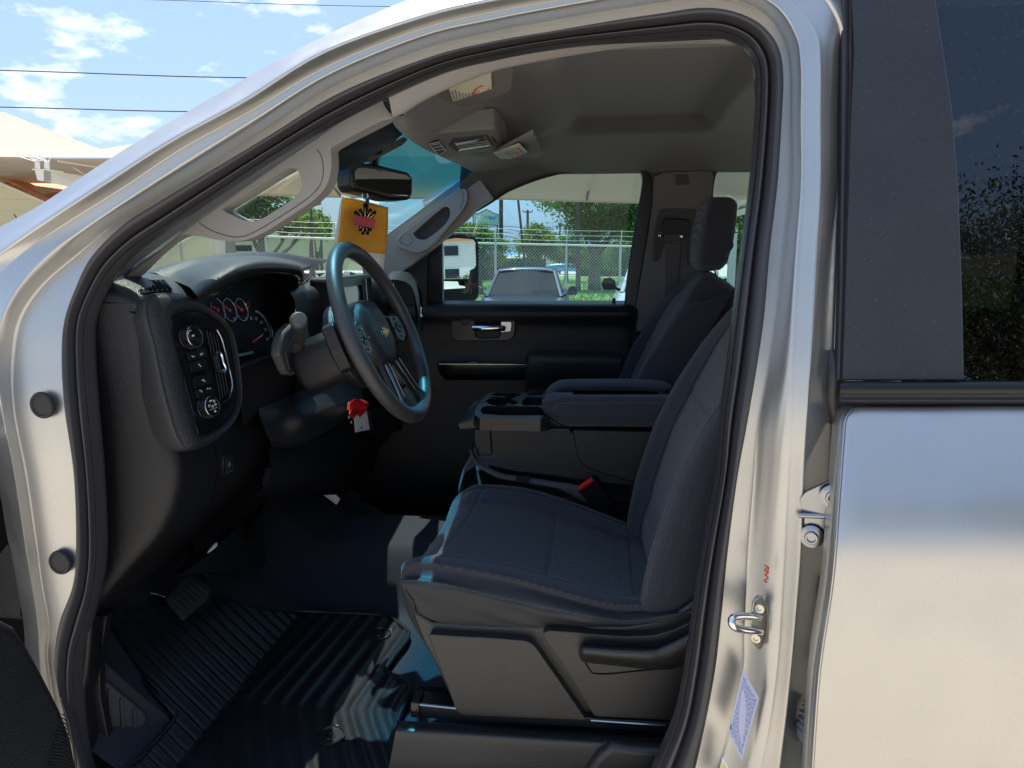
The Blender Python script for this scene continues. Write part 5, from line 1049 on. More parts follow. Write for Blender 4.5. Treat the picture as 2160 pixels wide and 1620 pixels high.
# ---- plastic seat base
g = G(); sh_o = [(869,1283),(884,1296),(911,1313),(985,1319),(1059,1322),(1133,1322),(1230,1322),(1318,1321),(1378,1311),(1430,1292),(1463,1268),(1500,1240),(1530,1300),(1510,1530),(1426,1524),(1244,1516),(974,1507),(960,1500),(941,1453),(920,1405),(893,1355),(874,1308)]
g.slab([P(x, y, 1.345) for x, y in sh_o], (0, .06, 0)); sb_ = g.build('seat_base', M['base_plastic'], ds, bevel=.012, seg=6)
def plate(pts, Y, th, nm, m='plastic', bev=.007, r=.008):
    g = G(); g.slab(fillet([P(x, y, Y) for x, y in pts], r, 4), (0, th, 0)); return g.build(nm, M['base_plastic'], sb_, bevel=.011, seg=6)
plate([(903,1338),(960,1342),(1040,1346),(1112,1352),(1128,1362),(1238,1520),(976,1510),(962,1500),(944,1448)], 1.322, .05, 'valance_panel')
plate([(1143,1338),(1155,1330),(1200,1333),(1250,1338),(1320,1343),(1380,1341),(1425,1328),(1462,1310),(1520,1270),(1525,1530),(1426,1520),(1254,1512),(1205,1430)], 1.322, .05, 'side_panel')
g = G(); lv = []
for x, yt, yb, k in ((1221,1370,1380,.3),(1226,1363,1392,.8),(1240,1362,1397,1),(1300,1366,1404,1.05),(1370,1368,1411,1.05),(1393,1364,1412,1.0),(1430,1348,1406,1.0),(1470,1325,1396,1.0),(1500,1300,1390,.9)):
    lv.append([P(x, yt, 1.325), P(x, yt, 1.322-.018*k), P(x, yt+5, 1.322-.030*k), P(x, (yt*.6+yb*.4)+2, 1.322-.034*k), P(x, yb-8, 1.322-.026*k), P(x, yb, 1.322-.012*k), P(x, yb+1, 1.325)])
g.loft(lv, 30, 60); g.build('recline_lever', M['base_plastic'], sb_, sharp=60)
g = G(); g.tube([P(x, y, 1.321) for x, y in ((1234,1397),(1244,1413),(1254,1421),(1290,1421),(1360,1414),(1420,1410))], .0013, 6, smooth=30); g.build('lever_recess_line', M['dark'], sb_)
# rails and riser trim
g = G(); g.slab([P(868,1484,1.325), P(966,1496,1.325), P(1426,1526,1.325), P(1424,1546,1.325), P(866,1514,1.325)], (0, .05, 0)); rl = g.build('seat_rail', M['plastic_smooth'], ds, bevel=.003)
g = G(); g.slab([P(880,1462,1.42), P(940,1466,1.42), P(960,1480,1.42), P(950,1490,1.42), P(880,1480,1.42)], (0, .03, 0)); g.slab([P(866,1482,1.315), P(884,1484,1.315), P(884,1516,1.315), P(866,1512,1.315)], (0, .05, 0)); g.build('rail_end', M['gloss'], rl, bevel=.002)
g = G(); g.tube([P(884,1486,1.322), P(962,1494,1.322)], .0035, 8); g.tube([P(1246,1519,1.322), P(1404,1530,1.322)], .003, 8); g.build('rail_bright_edge', M['satin'], rl)
g = G(); rs = []
for x, y0 in ((842,1522),(850,1522),(1000,1531),(1150,1541),(1300,1550),(1440,1560),(1560,1568)):
    rs.append([P(x, y0-2, 1.36), P(x, y0, 1.32), P(x, y0+10, 1.295), P(x-2, y0+16, 1.285), P(x-4, y0+26, 1.279), P(x-10, y0+60, 1.276), P(x-20, y0+110, 1.272), P(x-40, y0+220, 1.27)])
g.loft(rs, 40, 40); rise = g.build('seat_riser_trim', M['base_plastic'], truck, sharp=0)
g = G(); g.slab([P(842,1522,1.33), P(842,1535,1.285), P(826,1625,1.272), P(800,1760,1.27), P(800,1760,1.38), P(842,1522,1.40)], (.006, 0, 0)); g.build('riser_end', M['plastic'], rise)
g = G(); g.slab([P(x, y, 1.255) for x, y in ((1290,1572),(1330,1580),(1420,1586),(1560,1600),(1560,1800),(1180,1800),(1230,1640),(1262,1596))], (0, .03, 0)); g.build('sill_cover', M['base_plastic'], rise, bevel=.014, seg=5)
# buckle and its stalk
g = G(); bk = [P(1219,1035,1.90), P(1224,1024,1.90), P(1250,1009,1.90), P(1256,1011,1.90), P(1291,1062,1.92), P(1256,1080,1.92)]
g.slab(fillet(bk, .006, 3), (.006, .028, 0)); bu = g.build('belt_buckle', M['plastic_smooth'], ds, bevel=.004, seg=4)
g = G(); g.tube([P(1222,1030,1.895), P(1250,1010,1.895)], .0075, 10); g.build('buckle_button', M['red'], bu)
g = G(); g.slab([P(1275,1072,1.925), P(1288,1062,1.925), P(1345,1095,1.93), P(1320,1110,1.93)], (.003, .01, 0)); g.build('buckle_stalk', M['dark'], bu, bevel=.002)
# floor level between seats
# ---- passenger seat
pc_ = G(); pc_.box((-.08, 2.46, 1.02), (.56, .50, .14)); ps = pc_.build('passenger_seat', M['fabric'], truck, bevel=.05, seg=5)
seat_back(ps, 2.45, -.055, thick=.10)
headrest(ps, 2.44, .405, 1.812, w=.27, h=.092)
pb_ = G(); pb_.box((-.05, 2.46, .82), (.45, .44, .3)); pb_.build('seat_base', M['plastic'], ps, bevel=.02)
# ---- jump seat cushion under the console
g = G(); jr = []
for y, k in ((1.925, .6), (1.94, .95), (2.0, 1), (2.1, 1.02), (2.18, 1), (2.22, .6)):
    f0 = P(958, 1045, 1.93); f1 = P(966, 985, 1.93)
    jr.append([Vector((-.33+.03*(1-k), y, .98)), Vector((-.36+.02*(1-k), y, 1.06)), Vector((-.352+.02*(1-k), y, 1.12)), Vector((-.33, y, 1.165*k+1.10*(1-k))), Vector((-.28, y, 1.185*k+1.12*(1-k))), Vector((-.1, y, 1.16)), Vector((.12, y, 1.13))])
g.loft(jr, 40, 30); js = g.build('jump_seat', M['fabric'], truck, sharp=0)
# lap belts lying on it
g = G(); bl_ = [(990,948),(1000,975),(1020,992),(1050,1008),(1082,1014),(1130,1022),(1180,1032),(1235,1060)]; bl2 = [(996,946),(1008,970),(1030,985),(1062,998),(1100,1004),(1150,1012),(1212,1022),(1262,1038)]
g.grid(np.array([[tuple(v) for v in cr([P(x, y, 1.915) for x, y in bl_], 50)], [tuple(v) for v in cr([P(x, y, 1.93) for x, y in bl2], 50)]])); g.build('lap_belt', M['belt'], js, solid=.0015)
g = G(); g.slab(fillet([P(x, y, 1.905) for x, y in ((1090,1004),(1118,1006),(1114,1022),(1088,1016))], .003, 3), (0, .008, 0)); g.build('latch_plate', M['plastic_smooth'], js, bevel=.002)
g = G(); g.slab([P(1247,994,1.935), P(1270,997,1.935), P(1265,1020,1.935), P(1240,1010,1.935)], (0, .002, 0)); g.slab([P(1334,1105,1.90), P(1365,1100,1.9), P(1390,1118,1.9), P(1350,1122,1.9)], (0, .002, 0)); g.build('belt_tail', M['belt'], js)
# ================================================================== flip-down console
CN = 1.925   # near face
def C(x, y, d=0): return P(x, y, CN+d)
g = G(); side_ = [(1000,905),(1034,902),(1204,902),(1216,976),(1249,997),(1345,1026),(1300,1040),(1180,1020),(1082,996),(1030,984),(1010,962),(996,930)]
body_ = [(1002,900),(1204,903),(1205,912),(1378,912),(1420,912),(1420,1035),(1345,1028),(1249,1018),(1150,1004),(1082,996),(1025,982),(1008,962),(998,930)]
g.slab([C(x, y, .008) for x, y in body_], (0, .40, 0)); con = g.build('centre_console', M['plastic'], truck, bevel=.01, seg=4)
g = G(); g.slab([C(x, y) for x, y in ((1000,905),(1034,903),(1038,960),(1012,962),(1000,935))], (0, .03, 0)); g.build('console_end_cover', M['plastic'], con, bevel=.004)
g = G(); g.slab(fillet([C(x, y, -.006) for x, y in ((1207,909),(1215,907),(1420,912),(1420,1022),(1341,1020),(1255,994),(1232,984),(1220,968))], .02, 5), (0, .03, 0)); g.build('console_bin', M['plastic'], con, bevel=.009, seg=5)
g = G(); g.slab([C(964,893,.01), C(993,886,.01), C(1006,888,.01), C(1008,905,.01), C(968,907,.01)], (0, .3, 0)); g.build('console_latch', M['plastic_smooth'], con, bevel=.004)
ztop = C(1010, 872).z; zr = C(1010, 900).z
def T(x, y, d=0): return PZ(x, y, ztop+d)
# tray outline on the top plane
tray = [(1001,874),(1003,862),(1012,848),(1022,836),(1030,829),(1040,827),(1150,829),(1152,840),(1150,868),(1160,882),(1140,884),(1010,882)]
well = [(1014,868),(1016,860),(1026,856),(1130,857),(1140,858),(1150,872),(1148,876),(1060,876),(1018,873)]
cups = [(1026,847),(1034,838),(1046,836),(1060,838),(1068,840),(1064,836),(1040,834),(1036,831),(1050,828),(1080,828),(1100,830),(1098,834),(1086,838),(1078,842),(1090,846),(1092,851),(1078,855),(1050,856),(1032,853)]
slot1 = [(1101,852),(1104,843),(1112,837),(1140,838),(1150,842),(1146,850),(1143,855),(1104,855)]
slot2 = [(1110,832),(1118,829),(1146,829),(1144,833),(1114,834)]
g = G(); tl = fillet([T(*p) for p in tray], .006, 3)
hs = [fillet([T(*p) for p in h_], .004, 3) for h_ in (well, cups, slot1, slot2)]
g.slab(tl, (0, 0, -.035), hs); tro = g.build('console_tray', M['plastic_smooth'], con, bevel=.003, seg=3)
g = G(); g.slab([p+Vector((0, 0, -.030)) for p in [T(1004,872), T(1024,838), T(1150,832), T(1156,880)]], (0, 0, -.004)); g.build('tray_floor', M['dark'], tro)
g = G(); rim_ = [C(x, y, d_) for x, y, d_ in ((999,884,.004),(1000,880,-.004),(1080,882,-.01),(1150,883,-.008),(1185,898,.0),(1192,903,.004))]
g.slab([C(997,898), C(1001,874,-.002), C(1010,878,-.004), C(1160,882,-.004), C(1192,902,0), C(1100,903,0)], (0, .02, 0)); g.build('tray_skirt', M['plastic_smooth'], tro, bevel=.005, seg=4)
g = G()
for c_, rx in (((1062, 848), .034), ((1070, 832), .034)):
    pass
g.tube([T(x, y, .0008) for x, y in ((1020,849),(1030,842),(1048,840)) ], .0008, 5)
g.build('tray_line', M['thread'], tro)
# padded lid with two ridges and a recess
LZ = P(1250, 832, CN).z
g = G(); lid = []
for x, yt, ys_, yb in ((1143,846,850,856),(1150,838,848,872),(1166,833,850,884),(1190,832,851,897),(1280,832,851,898),(1380,832,851,899),(1440,832,851,899)):
    lid.append([C(x, yb+1, .05), C(x, yb, .012), C(x, (ys_+yb)/2+8, -.006), C(x, ys_+6, -.008), C(x, ys_-2, .0), C(x, yt+6, .02), C(x, yt+1, .045), C(x, yt, .07), C(x+1, yt+2, .10), C(x+3, yt+8, .115)])
g.loft(lid, 40, 50); ld = g.build('armrest_lid', M['fabric'], con, sharp=0)
g = G(); lid = []
for x, yt in ((1149,832),(1156,818),(1172,806),(1196,800),(1280,799),(1360,800),(1400,804),(1416,812)):
    lid.append([C(x-6, yt+24, .16), C(x-3, yt+16, .165), C(x, yt+6, .19), C(x, yt+1, .22), C(x, yt, .27), C(x+2, yt+4, .33), C(x+2, yt+30, .35)])
g.loft(lid, 40, 50); g.build('lid_far_ridge', M['fabric'], ld, sharp=0)
g = G(); g.slab([C(x, y, d_) for x, y, d_ in ((1150,838,.06),(1160,822,.20),(1212,820,.20),(1206,837,.06))], (0, 0, -.01)); g.build('lid_top', M['plastic_smooth'], ld); g = G(); g.slab([C(x, y, d_) for x, y, d_ in ((1390,834,.06),(1384,822,.20),(1410,816,.20),(1430,836,.06))], (0, 0, -.01)); g.build('lid_top', M['plastic_smooth'], ld)
zl = C(1250, 838, .08).z-.018
g = G(); g.slab([C(1206,844,.08), C(1212,828,.19), C(1385,828,.19), C(1392,844,.08)], (0, 0, -.01)); g.build('lid_recess', M['plastic'], ld)
g = G(); g.tube([C(x, y, -.009) for x, y in ((1166,874),(1170,860),(1180,852),(1200,850),(1300,850),(1400,850))], .0009, 5, smooth=60); g.build('lid_stitching', M['thread'], ld)
# ================================================================== floor, pedals, mat
def fz(X, Y):
    z = .645
    if X < -.86: z += (-.86-X)*.75
    t = max(0, min(1, (Y-1.98)/.16)); z += .17*t*t*(3-2*t)*(1 if Y < 2.4 else max(0, 1-(Y-2.4)/.2))   # tunnel
    return z
xs = np.linspace(-1.3, 1.56, 130); ysn = np.linspace(1.2, 2.85, 90)
g = G(); g.grid(np.array([[(x, y, fz(x, y)) for x in xs] for y in ysn])); g.build('carpet_floor', M['carpet'], truck, sharp=0)
g = G(); g.add([(-1.3, 1.24, .5), (-1.3, 2.85, .5), (-1.15, 2.85, 1.5), (-1.15, 1.24, 1.5)], [(0, 1, 2, 3)]); g.build('firewall_carpet', M['carpet'], truck)
# side kick panel and its bright front edge
g = G(); kp = []
for y, x0 in ((1300, 190), (1360, 186), (1420, 180), (1464, 173), (1540, 180), (1640, 196), (1760, 230)):
    kp.append([P(x0-14, y, 1.20), P(x0-4, y, 1.195), P(x0+6, y, 1.20), P(x0+16, y, 1.215), P(x0+26, y, 1.24), P(x0+34, y+(4 if y > 1500 else 0), 1.30)])
g.loft(kp, 30, 40); g.build('kick_panel', M['plastic'], truck, sharp=0)
g = G(); g.slab([P(190,1300,1.25), P(225,1300,1.26), P(209,1400,1.26), P(211,1470,1.25), P(228,1560,1.245), P(262,1640,1.24), P(330,1760,1.24), P(180,1760,1.23), P(170,1460,1.23)], (0, .02, 0)); g.build('kick_side', M['plastic'], truck, bevel=.003)
# foot rest
g = G(); fr = fillet([P(205,1385,1.36), P(361,1521,1.50), P(352,1534,1.50), P(296,1596,1.44), P(262,1650,1.40), P(225,1560,1.36), P(205,1440,1.36)], .02, 3)
fn = (P(361,1521,1.36)-P(205,1385,1.275)).cross(P(262,1650,1.275)-P(205,1385,1.275)).normalized(); fn = fn if fn.z > 0 else -fn
fo_ = P(290, 1500, 1.315)
def FR(x, y, d=0): return PP(x, y, fo_, fn, d)
g.slab(fillet([FR(200,1382), FR(361,1521), FR(352,1534), FR(296,1596), FR(262,1660), FR(215,1580), FR(195,1440)], .012, 4), -fn*.03); frt = g.build('foot_rest', M['carpet'], truck, bevel=.008)
padp = [(212,1428),(303,1503),(305,1520),(268,1563),(254,1568),(222,1534)]
g = G(); g.slab(fillet([FR(*p, .004) for p in padp], .008, 4), -fn*.006); pdd = g.build('rest_pad', mat('foot_pad', (.030, .031, .038), .7, bump=('noise', 700, .5)), frt, bevel=.002)
g = G(); g.tube([v+fn*.001 for v in fillet([FR(*p, .004) for p in padp], .008, 4)], .0018, 6, closed=True)
for (a_, b_, c_) in (((227,1452),(226,1530),.0), ((253,1472),(256,1556),.0), ((280,1494),(281,1545),0)):
    g.tube([FR(*a_, .006), FR((a_[0]+b_[0])/2+1, (a_[1]+b_[1])/2, .006), FR(*b_, .006)], .0045, 8, smooth=12, flat=.35)
g.build('pad_ribs', M['rubber'], pdd)
# brake pedal
pn = Vector((.55, -.35, .75)).normalized(); po = P(400, 1255, 1.62)
def PB(x, y, d=0): return PP(x, y, po, pn, d)
pp_ = [(408,1214),(442,1236),(444,1248),(438,1262),(392,1304),(384,1305),(352,1268),(350,1262),(385,1222),(400,1214)]
g = G(); g.slab(fillet([PB(*p) for p in pp_], .006, 3), -pn*.012); bp_ = g.build('brake_pedal', M['rubber'], truck, bevel=.003)
g = G()
for k in range(6):
    t = k/5.; g.tube([PB(366+42*t, 1262-38*t+4, .003), PB(394+42*t, 1290-38*t+0, .003)], .0026, 8)
g.build('pedal_ribs', M['rubber'], bp_)
g = G(); g.tube([PB(425, 1225, -.012), P(418, 1200, 1.68), P(400, 1160, 1.72), P(392, 1080, 1.78)], .011, 10); g.build('pedal_arm', M['dark'], bp_)
g = G(); g.tube([PB(432, 1205, -.005), PB(444, 1222, -.005)], .003, 8); g.tube([PB(x, y, -.01) for x, y in ((320,1246),(335,1249),(352,1255))], .0016, 6); g.build('pedal_edge', M['satin'], bp_)
# panel beside the tunnel with a round opening, cable tie
g = G(); tp = [(380,1215),(440,1170),(510,1105),(552,1100),(556,1140),(562,1188),(552,1200),(500,1204),(430,1208)]
g.slab(fillet([PX(x, y, -.93) for x, y in tp], .015, 4), (-.03, 0, 0), []); tpo = g.build('lower_panel', M['plastic'], truck, bevel=.012, seg=4)
g = G(); c = PX(526, 1124, -.926); g.lathe(c, (1, -.2, .1), [(.021, 0), (.023, .003), (.019, .003), (.017, -.002), (.002, -.002)], 30); g.build('panel_opening', M['dark'], tpo)
g = G(); g.tube([PX(x, y, -.9) for x, y in ((438,1166),(446,1158),(454,1150),(457,1145))], [.001, .004, .005, .002], 6, smooth=10); g.build('clip', M['white'], tpo)
# tunnel side and passenger foot well
# ---- floor mat: own thing
M_Z = .662
mo_ = [(458,1281),(470,1276),(489,1274),(533,1287),(700,1294),(805,1300),(830,1310),(858,1331),(862,1340),(856,1356),(840,1376),(822,1400),(815,1413),(822,1424),(845,1434),(860,1446),(862,1460),(855,1485),(844,1509),(826,1560),(800,1640),(300,1640),(300,1600),(318,1578),(356,1536),(368,1516),(365,1506),(330,1470),(290,1430),(250,1400),(214,1385),(210,1370),(222,1362),(255,1366),(284,1362),(320,1340),(360,1318),(391,1304),(410,1312),(428,1312),(440,1300)]
def mz(X, Y): return fz(X, min(Y, 1.97))+.017
def onmat(x, y):
    z = M_Z
    for _ in range(8):
        p = PZ(x, y, z); z = mz(p.x, p.y)
    return PZ(x, y, z)
poly = [onmat(x, y) for x, y in [tuple(q)[:2] for q in cr([(a_, b_, 0) for a_, b_ in mo_], 200, True)]]
px_ = np.array([[p.x, p.y] for p in poly])
def inside(X, Y):
    c = np.zeros_like(X, bool); j = len(px_)-1
    for i in range(len(px_)):
        xi, yi = px_[i]; xj, yj = px_[j]
        m_ = ((yi > Y) != (yj > Y)); 
        with np.errstate(divide='ignore', invalid='ignore'): c ^= m_ & (X < (xj-xi)*(Y-yi)/(yj-yi+1e-12)+xi)
        j = i
    return c
x0, x1 = px_[:, 0].min(), px_[:, 0].max(); y0, y1 = px_[:, 1].min(), px_[:, 1].max()
st_ = .0045; gx = np.arange(x0, x1, st_); gy = np.arange(y0, y1, st_); GX, GY = np.meshgrid(gx, gy); ins = inside(GX, GY)
def rib(X, Y):
    # chevron channels: one family across the heel area, another up the toe board
    sh_ = np.where(Y > 1.5, .11*(Y-1.5), .55*(1.5-Y)); sh_ = sh_+.004*np.exp(-((Y-1.5)/.02)**2)
    r1 = .5+.5*np.cos(2*math.pi*(X-sh_)/.046); r1 = r1**1.5
    a2 = (Y*1.0+X*.22)/.036; r2 = (.5+.5*np.cos(2*math.pi*a2))**2
    w_ = 1/(1+np.exp((X+.85)/.012)); return .0060*(r1*(1-w_)+.75*r2*w_)
GZ = np.array([[mz(x, y) for x in gx] for y in gy])+rib(GX, GY)
anch = [(800,1340), (697,1556)]
ap = [onmat(*q) for q in anch]
for q in ap:
    rr_ = np.hypot(GX-q.x, GY-q.y); flat = rr_ < .034; GZ = np.where(flat, np.array([[mz(q.x, q.y)]])+.003-.002*(rr_ > .030)+.0*rr_, GZ)
idx = -np.ones(GX.shape, int); vs = []; fs = []
for i, j in zip(*np.nonzero(ins)): idx[i, j] = len(vs); vs.append((GX[i, j], GY[i, j], GZ[i, j]))
for i in range(len(gy)-1):
    for j in range(len(gx)-1):
        q = (idx[i, j], idx[i, j+1], idx[i+1, j+1], idx[i+1, j])
        if min(q) >= 0: fs.append(q)
g = G(); g.add(vs, fs); fm = g.build('floor_mat', M['mat'], None, sharp=0); tag(fm, 'ribbed black rubber all-weather mat in the driver footwell', 'floor mat')
g = G(); g.tube([p+Vector((0, 0, .004)) for p in poly], .0062, 8, closed=True); g.build('mat_rim', M['mat'], fm, sharp=0)
for q in ap:
    g = G(); g.lathe((q.x, q.y, mz(q.x, q.y)+.002), (0, 0, 1), [(.034, 0), (.034, .005), (.030, .006), (.028, .003), (.013, .003), (.012, .005), (.009, .005), (.008, .002), (.001, .002)], 36); g.build('mat_anchor', M['mat'], fm)
# ================================================================== outside
M['leaf'] = mat('leaf_green', (.075, .135, .03), .6, var=(1.2, .45), transl=(.22, .36, .05))
M['leaf2'] = mat('leaf_dark', (.045, .12, .028), .55, var=(1.2, .45), transl=(.14, .32, .05))
M['leaf3'] = mat('live_oak_leaf', (.028, .042, .018), .6, var=(1.5, .5))
M['bark'] = mat('bark', (.11, .09, .07), .9, bump=('noise', 8, .6), var=(3, .3))
M['cloth'] = mat('tan_shade_cloth', (.56, .50, .43), .9, var=(.5, .06), transl=(.50, .42, .33), bump=('noise', 60, .3))
M['white_steel'] = mat('white_painted_steel', (.7, .7, .66), .45)
M['galv'] = mat('galvanised_steel', (.5, .53, .52), .5, .5)
M['pole'] = mat('weathered_pole', (.07, .06, .055), .9, var=(3, .3))
M['grass'] = mat('grass_ground', (.15, .26, .06), .95, var=(2.5, .35), bump=('noise', 30, 1))
def tree(label, base, h, crown, leaf='leaf', n=5000, size=.13, trunk=.16, group='trees beyond the fence', seed=1, lean=(0, 0)):
    """crown: list of (dx, dy, dz, rx, rz) clumps round the base point"""
    rs = np.random.default_rng(seed); t = thing('tree', base, label, 'tree', group); b = Vector(base)
    g = G(); top = max(c[2] for c in crown)
    g.tube([b+Vector((0, 0, -.1)), b+Vector((lean[0]*.3, lean[1]*.3, top*.3)), b+Vector((lean[0], lean[1], top*.62))], [trunk*1.25, trunk*.9, trunk*.6], 12, smooth=10)
    for c in crown:
        e = b+Vector((c[0], c[1], c[2])); s = b+Vector((lean[0]*.6, lean[1]*.6, min(top*.45, max(.5, c[2]*.5))))
        g.tube([s, s.lerp(e, .5)+Vector((0, 0, -.12*c[3])), e], [trunk*.5, trunk*.3, trunk*.08], 7, smooth=8)
        for _ in range(3):
            d = Vector(rs.normal(size=3)).normalized()*c[3]*.7; g.tube([s.lerp(e, .6), e+Vector((d.x, d.y, abs(d.z)*.5))], [trunk*.2, trunk*.04], 5)
    g.build('trunk', M['bark'], t, sharp=0)
    w = np.array([c[3]**2*c[4] for c in crown]); w = w/w.sum(); cents = []
    for c, k in zip(crown, (w*n/26).astype(int)+3):
        d = rs.normal(size=(k, 3)); d /= np.linalg.norm(d, axis=1)[:, None]; r_ = rs.uniform(.35, 1.0, k)**.6
        cents.append(np.array([b.x+c[0], b.y+c[1], b.z+c[2]])+d*r_[:, None]*np.array([c[3], c[3], c[4]]))
    cents = np.concatenate(cents); per = 26; m = len(cents)*per
    spread = np.repeat(rs.uniform(.12, .30, len(cents))*np.mean([c[3] for c in crown]), per)
    pos = np.repeat(cents, per, 0)+rs.normal(size=(m, 3))*spread[:, None]*np.array([1, 1, .6])
    a_ = rs.normal(size=(m, 3)); a_ /= np.linalg.norm(a_, axis=1)[:, None]; q = rs.normal(size=(m, 3)); q[:, 2] += .6; bb = np.cross(a_, q); bb /= np.linalg.norm(bb, axis=1)[:, None]+1e-9
    s = rs.uniform(.6, 1.3, m)[:, None]*size; L = a_*s; Wd = bb*s*.42
    vs = np.stack([pos-L*.5, pos+Wd*.5, pos+L*.5, pos-Wd*.5], 1).reshape(-1, 3)
    me = bpy.data.meshes.new('crown'); me.vertices.add(len(vs)); me.vertices.foreach_set('co', vs.ravel()); me.loops.add(m*4); me.polygons.add(m)
    me.loops.foreach_set('vertex_index', np.arange(m*4)); me.polygons.foreach_set('loop_start', np.arange(m)*4); me.polygons.foreach_set('loop_total', np.full(m, 4)); me.update(); me.validate()
    me.materials.append(M[leaf]); o = bpy.data.objects.new('crown', me); sc.collection.objects.link(o); attach(o, t); return t
def gp(px, D):            # ground point under a photo column at depth D
    p = P(px, 535, D); return Vector((p.x, p.y, 0))
def crownpx(px, py, D, rpx, rz, base):   # clump centre from the photo at depth D
    p = P(px, py, D); s = D/F0; return (p.x-base.x, p.y-base.y, p.z, rpx*s, rz*s)
# ---- ground beyond: grass field, far road
gr = G(); gr.add([(-80, 20.5, .004), (60, 22.5, .004), (60, 58, .004), (-80, 58, .004)], [(0, 1, 2, 3)]); o = gr.build('grass', M['grass'], smooth=False); o['kind'] = 'stuff'
n = 26000; r2 = np.random.default_rng(3); X = r2.uniform(-16, 12, n); Y = 22+(r2.random(n)**1.4)*26; gg = G()
ang = r2.uniform(0, 6.28, n); hh = r2.uniform(.06, .16, n); ww = r2.uniform(.02, .05, n)
vs = np.stack([np.stack([X-np.cos(ang)*ww, Y-np.sin(ang)*ww, np.zeros(n)], 1), np.stack([X+np.cos(ang)*ww, Y+np.sin(ang)*ww, np.zeros(n)], 1), np.stack([X+r2.normal(0, .04, n), Y+r2.normal(0, .04, n), hh], 1)], 1).reshape(-1, 3)
M['blade'] = mat('grass_blades', (.13, .26, .05), .7, var=(3, .4), transl=(.2, .4, .06))
gg.add(vs, [(3*i, 3*i+1, 3*i+2) for i in range(n)]); o = gg.build('long_grass', M['blade'], smooth=False); o['kind'] = 'stuff'; o['label'] = 'long green grass in the field beyond the chain-link fence'
gr = G(); gr.add([(-200, 58, .008), (200, 58, .008), (200, 70, .008), (-200, 70, .008)], [(0, 1, 2, 3)]); o = gr.build('far_road', mat('pale_road', (.42, .42, .40), .9), smooth=False); o['kind'] = 'structure'
# ---- chain-link fence
fa = P(380, 491, 15.5); fb = P(560, 499, 16.6); fc_ = P(708, 504, 17.4); fd_ = P(1045, 514, 18.9); fe = P(1309, 519, 19.8); ff_ = P(1600, 527, 20.6); fz_ = P(1900, 534, 21.4)
posts = [fa, fb, fc_, fd_, fe, ff_, fz_]
fen = thing('chain_link_fence', (fd_.x, fd_.y, 0), 'galvanised chain-link fence with barbed wire across the back of the lot', 'fence')
g = G(); g.tube(posts, .026, 8); g.build('top_rail', M['galv'], fen)
for p in posts+[P(1195, 517, 19.45), P(870, 509, 18.1)]:
    g = G(); g.tube([Vector((p.x, p.y, -.1)), p+Vector((0, 0, .02))], .032, 8); g.tube([p, p+Vector((.02, -.12, .40))], .014, 6); g.build('fence_post', M['galv'], fen)
g = G()
for k in range(3):
    for a_, b_ in zip(posts[:-1], posts[1:]):
        d = Vector((.006*k, -.04*(k+1), .13*(k+1))); m_ = a_.lerp(b_, .5)+Vector((0, 0, -.02)); g.tube([a_+d, m_+d, b_+d], .004, 4, smooth=6)
g.build('barbed_wire', M['galv'], fen)
g = G(); W_ = .075; wires = []
full = posts; cum = [0]
for a_, b_ in zip(full[:-1], full[1:]): cum.append(cum[-1]+(b_-a_).xy.length)
def fpt(s, z):
    s = max(0, min(cum[-1]-1e-6, s)); i = max(k for k in range(len(cum)-1) if cum[k] <= s); t = (s-cum[i])/(cum[i+1]-cum[i]); p = full[i].lerp(full[i+1], t); return Vector((p.x, p.y, z)), p.z
s = 0; Hf = 1.9
vsn, fsn = [], []
while s < cum[-1]-.1:
    for sg in (1, -1):
        s0 = s if sg == 1 else s+Hf
        if s0+sg*Hf > cum[-1]-.01 or s0 > cum[-1]-.01: continue
        p0, zt0 = fpt(s0, .02); p1, zt1 = fpt(s0+sg*Hf, 0); p1.z = zt1+.03
        pm, _ = fpt(s0+sg*Hf*.5, 0); pm.z = (.02+p1.z)/2
        g.tube([p0, pm, p1], .0034, 3, caps=False)
    s += .088
g.build('wire_mesh', M['galv'], fen, sharp=0)
# ---- trees seen through the passenger window
b = gp(1255, 35); tree('large dark tree with a thick trunk behind the fence, right of the black pole', b, 7, [crownpx(1262, 430, 35, 85, 60, b), crownpx(1300, 478, 35, 62, 42, b), crownpx(1195, 418, 35, 60, 30, b), crownpx(1225, 480, 35, 38, 30, b), crownpx(1275, 350, 35, 80, 60, b), crownpx(1340, 440, 35, 60, 50, b)], 'leaf2', 26000, .17, .26, seed=4)
b = gp(1135, 40); tree('round bushy light green tree in the middle of the passenger window', b, 4, [crownpx(1135, 505, 40, 40, 26, b), crownpx(1115, 530, 40, 30, 24, b), crownpx(1158, 525, 40, 28, 24, b), crownpx(1128, 490, 40, 25, 16, b)], 'leaf', 5200, .2, .12, seed=5)
b = gp(1012, 36); tree('loose green tree left in the passenger window, beside the towing mirror', b, 4, [crownpx(1000, 505, 36, 40, 30, b), crownpx(1035, 530, 36, 34, 32, b), crownpx(975, 495, 36, 30, 24, b)], 'leaf', 5200, .2, .12, seed=6)
b = gp(1195, 44); tree('low dark green tree between the bushy tree and the large trunk', b, 4, [crownpx(1190, 530, 44, 30, 24, b), crownpx(1215, 535, 44, 28, 26, b), crownpx(1200, 512, 44, 22, 18, b)], 'leaf2', 3800, .2, .12, seed=7)
b = gp(1335, 42); tree('wide olive tree at the right edge of the passenger window', b, 5, [crownpx(1330, 525, 42, 40, 45, b), crownpx(1370, 520, 42, 40, 40, b), crownpx(1300, 545, 42, 26, 30, b)], 'leaf2', 4200, .22, .14, seed=8)
b = gp(1255, 52); tree('shaded tree behind the large trunk, low crown', b, 5, [crownpx(1255, 545, 52, 40, 30, b), crownpx(1290, 540, 52, 30, 30, b)], 'leaf2', 2600, .25, .14, seed=9)
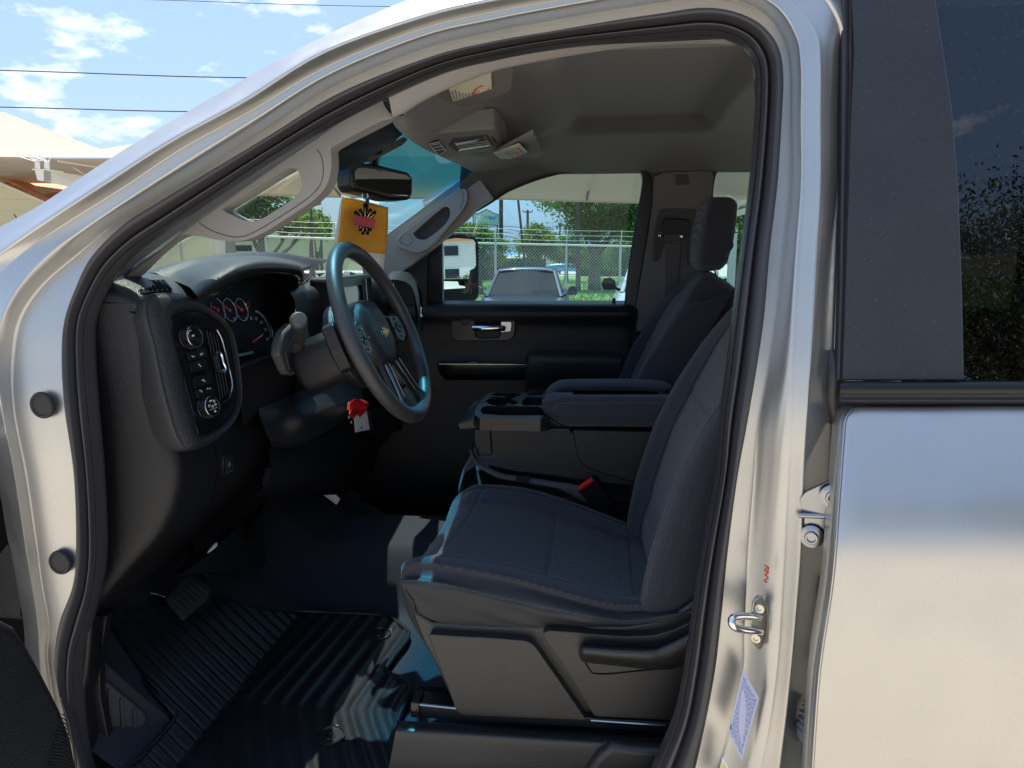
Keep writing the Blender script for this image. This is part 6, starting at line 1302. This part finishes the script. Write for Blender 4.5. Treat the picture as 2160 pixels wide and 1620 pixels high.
# through the windscreen
b = gp(553, 22); tree('broad green tree in front of the cream wall, seen through the driver pillar handle', b, 5, [crownpx(500, 430, 22, 60, 34, b), crownpx(570, 435, 22, 60, 45, b), crownpx(620, 470, 22, 45, 30, b), crownpx(540, 395, 22, 60, 30, b), crownpx(655, 480, 22, 36, 20, b)], 'leaf', 7500, .15, .17, 'trees seen through the windscreen', seed=10)
b = gp(668, 27); tree('small bright green tree at the right of the windscreen view', b, 4, [crownpx(660, 468, 27, 30, 26, b), crownpx(682, 480, 27, 18, 22, b)], 'leaf', 2600, .15, .1, 'trees seen through the windscreen', seed=11)
# through the rear passenger window
b = gp(1560, 20); tree('green tree under the carport arch, seen through the rear side window', b, 5, [crownpx(1560, 440, 20, 36, 30, b), crownpx(1590, 500, 20, 50, 50, b), crownpx(1550, 520, 20, 20, 40, b)], 'leaf', 4000, .13, .12, 'trees seen through the rear window', seed=12)
# behind the camera: the live oak mirrored in the rear door glass
tree('dense live oak beside the lot, mirrored in the rear door glass', (10.5, -12.5, 0), 8, [(0, 0, 6.4, 3.2, 2.0), (-2.4, .4, 6.8, 2.2, 1.9), (3.0, .6, 6.6, 2.6, 2.0), (-1.0, 0, 8.3, 1.6, 1.0), (1.6, 0, 8.5, 1.7, 1.0), (4.8, 1, 5.8, 2.4, 1.8), (-3.6, .5, 5.8, 2.2, 1.4), (-4.2, .5, 6.9, 1.6, 1.4), (.5, 0, 5.2, 2.8, 1.0)], 'leaf3', 80000, .12, .3, 'trees behind the camera', seed=13)
# ---- poles and wires
def pole(px, D, ytop, r, label, lean=0, arm=None, m='pole', name='utility_pole', cat='utility pole', ybot=None):
    a_ = P(px, 535, D); t = P(px+lean, ytop, D); o = thing(name, (a_.x, a_.y, 0), label, cat)
    g = G(); g.tube([Vector((a_.x-(t.x-a_.x)*.6, a_.y, 0)), t], [r*1.2, r*.85], 12); g.build('shaft', M[m], o)
    if arm:
        g = G()
        for (x0, x1, y) in arm: g.slab([P(x0, y-1, D), P(x1, y-1, D), P(x1, y+1.2, D), P(x0, y+1.2, D)], (0, .12, 0))
        for (x0, x1, y) in arm:
            for k in (0, .5, 1): q = P(x0+(x1-x0)*k, y-1, D); g.tube([q, q+Vector((0, 0, .16))], .04, 6)
        g.build('crossarm', M[m], o)
    return o
pole(1219, 33, 330, .10, 'black steel pole in front of the trees, nearest the large trunk', m='pole', name='steel_pole', cat='pole')
pole(1057, 46, 330, .13, 'dark wooden pole behind the billboard', arm=[(1057, 1074, 419)])
pole(1103, 30, 330, .05, 'thin leaning guy pole left of centre in the passenger window', lean=-20, name='guy_pole', cat='pole')
pole(1113, 70, 443, .14, 'distant pole with a crossarm and insulators above the bushy tree', arm=[(1103, 1123, 447)])
pole(1195, 60, 430, .12, 'thin grey distant pole left of the black pole', m='galv')
pole(1181, 64, 472, .08, 'short distant pole with a small top fitting', arm=[(1178, 1184, 474)])
lp = pole(656, 17.5, 432, .035, 'black lamp post in the lot, seen through the windscreen', name='lamp_post', cat='lamp post')
g = G(); q = P(657, 535, 17.5); g.tube([Vector((q.x, q.y, 0)), Vector((q.x, q.y, 1.0)), Vector((q.x, q.y, 1.5)), P(656, 510, 17.5)], [.09, .085, .07, .04], 12, smooth=14); g.build('lamp_base', M['pole'], lp)
g = G(); g.slab([P(650, 430, 17.5), P(670, 424, 17.5), P(672, 430, 17.5), P(652, 436, 17.5)], (0, .2, 0)); g.build('lamp_head', M['pole'], lp)
pole(677, 26, 470, .05, 'thin black post beside the lamp post', name='thin_post', cat='post')
for lab_, (xa, ya), (xb, yb), r_ in (('lower black overhead cable above the tan canopy', (-40, 225), (760, 238), .011), ('upper black overhead cable crossing the clouds', (-40, 147), (860, 170), .011), ('faint highest overhead cable at the top of the sky', (200, -4), (1200, 20), .006)):
    g = G(); a_, b_ = P(xa, ya, 14), P(xb, yb, 14); m_ = a_.lerp(b_, .5)+Vector((0, 0, -.03)); e0 = a_+(a_-b_)*1.2; e1 = b_+(b_-a_)*1.5
    g.tube([e0, a_, m_, b_, e1], r_, 6, smooth=30); tag(g.build('overhead_cable', M['pole']), lab_, 'cable', 'overhead cables')
g = G()
for y0, y1, D in ((487, 492, 50), (495, 499, 50), (503, 509, 50), (483, 470, 55), (515, 500, 55)):
    a_, b_ = P(1058, y0-6, D), P(1219, y1, D); g.tube([a_+(a_-b_), a_, a_.lerp(b_, .5)+Vector((0, 0, -.35)), b_, b_+(b_-a_)], .02, 4, smooth=20)
tag(g.build('distant_cables', M['pole']), 'bundle of thin cables strung between the distant poles', 'cables')
# ---- billboard
bb_ = thing('billboard', gp(1025, 56), 'white billboard with a peaked top and a green and blue double chevron logo', 'billboard')
D = 56
g = G(); g.slab([P(x, y, D) for x, y in ((997,449),(1006,451),(1013,449),(1018,445),(1022,444),(1026,441),(1030,444),(1035,445),(1040,449),(1046,451),(1051,452),(1051,475.5),(998,473))], (0, .25, 0)); pb = g.build('board', mat('billboard_face', (.55, .60, .60), .6), bb_)
g = G(); g.tube([P(x, y, D-.02) for x, y in ((997,449),(1006,451),(1013,449),(1018,445),(1022,444),(1026,441),(1030,444),(1035,445),(1040,449),(1046,451),(1051,452),(1051,475.5),(998,473))], .035, 5, closed=True); g.build('board_edge', M['pole'], pb)
def chev(pts, mt, nm): g = G(); g.slab([P(x, y, D-.04) for x, y in pts], (0, .02, 0)); g.build(nm, mt, pb)
chev([(1019,462),(1022,455),(1025,455),(1028,459),(1030,455),(1033,455),(1030,462.5),(1027,462.5),(1024,458.5),(1022,462)], mat('logo_green', (.25, .6, .15), .5), 'logo_green')
chev([(1031,456),(1034,455.5),(1035,460),(1037,456),(1040,456),(1041,460),(1044,456),(1047,456),(1043,463.5),(1040,463.5),(1038,459.5),(1036,463.5),(1033,463.5)], mat('logo_blue', (.05, .25, .75), .5), 'logo_blue')
g = G(); text_mesh(g, 'nationworks', P(1030, 468.5, D-.05), (1, 0, 0), (0, 0, 1), .27); g.build('sign_lettering', mat('logo_green_text', (.3, .6, .3), .5), pb, smooth=False)
for x in (1000, 1049):
    g = G(); a_ = P(x, 474, D+.2); g.tube([Vector((a_.x, a_.y, 0)), a_], .06, 8); g.build('billboard_leg', M['pole'], bb_)
# ---- blue tarpaulin shelter, dark screen fence, far building parts and far vehicle
bt_ = thing('tarpaulin_shelter', gp(1065, 50), 'bright blue tarpaulin canopy low behind the trees', 'shelter')
g = G(); g.loft([[P(1036, 541, 48), P(1062, 539, 48), P(1098, 535, 48)], [P(1040, 536, 50), P(1066, 534, 50), P(1097, 529, 50)], [P(1040, 537, 53), P(1070, 535, 53), P(1096, 532, 53)]], 10, 8); g.build('tarpaulin', mat('blue_tarp', (.02, .22, .75), .5), bt_, solid=.02)
for x in (1040, 1066, 1095):
    g = G(); a_ = P(x, 538, 48.3); g.tube([Vector((a_.x, a_.y, 0)), a_], .05, 6); g.build('shelter_post', M['galv'], bt_)
g = G(); a_, b_ = gp(880, 46), gp(1152, 46)
g.slab([a_, b_, b_+Vector((0, 0, 1.45)), a_+Vector((0, 0, 1.5))], (0, .05, 0)); tag(g.build('screen_fence', mat('dark_windscreen_mesh', (.03, .045, .04), .9, var=(2, .3))), 'dark green privacy screen behind the chain-link fence', 'screen')
g = G(); a_, b_ = gp(1225, 56.5), gp(1345, 56.5); g.slab([a_, b_, b_+Vector((0, 0, 1.35)), a_+Vector((0, 0, 1.35))], (0, .06, 0)); tag(g.build('screen_fence', mat('dark_slat_fence', (.03, .035, .04), .9, var=(3, .3))), 'dark slatted fence behind the large tree trunk', 'fence')
fb_ = thing('low_building', gp(1185, 72), 'low pale building glimpsed between the trees behind the black pole', 'building')
g = G(); a_, b_ = gp(1150, 80), gp(1230, 80); g.slab([a_, b_, b_+Vector((0, 0, 1.7)), a_+Vector((0, 0, 1.7))], (0, 6, 0)); w_ = g.build('wall', mat('pale_wall', (.55, .5, .42), .8), fb_, smooth=False)
g = G(); c_ = (a_+b_)/2+Vector((0, 3, 1.95)); g.box(c_, (5.2, 6.6, .5)); g.build('roof', mat('tin_roof', (.5, .52, .52), .5), fb_, bevel=.05)
def car(name, label, cat, origin, yaw, body_col, L=4.7, Wd=1.84, H=1.45, suv=False, detail=True, group=None, tint=(.05, .06, .06)):
    o = thing(name, origin, label, cat, group); m = Matrix.Rotation(yaw, 3, 'Z'); ob = Vector(origin)
    def q(x, y, z): return ob+m@Vector((x, y, z))     # x across, y towards the nose, z up
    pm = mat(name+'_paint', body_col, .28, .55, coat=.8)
    hw = Wd/2; rws = []
    prof = [(-L/2, .42, .80, .86), (-L/2+.06, .36, .92, .93), (-L/2+.5, .30, .98, .99), (-.9, .28, .97, 1.0), (.2, .28, .93, 1.0), (.85, .28, .93, 1.0), (1.3, .28, .90, .99), (1.9, .30, .83, .96), (L/2-.12, .34, .72, .88), (L/2, .40, .58, .78)]
    k_ = 1.18 if suv else 1
    for y, zb, zt_, w in prof:
        zt_ *= k_; ww = hw*w
        rws.append([q(-ww*.9, y, zb), q(-ww*.98, y, zb+.1), q(-ww, y, (zb+zt_)*.5), q(-ww*.97, y, zt_-.10), q(-ww*.86, y, zt_-.015), q(-ww*.5, y, zt_+.02), q(0, y, zt_+.03), q(ww*.5, y, zt_+.02), q(ww*.86, y, zt_-.015), q(ww*.97, y, zt_-.10), q(ww, y, (zb+zt_)*.5), q(ww*.98, y, zb+.1), q(ww*.9, y, zb)])
    g = G(); a = surf(rws, 50, 40); g.grid(a); g.add([Vector(v) for v in a[-1]], [tuple(range(50))]); g.add([Vector(v) for v in a[0]], [tuple(range(50))[::-1]]); bd = g.build('body', pm, o, sharp=40)
    zr = H; zb = .93*k_; yw0, yw1 = (1.0, .28) if not suv else (1.05, .45); yr0, yr1 = (-1.75, -1.15) if not suv else (-2.15, -1.9)
    rw_, rt_w = hw*.80, hw*.63
    base_ = [(-rw_, yw0), (rw_, yw0), (rw_*1.02, -.6), (rw_*.95, yr0), (-rw_*.95, yr0), (-rw_*1.02, -.6)]
    g = G(); rf = [[q(s*rt_w*u, y, zr-.05*(abs(u)**3)-d) for u in np.linspace(-1, 1, 9) for s in (1,)] for y, d in ((yw1+.03, .03), (yw1-.15, .005), (-.3, 0), (yr1+.2, .02), (yr1, .05))]
    g.loft(rf, 24, 16); rfo = g.build('roof', pm, o, solid=.02)
    def pil(a1, a2, r1, r2=None): g.tube([q(*a1), q(*a2)], [r1, r2 or r1], 8)
    g = G()
    for s in (-1, 1):
        pil((s*rw_*1.0, yw0+.08, zb-.03), (s*rt_w, yw1, zr-.06), .045, .038); pil((s*rt_w, yw1, zr-.06), (s*rt_w, yr1, zr-.07), .038); pil((s*rt_w, yr1, zr-.07), (s*rw_*.95, yr0, zb-.02), .06); pil((s*rt_w*1.0, -.35, zr-.07), (s*rw_*1.03, -.35, zb-.03), .035)
    g.build('pillars', pm, bd)
    gm = glass_mat(name+'_glass', tint, .03, fres=.12)
    g = G(); g.loft([[q(-rw_*.97, yw0+.06, zb), q(0, yw0+.20, zb), q(rw_*.97, yw0+.06, zb)], [q(-rt_w*.97, yw1, zr-.065), q(0, yw1+.05, zr-.04), q(rt_w*.97, yw1, zr-.065)]], 16, 6); g.build('windscreen', gm, bd)
    for s in (-1, 1):
        g = G(); g.add([q(s*rw_*1.0, yw0+.04, zb-.02), q(s*rw_*1.02, -.6, zb-.02), q(s*rw_*.95, yr0, zb-.02), q(s*rt_w, yr1, zr-.07), q(s*rt_w, yw1, zr-.07)], [(0, 1, 2, 3, 4)]); g.build('side_window', gm, bd, smooth=False)
    g = G(); g.add([q(-rw_*.9, yr0, zb-.02), q(rw_*.9, yr0, zb-.02), q(rt_w, yr1, zr-.08), q(-rt_w, yr1, zr-.08)], [(0, 1, 2, 3)]); g.build('rear_window', gm, bd, smooth=False)
    for s in (-1, 1):
        g = G(); 
        sz = 1.3 if suv else 1
        g.loft([[q(s*(hw*.93)+s*u*.1*sz, .72+d, zb+.02+z_*sz) for u, z_ in ((0, .0), (.9, -.01), (1.7, .0), (2.0, .07), (1.7, .14), (.8, .16), (.1, .10))] for d in (-.06, 0, .08, .13)], 20, 8, cu=True)
        for d in (-.06, .13): g.add([q(s*(hw*.93)+s*u*.1*sz, .72+d, zb+.02+z_*sz) for u, z_ in ((0, .0), (.9, -.01), (1.7, .0), (2.0, .07), (1.7, .14), (.8, .16), (.1, .10))], [tuple(range(7))])
        g.tube([q(s*hw*.80, .76, zb-.02), q(s*hw*.98, .74, zb+.05)], .028, 8)
        mo2 = g.build('door_mirror', M['plastic_smooth'] if suv else pm, o)
        g = G(); g.slab([q(s*hw*(.60), L/2-.26, .62*k_), q(s*hw*.90, L/2-.52, .66*k_), q(s*hw*.92, L/2-.55, .76*k_), q(s*hw*.58, L/2-.28, .73*k_)], m@Vector((0, .05, .01))); g.build('headlight', M['chrome'], o, bevel=.01)
    if detail:
        g = G(); g.slab([q(-.45, L/2-.03, .42*k_), q(.45, L/2-.03, .42*k_), q(.5, L/2-.08, .62*k_), q(-.5, L/2-.08, .62*k_)], m@Vector((0, .05, 0))); g.build('grille', M['dark'], o, bevel=.01)
        g = G(); g.box(q(0, -.1, .75), (Wd*.75, 1.0, .1), m)
        for s in (-.38, .38): g.box(q(s, -.05, .98), (.46, .14, .5), m); g.box(q(s, -.05, 1.29), (.26, .1, .16), m)
        g.build('front_seats', M['dark'], bd, bevel=.04)
        g = G(); g.lathe(q(.38, .55, .92), m@Vector((0, -1, .35)), [(.17, 0), (.185, .015), (.17, .03), (.155, .015)], 24); g.build('steering_wheel', M['dark'], bd)
        g = G(); g.tube([q(-.11, yw1+.12, zr-.16), q(.11, yw1+.12, zr-.16)], .035, 10); g.build('interior_mirror', M['dark'], bd)
    for sx in (-1, 1):
        for sy in (-L*.29, L*.30):
            g = G(); rr = .34*(1.08 if suv else 1); g.lathe(q(sx*hw*.92-.1*0, sy, rr), m@Vector((sx, 0, 0)), [(rr*.6, -.2), (rr, -.18), (rr, 0), (rr*.93, .03), (rr*.66, .035)], 32); w_ = g.build('wheel', M['rubber'], o)
            g = G(); g.lathe(q(sx*hw*.92, sy, rr), m@Vector((sx, 0, 0)), [(rr*.64, .0), (rr*.64, .036), (rr*.5, .02), (rr*.15, .035), (rr*.01, .035)], 20); g.build('rim', M['satin'], w_)
    return o
sp_ = P(1112, 600, 14.6)
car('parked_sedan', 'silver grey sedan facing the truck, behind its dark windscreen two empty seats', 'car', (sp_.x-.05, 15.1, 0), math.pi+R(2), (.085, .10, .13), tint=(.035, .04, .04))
sp2_ = P(1380, 600, 13.4)
car('parked_suv', 'white sport utility vehicle with black door mirrors at the right of the passenger window', 'car', (sp2_.x+.25, 13.9, 0), math.pi-R(4), (.72, .73, .73), L=4.9, Wd=1.95, H=1.72, suv=True, tint=(.10, .13, .13))
# far cars behind the lot seen over the dash
for k, (x, c_, l_) in enumerate(((596, (.75, .75, .75), 'white car far behind the dash, left of the lamp post'), (636, (.7, .7, .68), 'pale car parked just left of the lamp post'), (705, (.72, .72, .72), 'white car parked right of the lamp post, beside the orange folder'))):
    b = gp(x, 24); car('parked_car', l_, 'car', (b.x, b.y, -.28), R(95+10*k), c_, detail=False, group='distant cars by the cream wall')
b = gp(1206, 62); car('parked_car', 'blue car far away behind the fence beside the black pole', 'car', (b.x, b.y, 0), R(90), (.12, .3, .5), detail=False)
# ---- cream wall and low building through the windscreen
w0, w1 = P(300, 470, 27), P(735, 492, 32)
cw_ = thing('long_building', ((w0.x+w1.x)/2, 31, 0), 'long cream building with a pale parapet seen through the windscreen', 'building')
g = G(); g.slab([Vector((w0.x-6, w0.y, 0)), Vector((w1.x, w1.y, 0)), Vector((w1.x, w1.y, 2.45)), Vector((w0.x-6, w0.y, 2.75))], (.5, 5, 0)); wl_ = g.build('wall', mat('cream_wall', (.62, .56, .42), .85, var=(1.5, .08)), cw_, smooth=False)
g = G(); g.slab([Vector((w0.x-6, w0.y-.1, 2.75)), Vector((w1.x, w1.y-.1, 2.45)), Vector((w1.x, w1.y-.1, 2.62)), Vector((w0.x-6, w0.y-.1, 2.92))], (.5, 5.2, 0)); g.build('parapet', mat('pale_coping', (.7, .68, .6), .7), cw_, smooth=False)
for x0, x1, y0, y1 in ((440, 463, 512, 530), (494, 528, 517, 530), (484, 492, 522, 530)):
    g = G(); D = 26.9+(x0-300)/435*5; g.slab([P(x0, y0, D), P(x1, y0, D), P(x1, y1, D), P(x0, y1, D)], (0, .15, 0)); g.build('window', M['dark'], cw_)
for x in (418, 475, 455, 432, 400):
    g = G(); D = 22; a_ = P(x, 497 if x in (418, 475) else 500, D); wx_ = .22 if x in (418, 475) else .06; g.slab([Vector((a_.x-wx_, D, 0)), Vector((a_.x+wx_, D, 0)), Vector((a_.x+wx_, D, a_.z+.1)), Vector((a_.x-wx_, D, a_.z+.1))], (0, .2, 0))
    tag(g.build('gate_post', M['galv'] if wx_ < .1 else mat('grey_block', (.3, .3, .27), .9)), {418: 'wide grey block post at the left of the windscreen view', 475: 'grey block post in front of the cream building windows', 455: 'thin post between the two block posts', 432: 'thin post just right of the wide block post', 400: 'thin post left of the wide block post'}[x], 'post', 'posts of the side gate')
# ---- shade canopies
def sail(name, label, rows_, m='cloth', solid=.02, parent=None, nu=16, nv=12):
    g = G(); g.loft(rows_, nu, nv)
    return g.build(name, M[m], parent, solid=solid, sharp=0)
can = thing('shade_canopy', (-2, 12, 3), 'large tan shade canopy stretched over the parked cars beyond the truck', 'canopy')
cr0 = [P(x, y, 12.5) for x, y in ((455, 405), (640, 412), (860, 416), (1060, 418), (1350, 426), (1520, 430), (1760, 436))]
cr3 = [P(x, y, 8.2) for x, y in ((500, 262), (640, 235), (860, 225), (1060, 225), (1350, 235), (1560, 240), (1800, 250))]
def crm(t, sag): return [p.lerp(q, t)+Vector((0, 0, -sag)) for p, q in zip(cr0, cr3)]
sail('canopy_cloth', '', [crm(0, .03), crm(.04, .0), crm(.35, .12), crm(.7, .12), crm(1, 0)], parent=can, nu=40, nv=24)
g = G(); c0 = P(1238, 419, 12.45); c0 = Vector((c0.x, 12.45, c0.z)); g.tube([P(1238, 421, 12.44), P(1241, 395, 11.6).lerp(P(1241, 395, 11.6), 0)+Vector((0, 0, -.07)), P(1247, 362, 10.9)+Vector((0, 0, -.08)), P(1252, 335, 10.3)], .02, 6, smooth=20); g.build('cloth_seam', M['liner_dark'], can)
g = G(); c1 = P(716, 414, 12.4); g.tube([P(717, 413, 12.4), P(703, 385, 11.5)+Vector((0, 0, -.06)), P(688, 355, 10.8)+Vector((0, 0, -.08))], .018, 6); g.build('cloth_rope', M['liner_dark'], can)
for q_ in (cr0[0], cr0[-1]):
    g = G(); g.tube([(q_.x, q_.y, 0), (q_.x, q_.y, q_.z)], .09, 12); g.build('canopy_post', M['white_steel'], can)
# left of the truck: peaked canopy with bracket and beam
lc = thing('shade_canopy', P(80, 360, 11), 'peaked tan canopy with white steel brackets above the siding house', 'canopy')
D = 10.5
g = G(); pk = P(6, 236, 13.5); l0 = P(-360, 325, D); m0 = P(80, 332, D); r0 = P(330, 333, D); hi = P(330, 296, 14); va = P(212, 315, 14.5)
g.add([l0, m0, pk], [(0, 1, 2)]); g.add([m0, va, pk], [(0, 1, 2)]); g.add([m0, r0, va], [(0, 1, 2)]); g.add([r0, hi, va], [(0, 1, 2)]); g.add([l0, pk, P(-500, 330, 15)], [(0, 1, 2)])
g.build('canopy_top', M['cloth'], lc, smooth=False, solid=.01)
g = G(); g.loft([[P(-360, 327, D), P(40, 331, D), P(85, 334, D), P(330, 335, D)], [P(-360, 355, D+2.2), P(40, 360, D+2.2), P(130, 362, D+2.2), P(330, 366, D+2.2)], [P(-360, 382, D+5), P(40, 385, D+5), P(150, 388, D+5), P(330, 392, D+5)]], 20, 10); g.build('canopy_underside', M['cloth'], lc, solid=.01)
g = G(); g.slab([P(73, 358, D-.2), P(92, 358, D-.2), P(92, 382, D-.2), P(88, 382, D-.2), P(79, 380, D-.2)], (0, .2, 0)); g.slab([P(92, 358, D-.2), P(260, 386, D+1.8), P(260, 420, D+1.8), P(92, 382, D-.2)], (0, .15, 0)); bmo = g.build('support_beam', M['white_steel'], lc)
g = G(); g.slab([P(67, 356, D-.25), P(104, 357, D-.25), P(104, 359, D-.25), P(67, 358, D-.25)], (0, .3, 0)); g.slab([P(100, 359, D-.2), P(260, 384, D+1.8), P(260, 386, D+1.8), P(100, 361.5, D-.2)], (0, .25, 0)); g.build('beam_flange', M['white_steel'], bmo)
for x in (79, 99):
    g = G(); g.tube([P(x, 356, D-.1), P(x, 340, D-.1)], .036, 12); g.build('bracket_tube', M['white_steel'], lc)
g = G()
random.seed(9)
for k in range(16):
    a_ = P(78+22*(k % 2)+random.uniform(-3, 3), 341, D-.12); g.tube([a_, a_+Vector((random.uniform(-.22, .22), random.uniform(-.1, .1), random.uniform(.01, .12)))], .006, 4)
g.build('lacing', M['white_steel'], lc)
g = G(); g.tube([P(123, 339, D+.1), P(300, 366, D+2.5)], .022, 6); g.tube([P(145, 346, D+1), P(180, 370, D+2)], .012, 6); g.build('stay', M['white_steel'], lc)
lpst = P(300, 400, D+2); g = G(); g.tube([Vector((lpst.x, lpst.y, 0)), lpst], .09, 12); g.build('canopy_post', M['white_steel'], lc)
# siding house
hs_ = thing('siding_house', P(0, 470, 15), 'pale yellow lap-siding house with an orange shingle gable roof', 'house')
D = 13.5
g = G(); hp = [P(-380, 560, D), P(-380, 330, D), P(0, 388, D), P(45, 405, D), P(92, 427, D), P(130, 445, D), P(130, 700, D), P(-380, 700, D)]
g.slab(hp, (.3, 6, 0)); M['siding'] = mat('lap_siding', (.62, .60, .45), .7, bump=('brick', 1.45, 1.0)); M['siding'].node_tree.nodes['Bump'].inputs['Distance'].default_value = .06
hw_ = g.build('wall', M['siding'], hs_, smooth=False)
g = G(); g.slab([P(-10, 380, D-.3), P(0, 384, D-.3), P(92, 424, D-.3), P(180, 466, D-.3), P(180, 472, D-.3), P(90, 429, D-.3), P(0, 391, D-.3), P(-10, 387, D-.3)], (0, .25, 0)); g.build('barge_board', mat('cream_trim', (.7, .68, .58), .6), hs_, smooth=False)
g = G(); g.slab([P(8, 383, D-.2), P(60, 384, D+3), P(240, 392, D+5), P(280, 520, D-.0), P(100, 425, D-.2)], (0, .05, .05)); g.build('roof', mat('orange_shingles', (.62, .27, .14), .9, var=(14, .25), bump=('noise', 30, .6)), hs_, smooth=False)
g = G(); g.tube([P(30, 452, D-.4), P(33, 457, D-.4), P(38, 462, D-.4)], .012, 6, smooth=8); g.build('wall_bracket', M['pole'], hs_)
# rear carport seen through the rear side window
rc = thing('carport', gp(1560, 12), 'white steel carport with curved tan roof seen through the rear side window', 'carport')
D = 9.5
g = G(); g.loft([[P(1460, 300, D), P(1540, 300, D), P(1640, 300, D)], [P(1460, 355, D+2), P(1540, 352, D+2), P(1640, 350, D+2)]], 6, 4); g.build('roof', mat('pale_roof', (.6, .6, .5), .7, transl=(.5, .5, .4)), rc, solid=.02)
g = G(); g.slab([P(x, y, D+2.4) for x, y in ((1470,361),(1640,361),(1640,380),(1572,395),(1545,410),(1525,425),(1505,450),(1470,450))], (0, .02, 0)); g.build('curved_valance', M['cloth'], rc)
g = G(); g.slab([P(x, y, D+2.3) for x, y in ((1520,428),(1545,408),(1575,392),(1640,378),(1640,372),(1575,388),(1540,404),(1515,424))], (0, .1, 0)); g.build('arch_rib', M['white_steel'], rc)
for a_, b_, w_ in (((1525, 438), (1640, 408), 9), ((1530, 458), (1640, 424), 13), ((1535, 410), (1556, 424), 2)):
    g = G(); g.slab([P(a_[0], a_[1]-w_/2, D+2), P(b_[0], b_[1]-w_/2, D+2), P(b_[0], b_[1]+w_/2, D+2), P(a_[0], a_[1]+w_/2, D+2)], (0, .1, 0)); g.build('truss_member', M['white_steel'], rc)
g = G(); a_ = P(1549, 492, D+2.5); g.slab([Vector((a_.x-.06, a_.y, 0)), Vector((a_.x+.05, a_.y, 0)), Vector((a_.x+.05, a_.y, a_.z)), Vector((a_.x-.06, a_.y, a_.z))], (0, .12, 0)); g.build('carport_post', mat('pale_green_steel', (.55, .66, .62), .5), rc)
# two-storey building far to the rear right: it shows in the towing mirror
mb = thing('two_storey_building', (88, 32, 0), 'white two-storey building with an orange band, mirrored in the towing mirror', 'building')
g = G(); g.box((100, 34, 4.4), (20, 60, 8.8)); g.build('wall', mat('white_stucco', (.7, .68, .64), .85), mb, smooth=False)
g = G(); g.box((89.8, 34, 6.4), (.6, 60, .35)); g.build('orange_band', mat('orange_band', (.6, .25, .1), .7), mb, smooth=False)
g = G(); g.slab([Vector((89.6, 4, 6.8)), Vector((89.6, 64, 6.8)), Vector((93, 64, 9.6)), Vector((93, 4, 9.6))], (.2, 0, .1)); g.build('roof', mat('standing_seam_roof', (.62, .64, .64), .4, bump=('brick', 1.2, .8)), mb, smooth=False)
for zz in (4.9, 1.8):
    for k in range(12):
        g = G(); g.box((89.95, 7+k*4.6, zz), (.2, 2.0, 1.3)); g.build('window', mat('dark_pane', (.06, .09, .11), .1) if False else M['screen'], mb, smooth=False)
for k in range(7):
    b = Vector((60+random.uniform(-4, 4), 12+k*4.2, 0)); tree(('first', 'second', 'third', 'fourth', 'fifth', 'sixth', 'seventh')[k]+' round shrub, counted from the truck side, in the row before the two-storey building', b, 1.2, [(0, 0, .9, .9, .7)], 'leaf2', 700, .16, .05, 'shrubs before the two-storey building', seed=40+k)
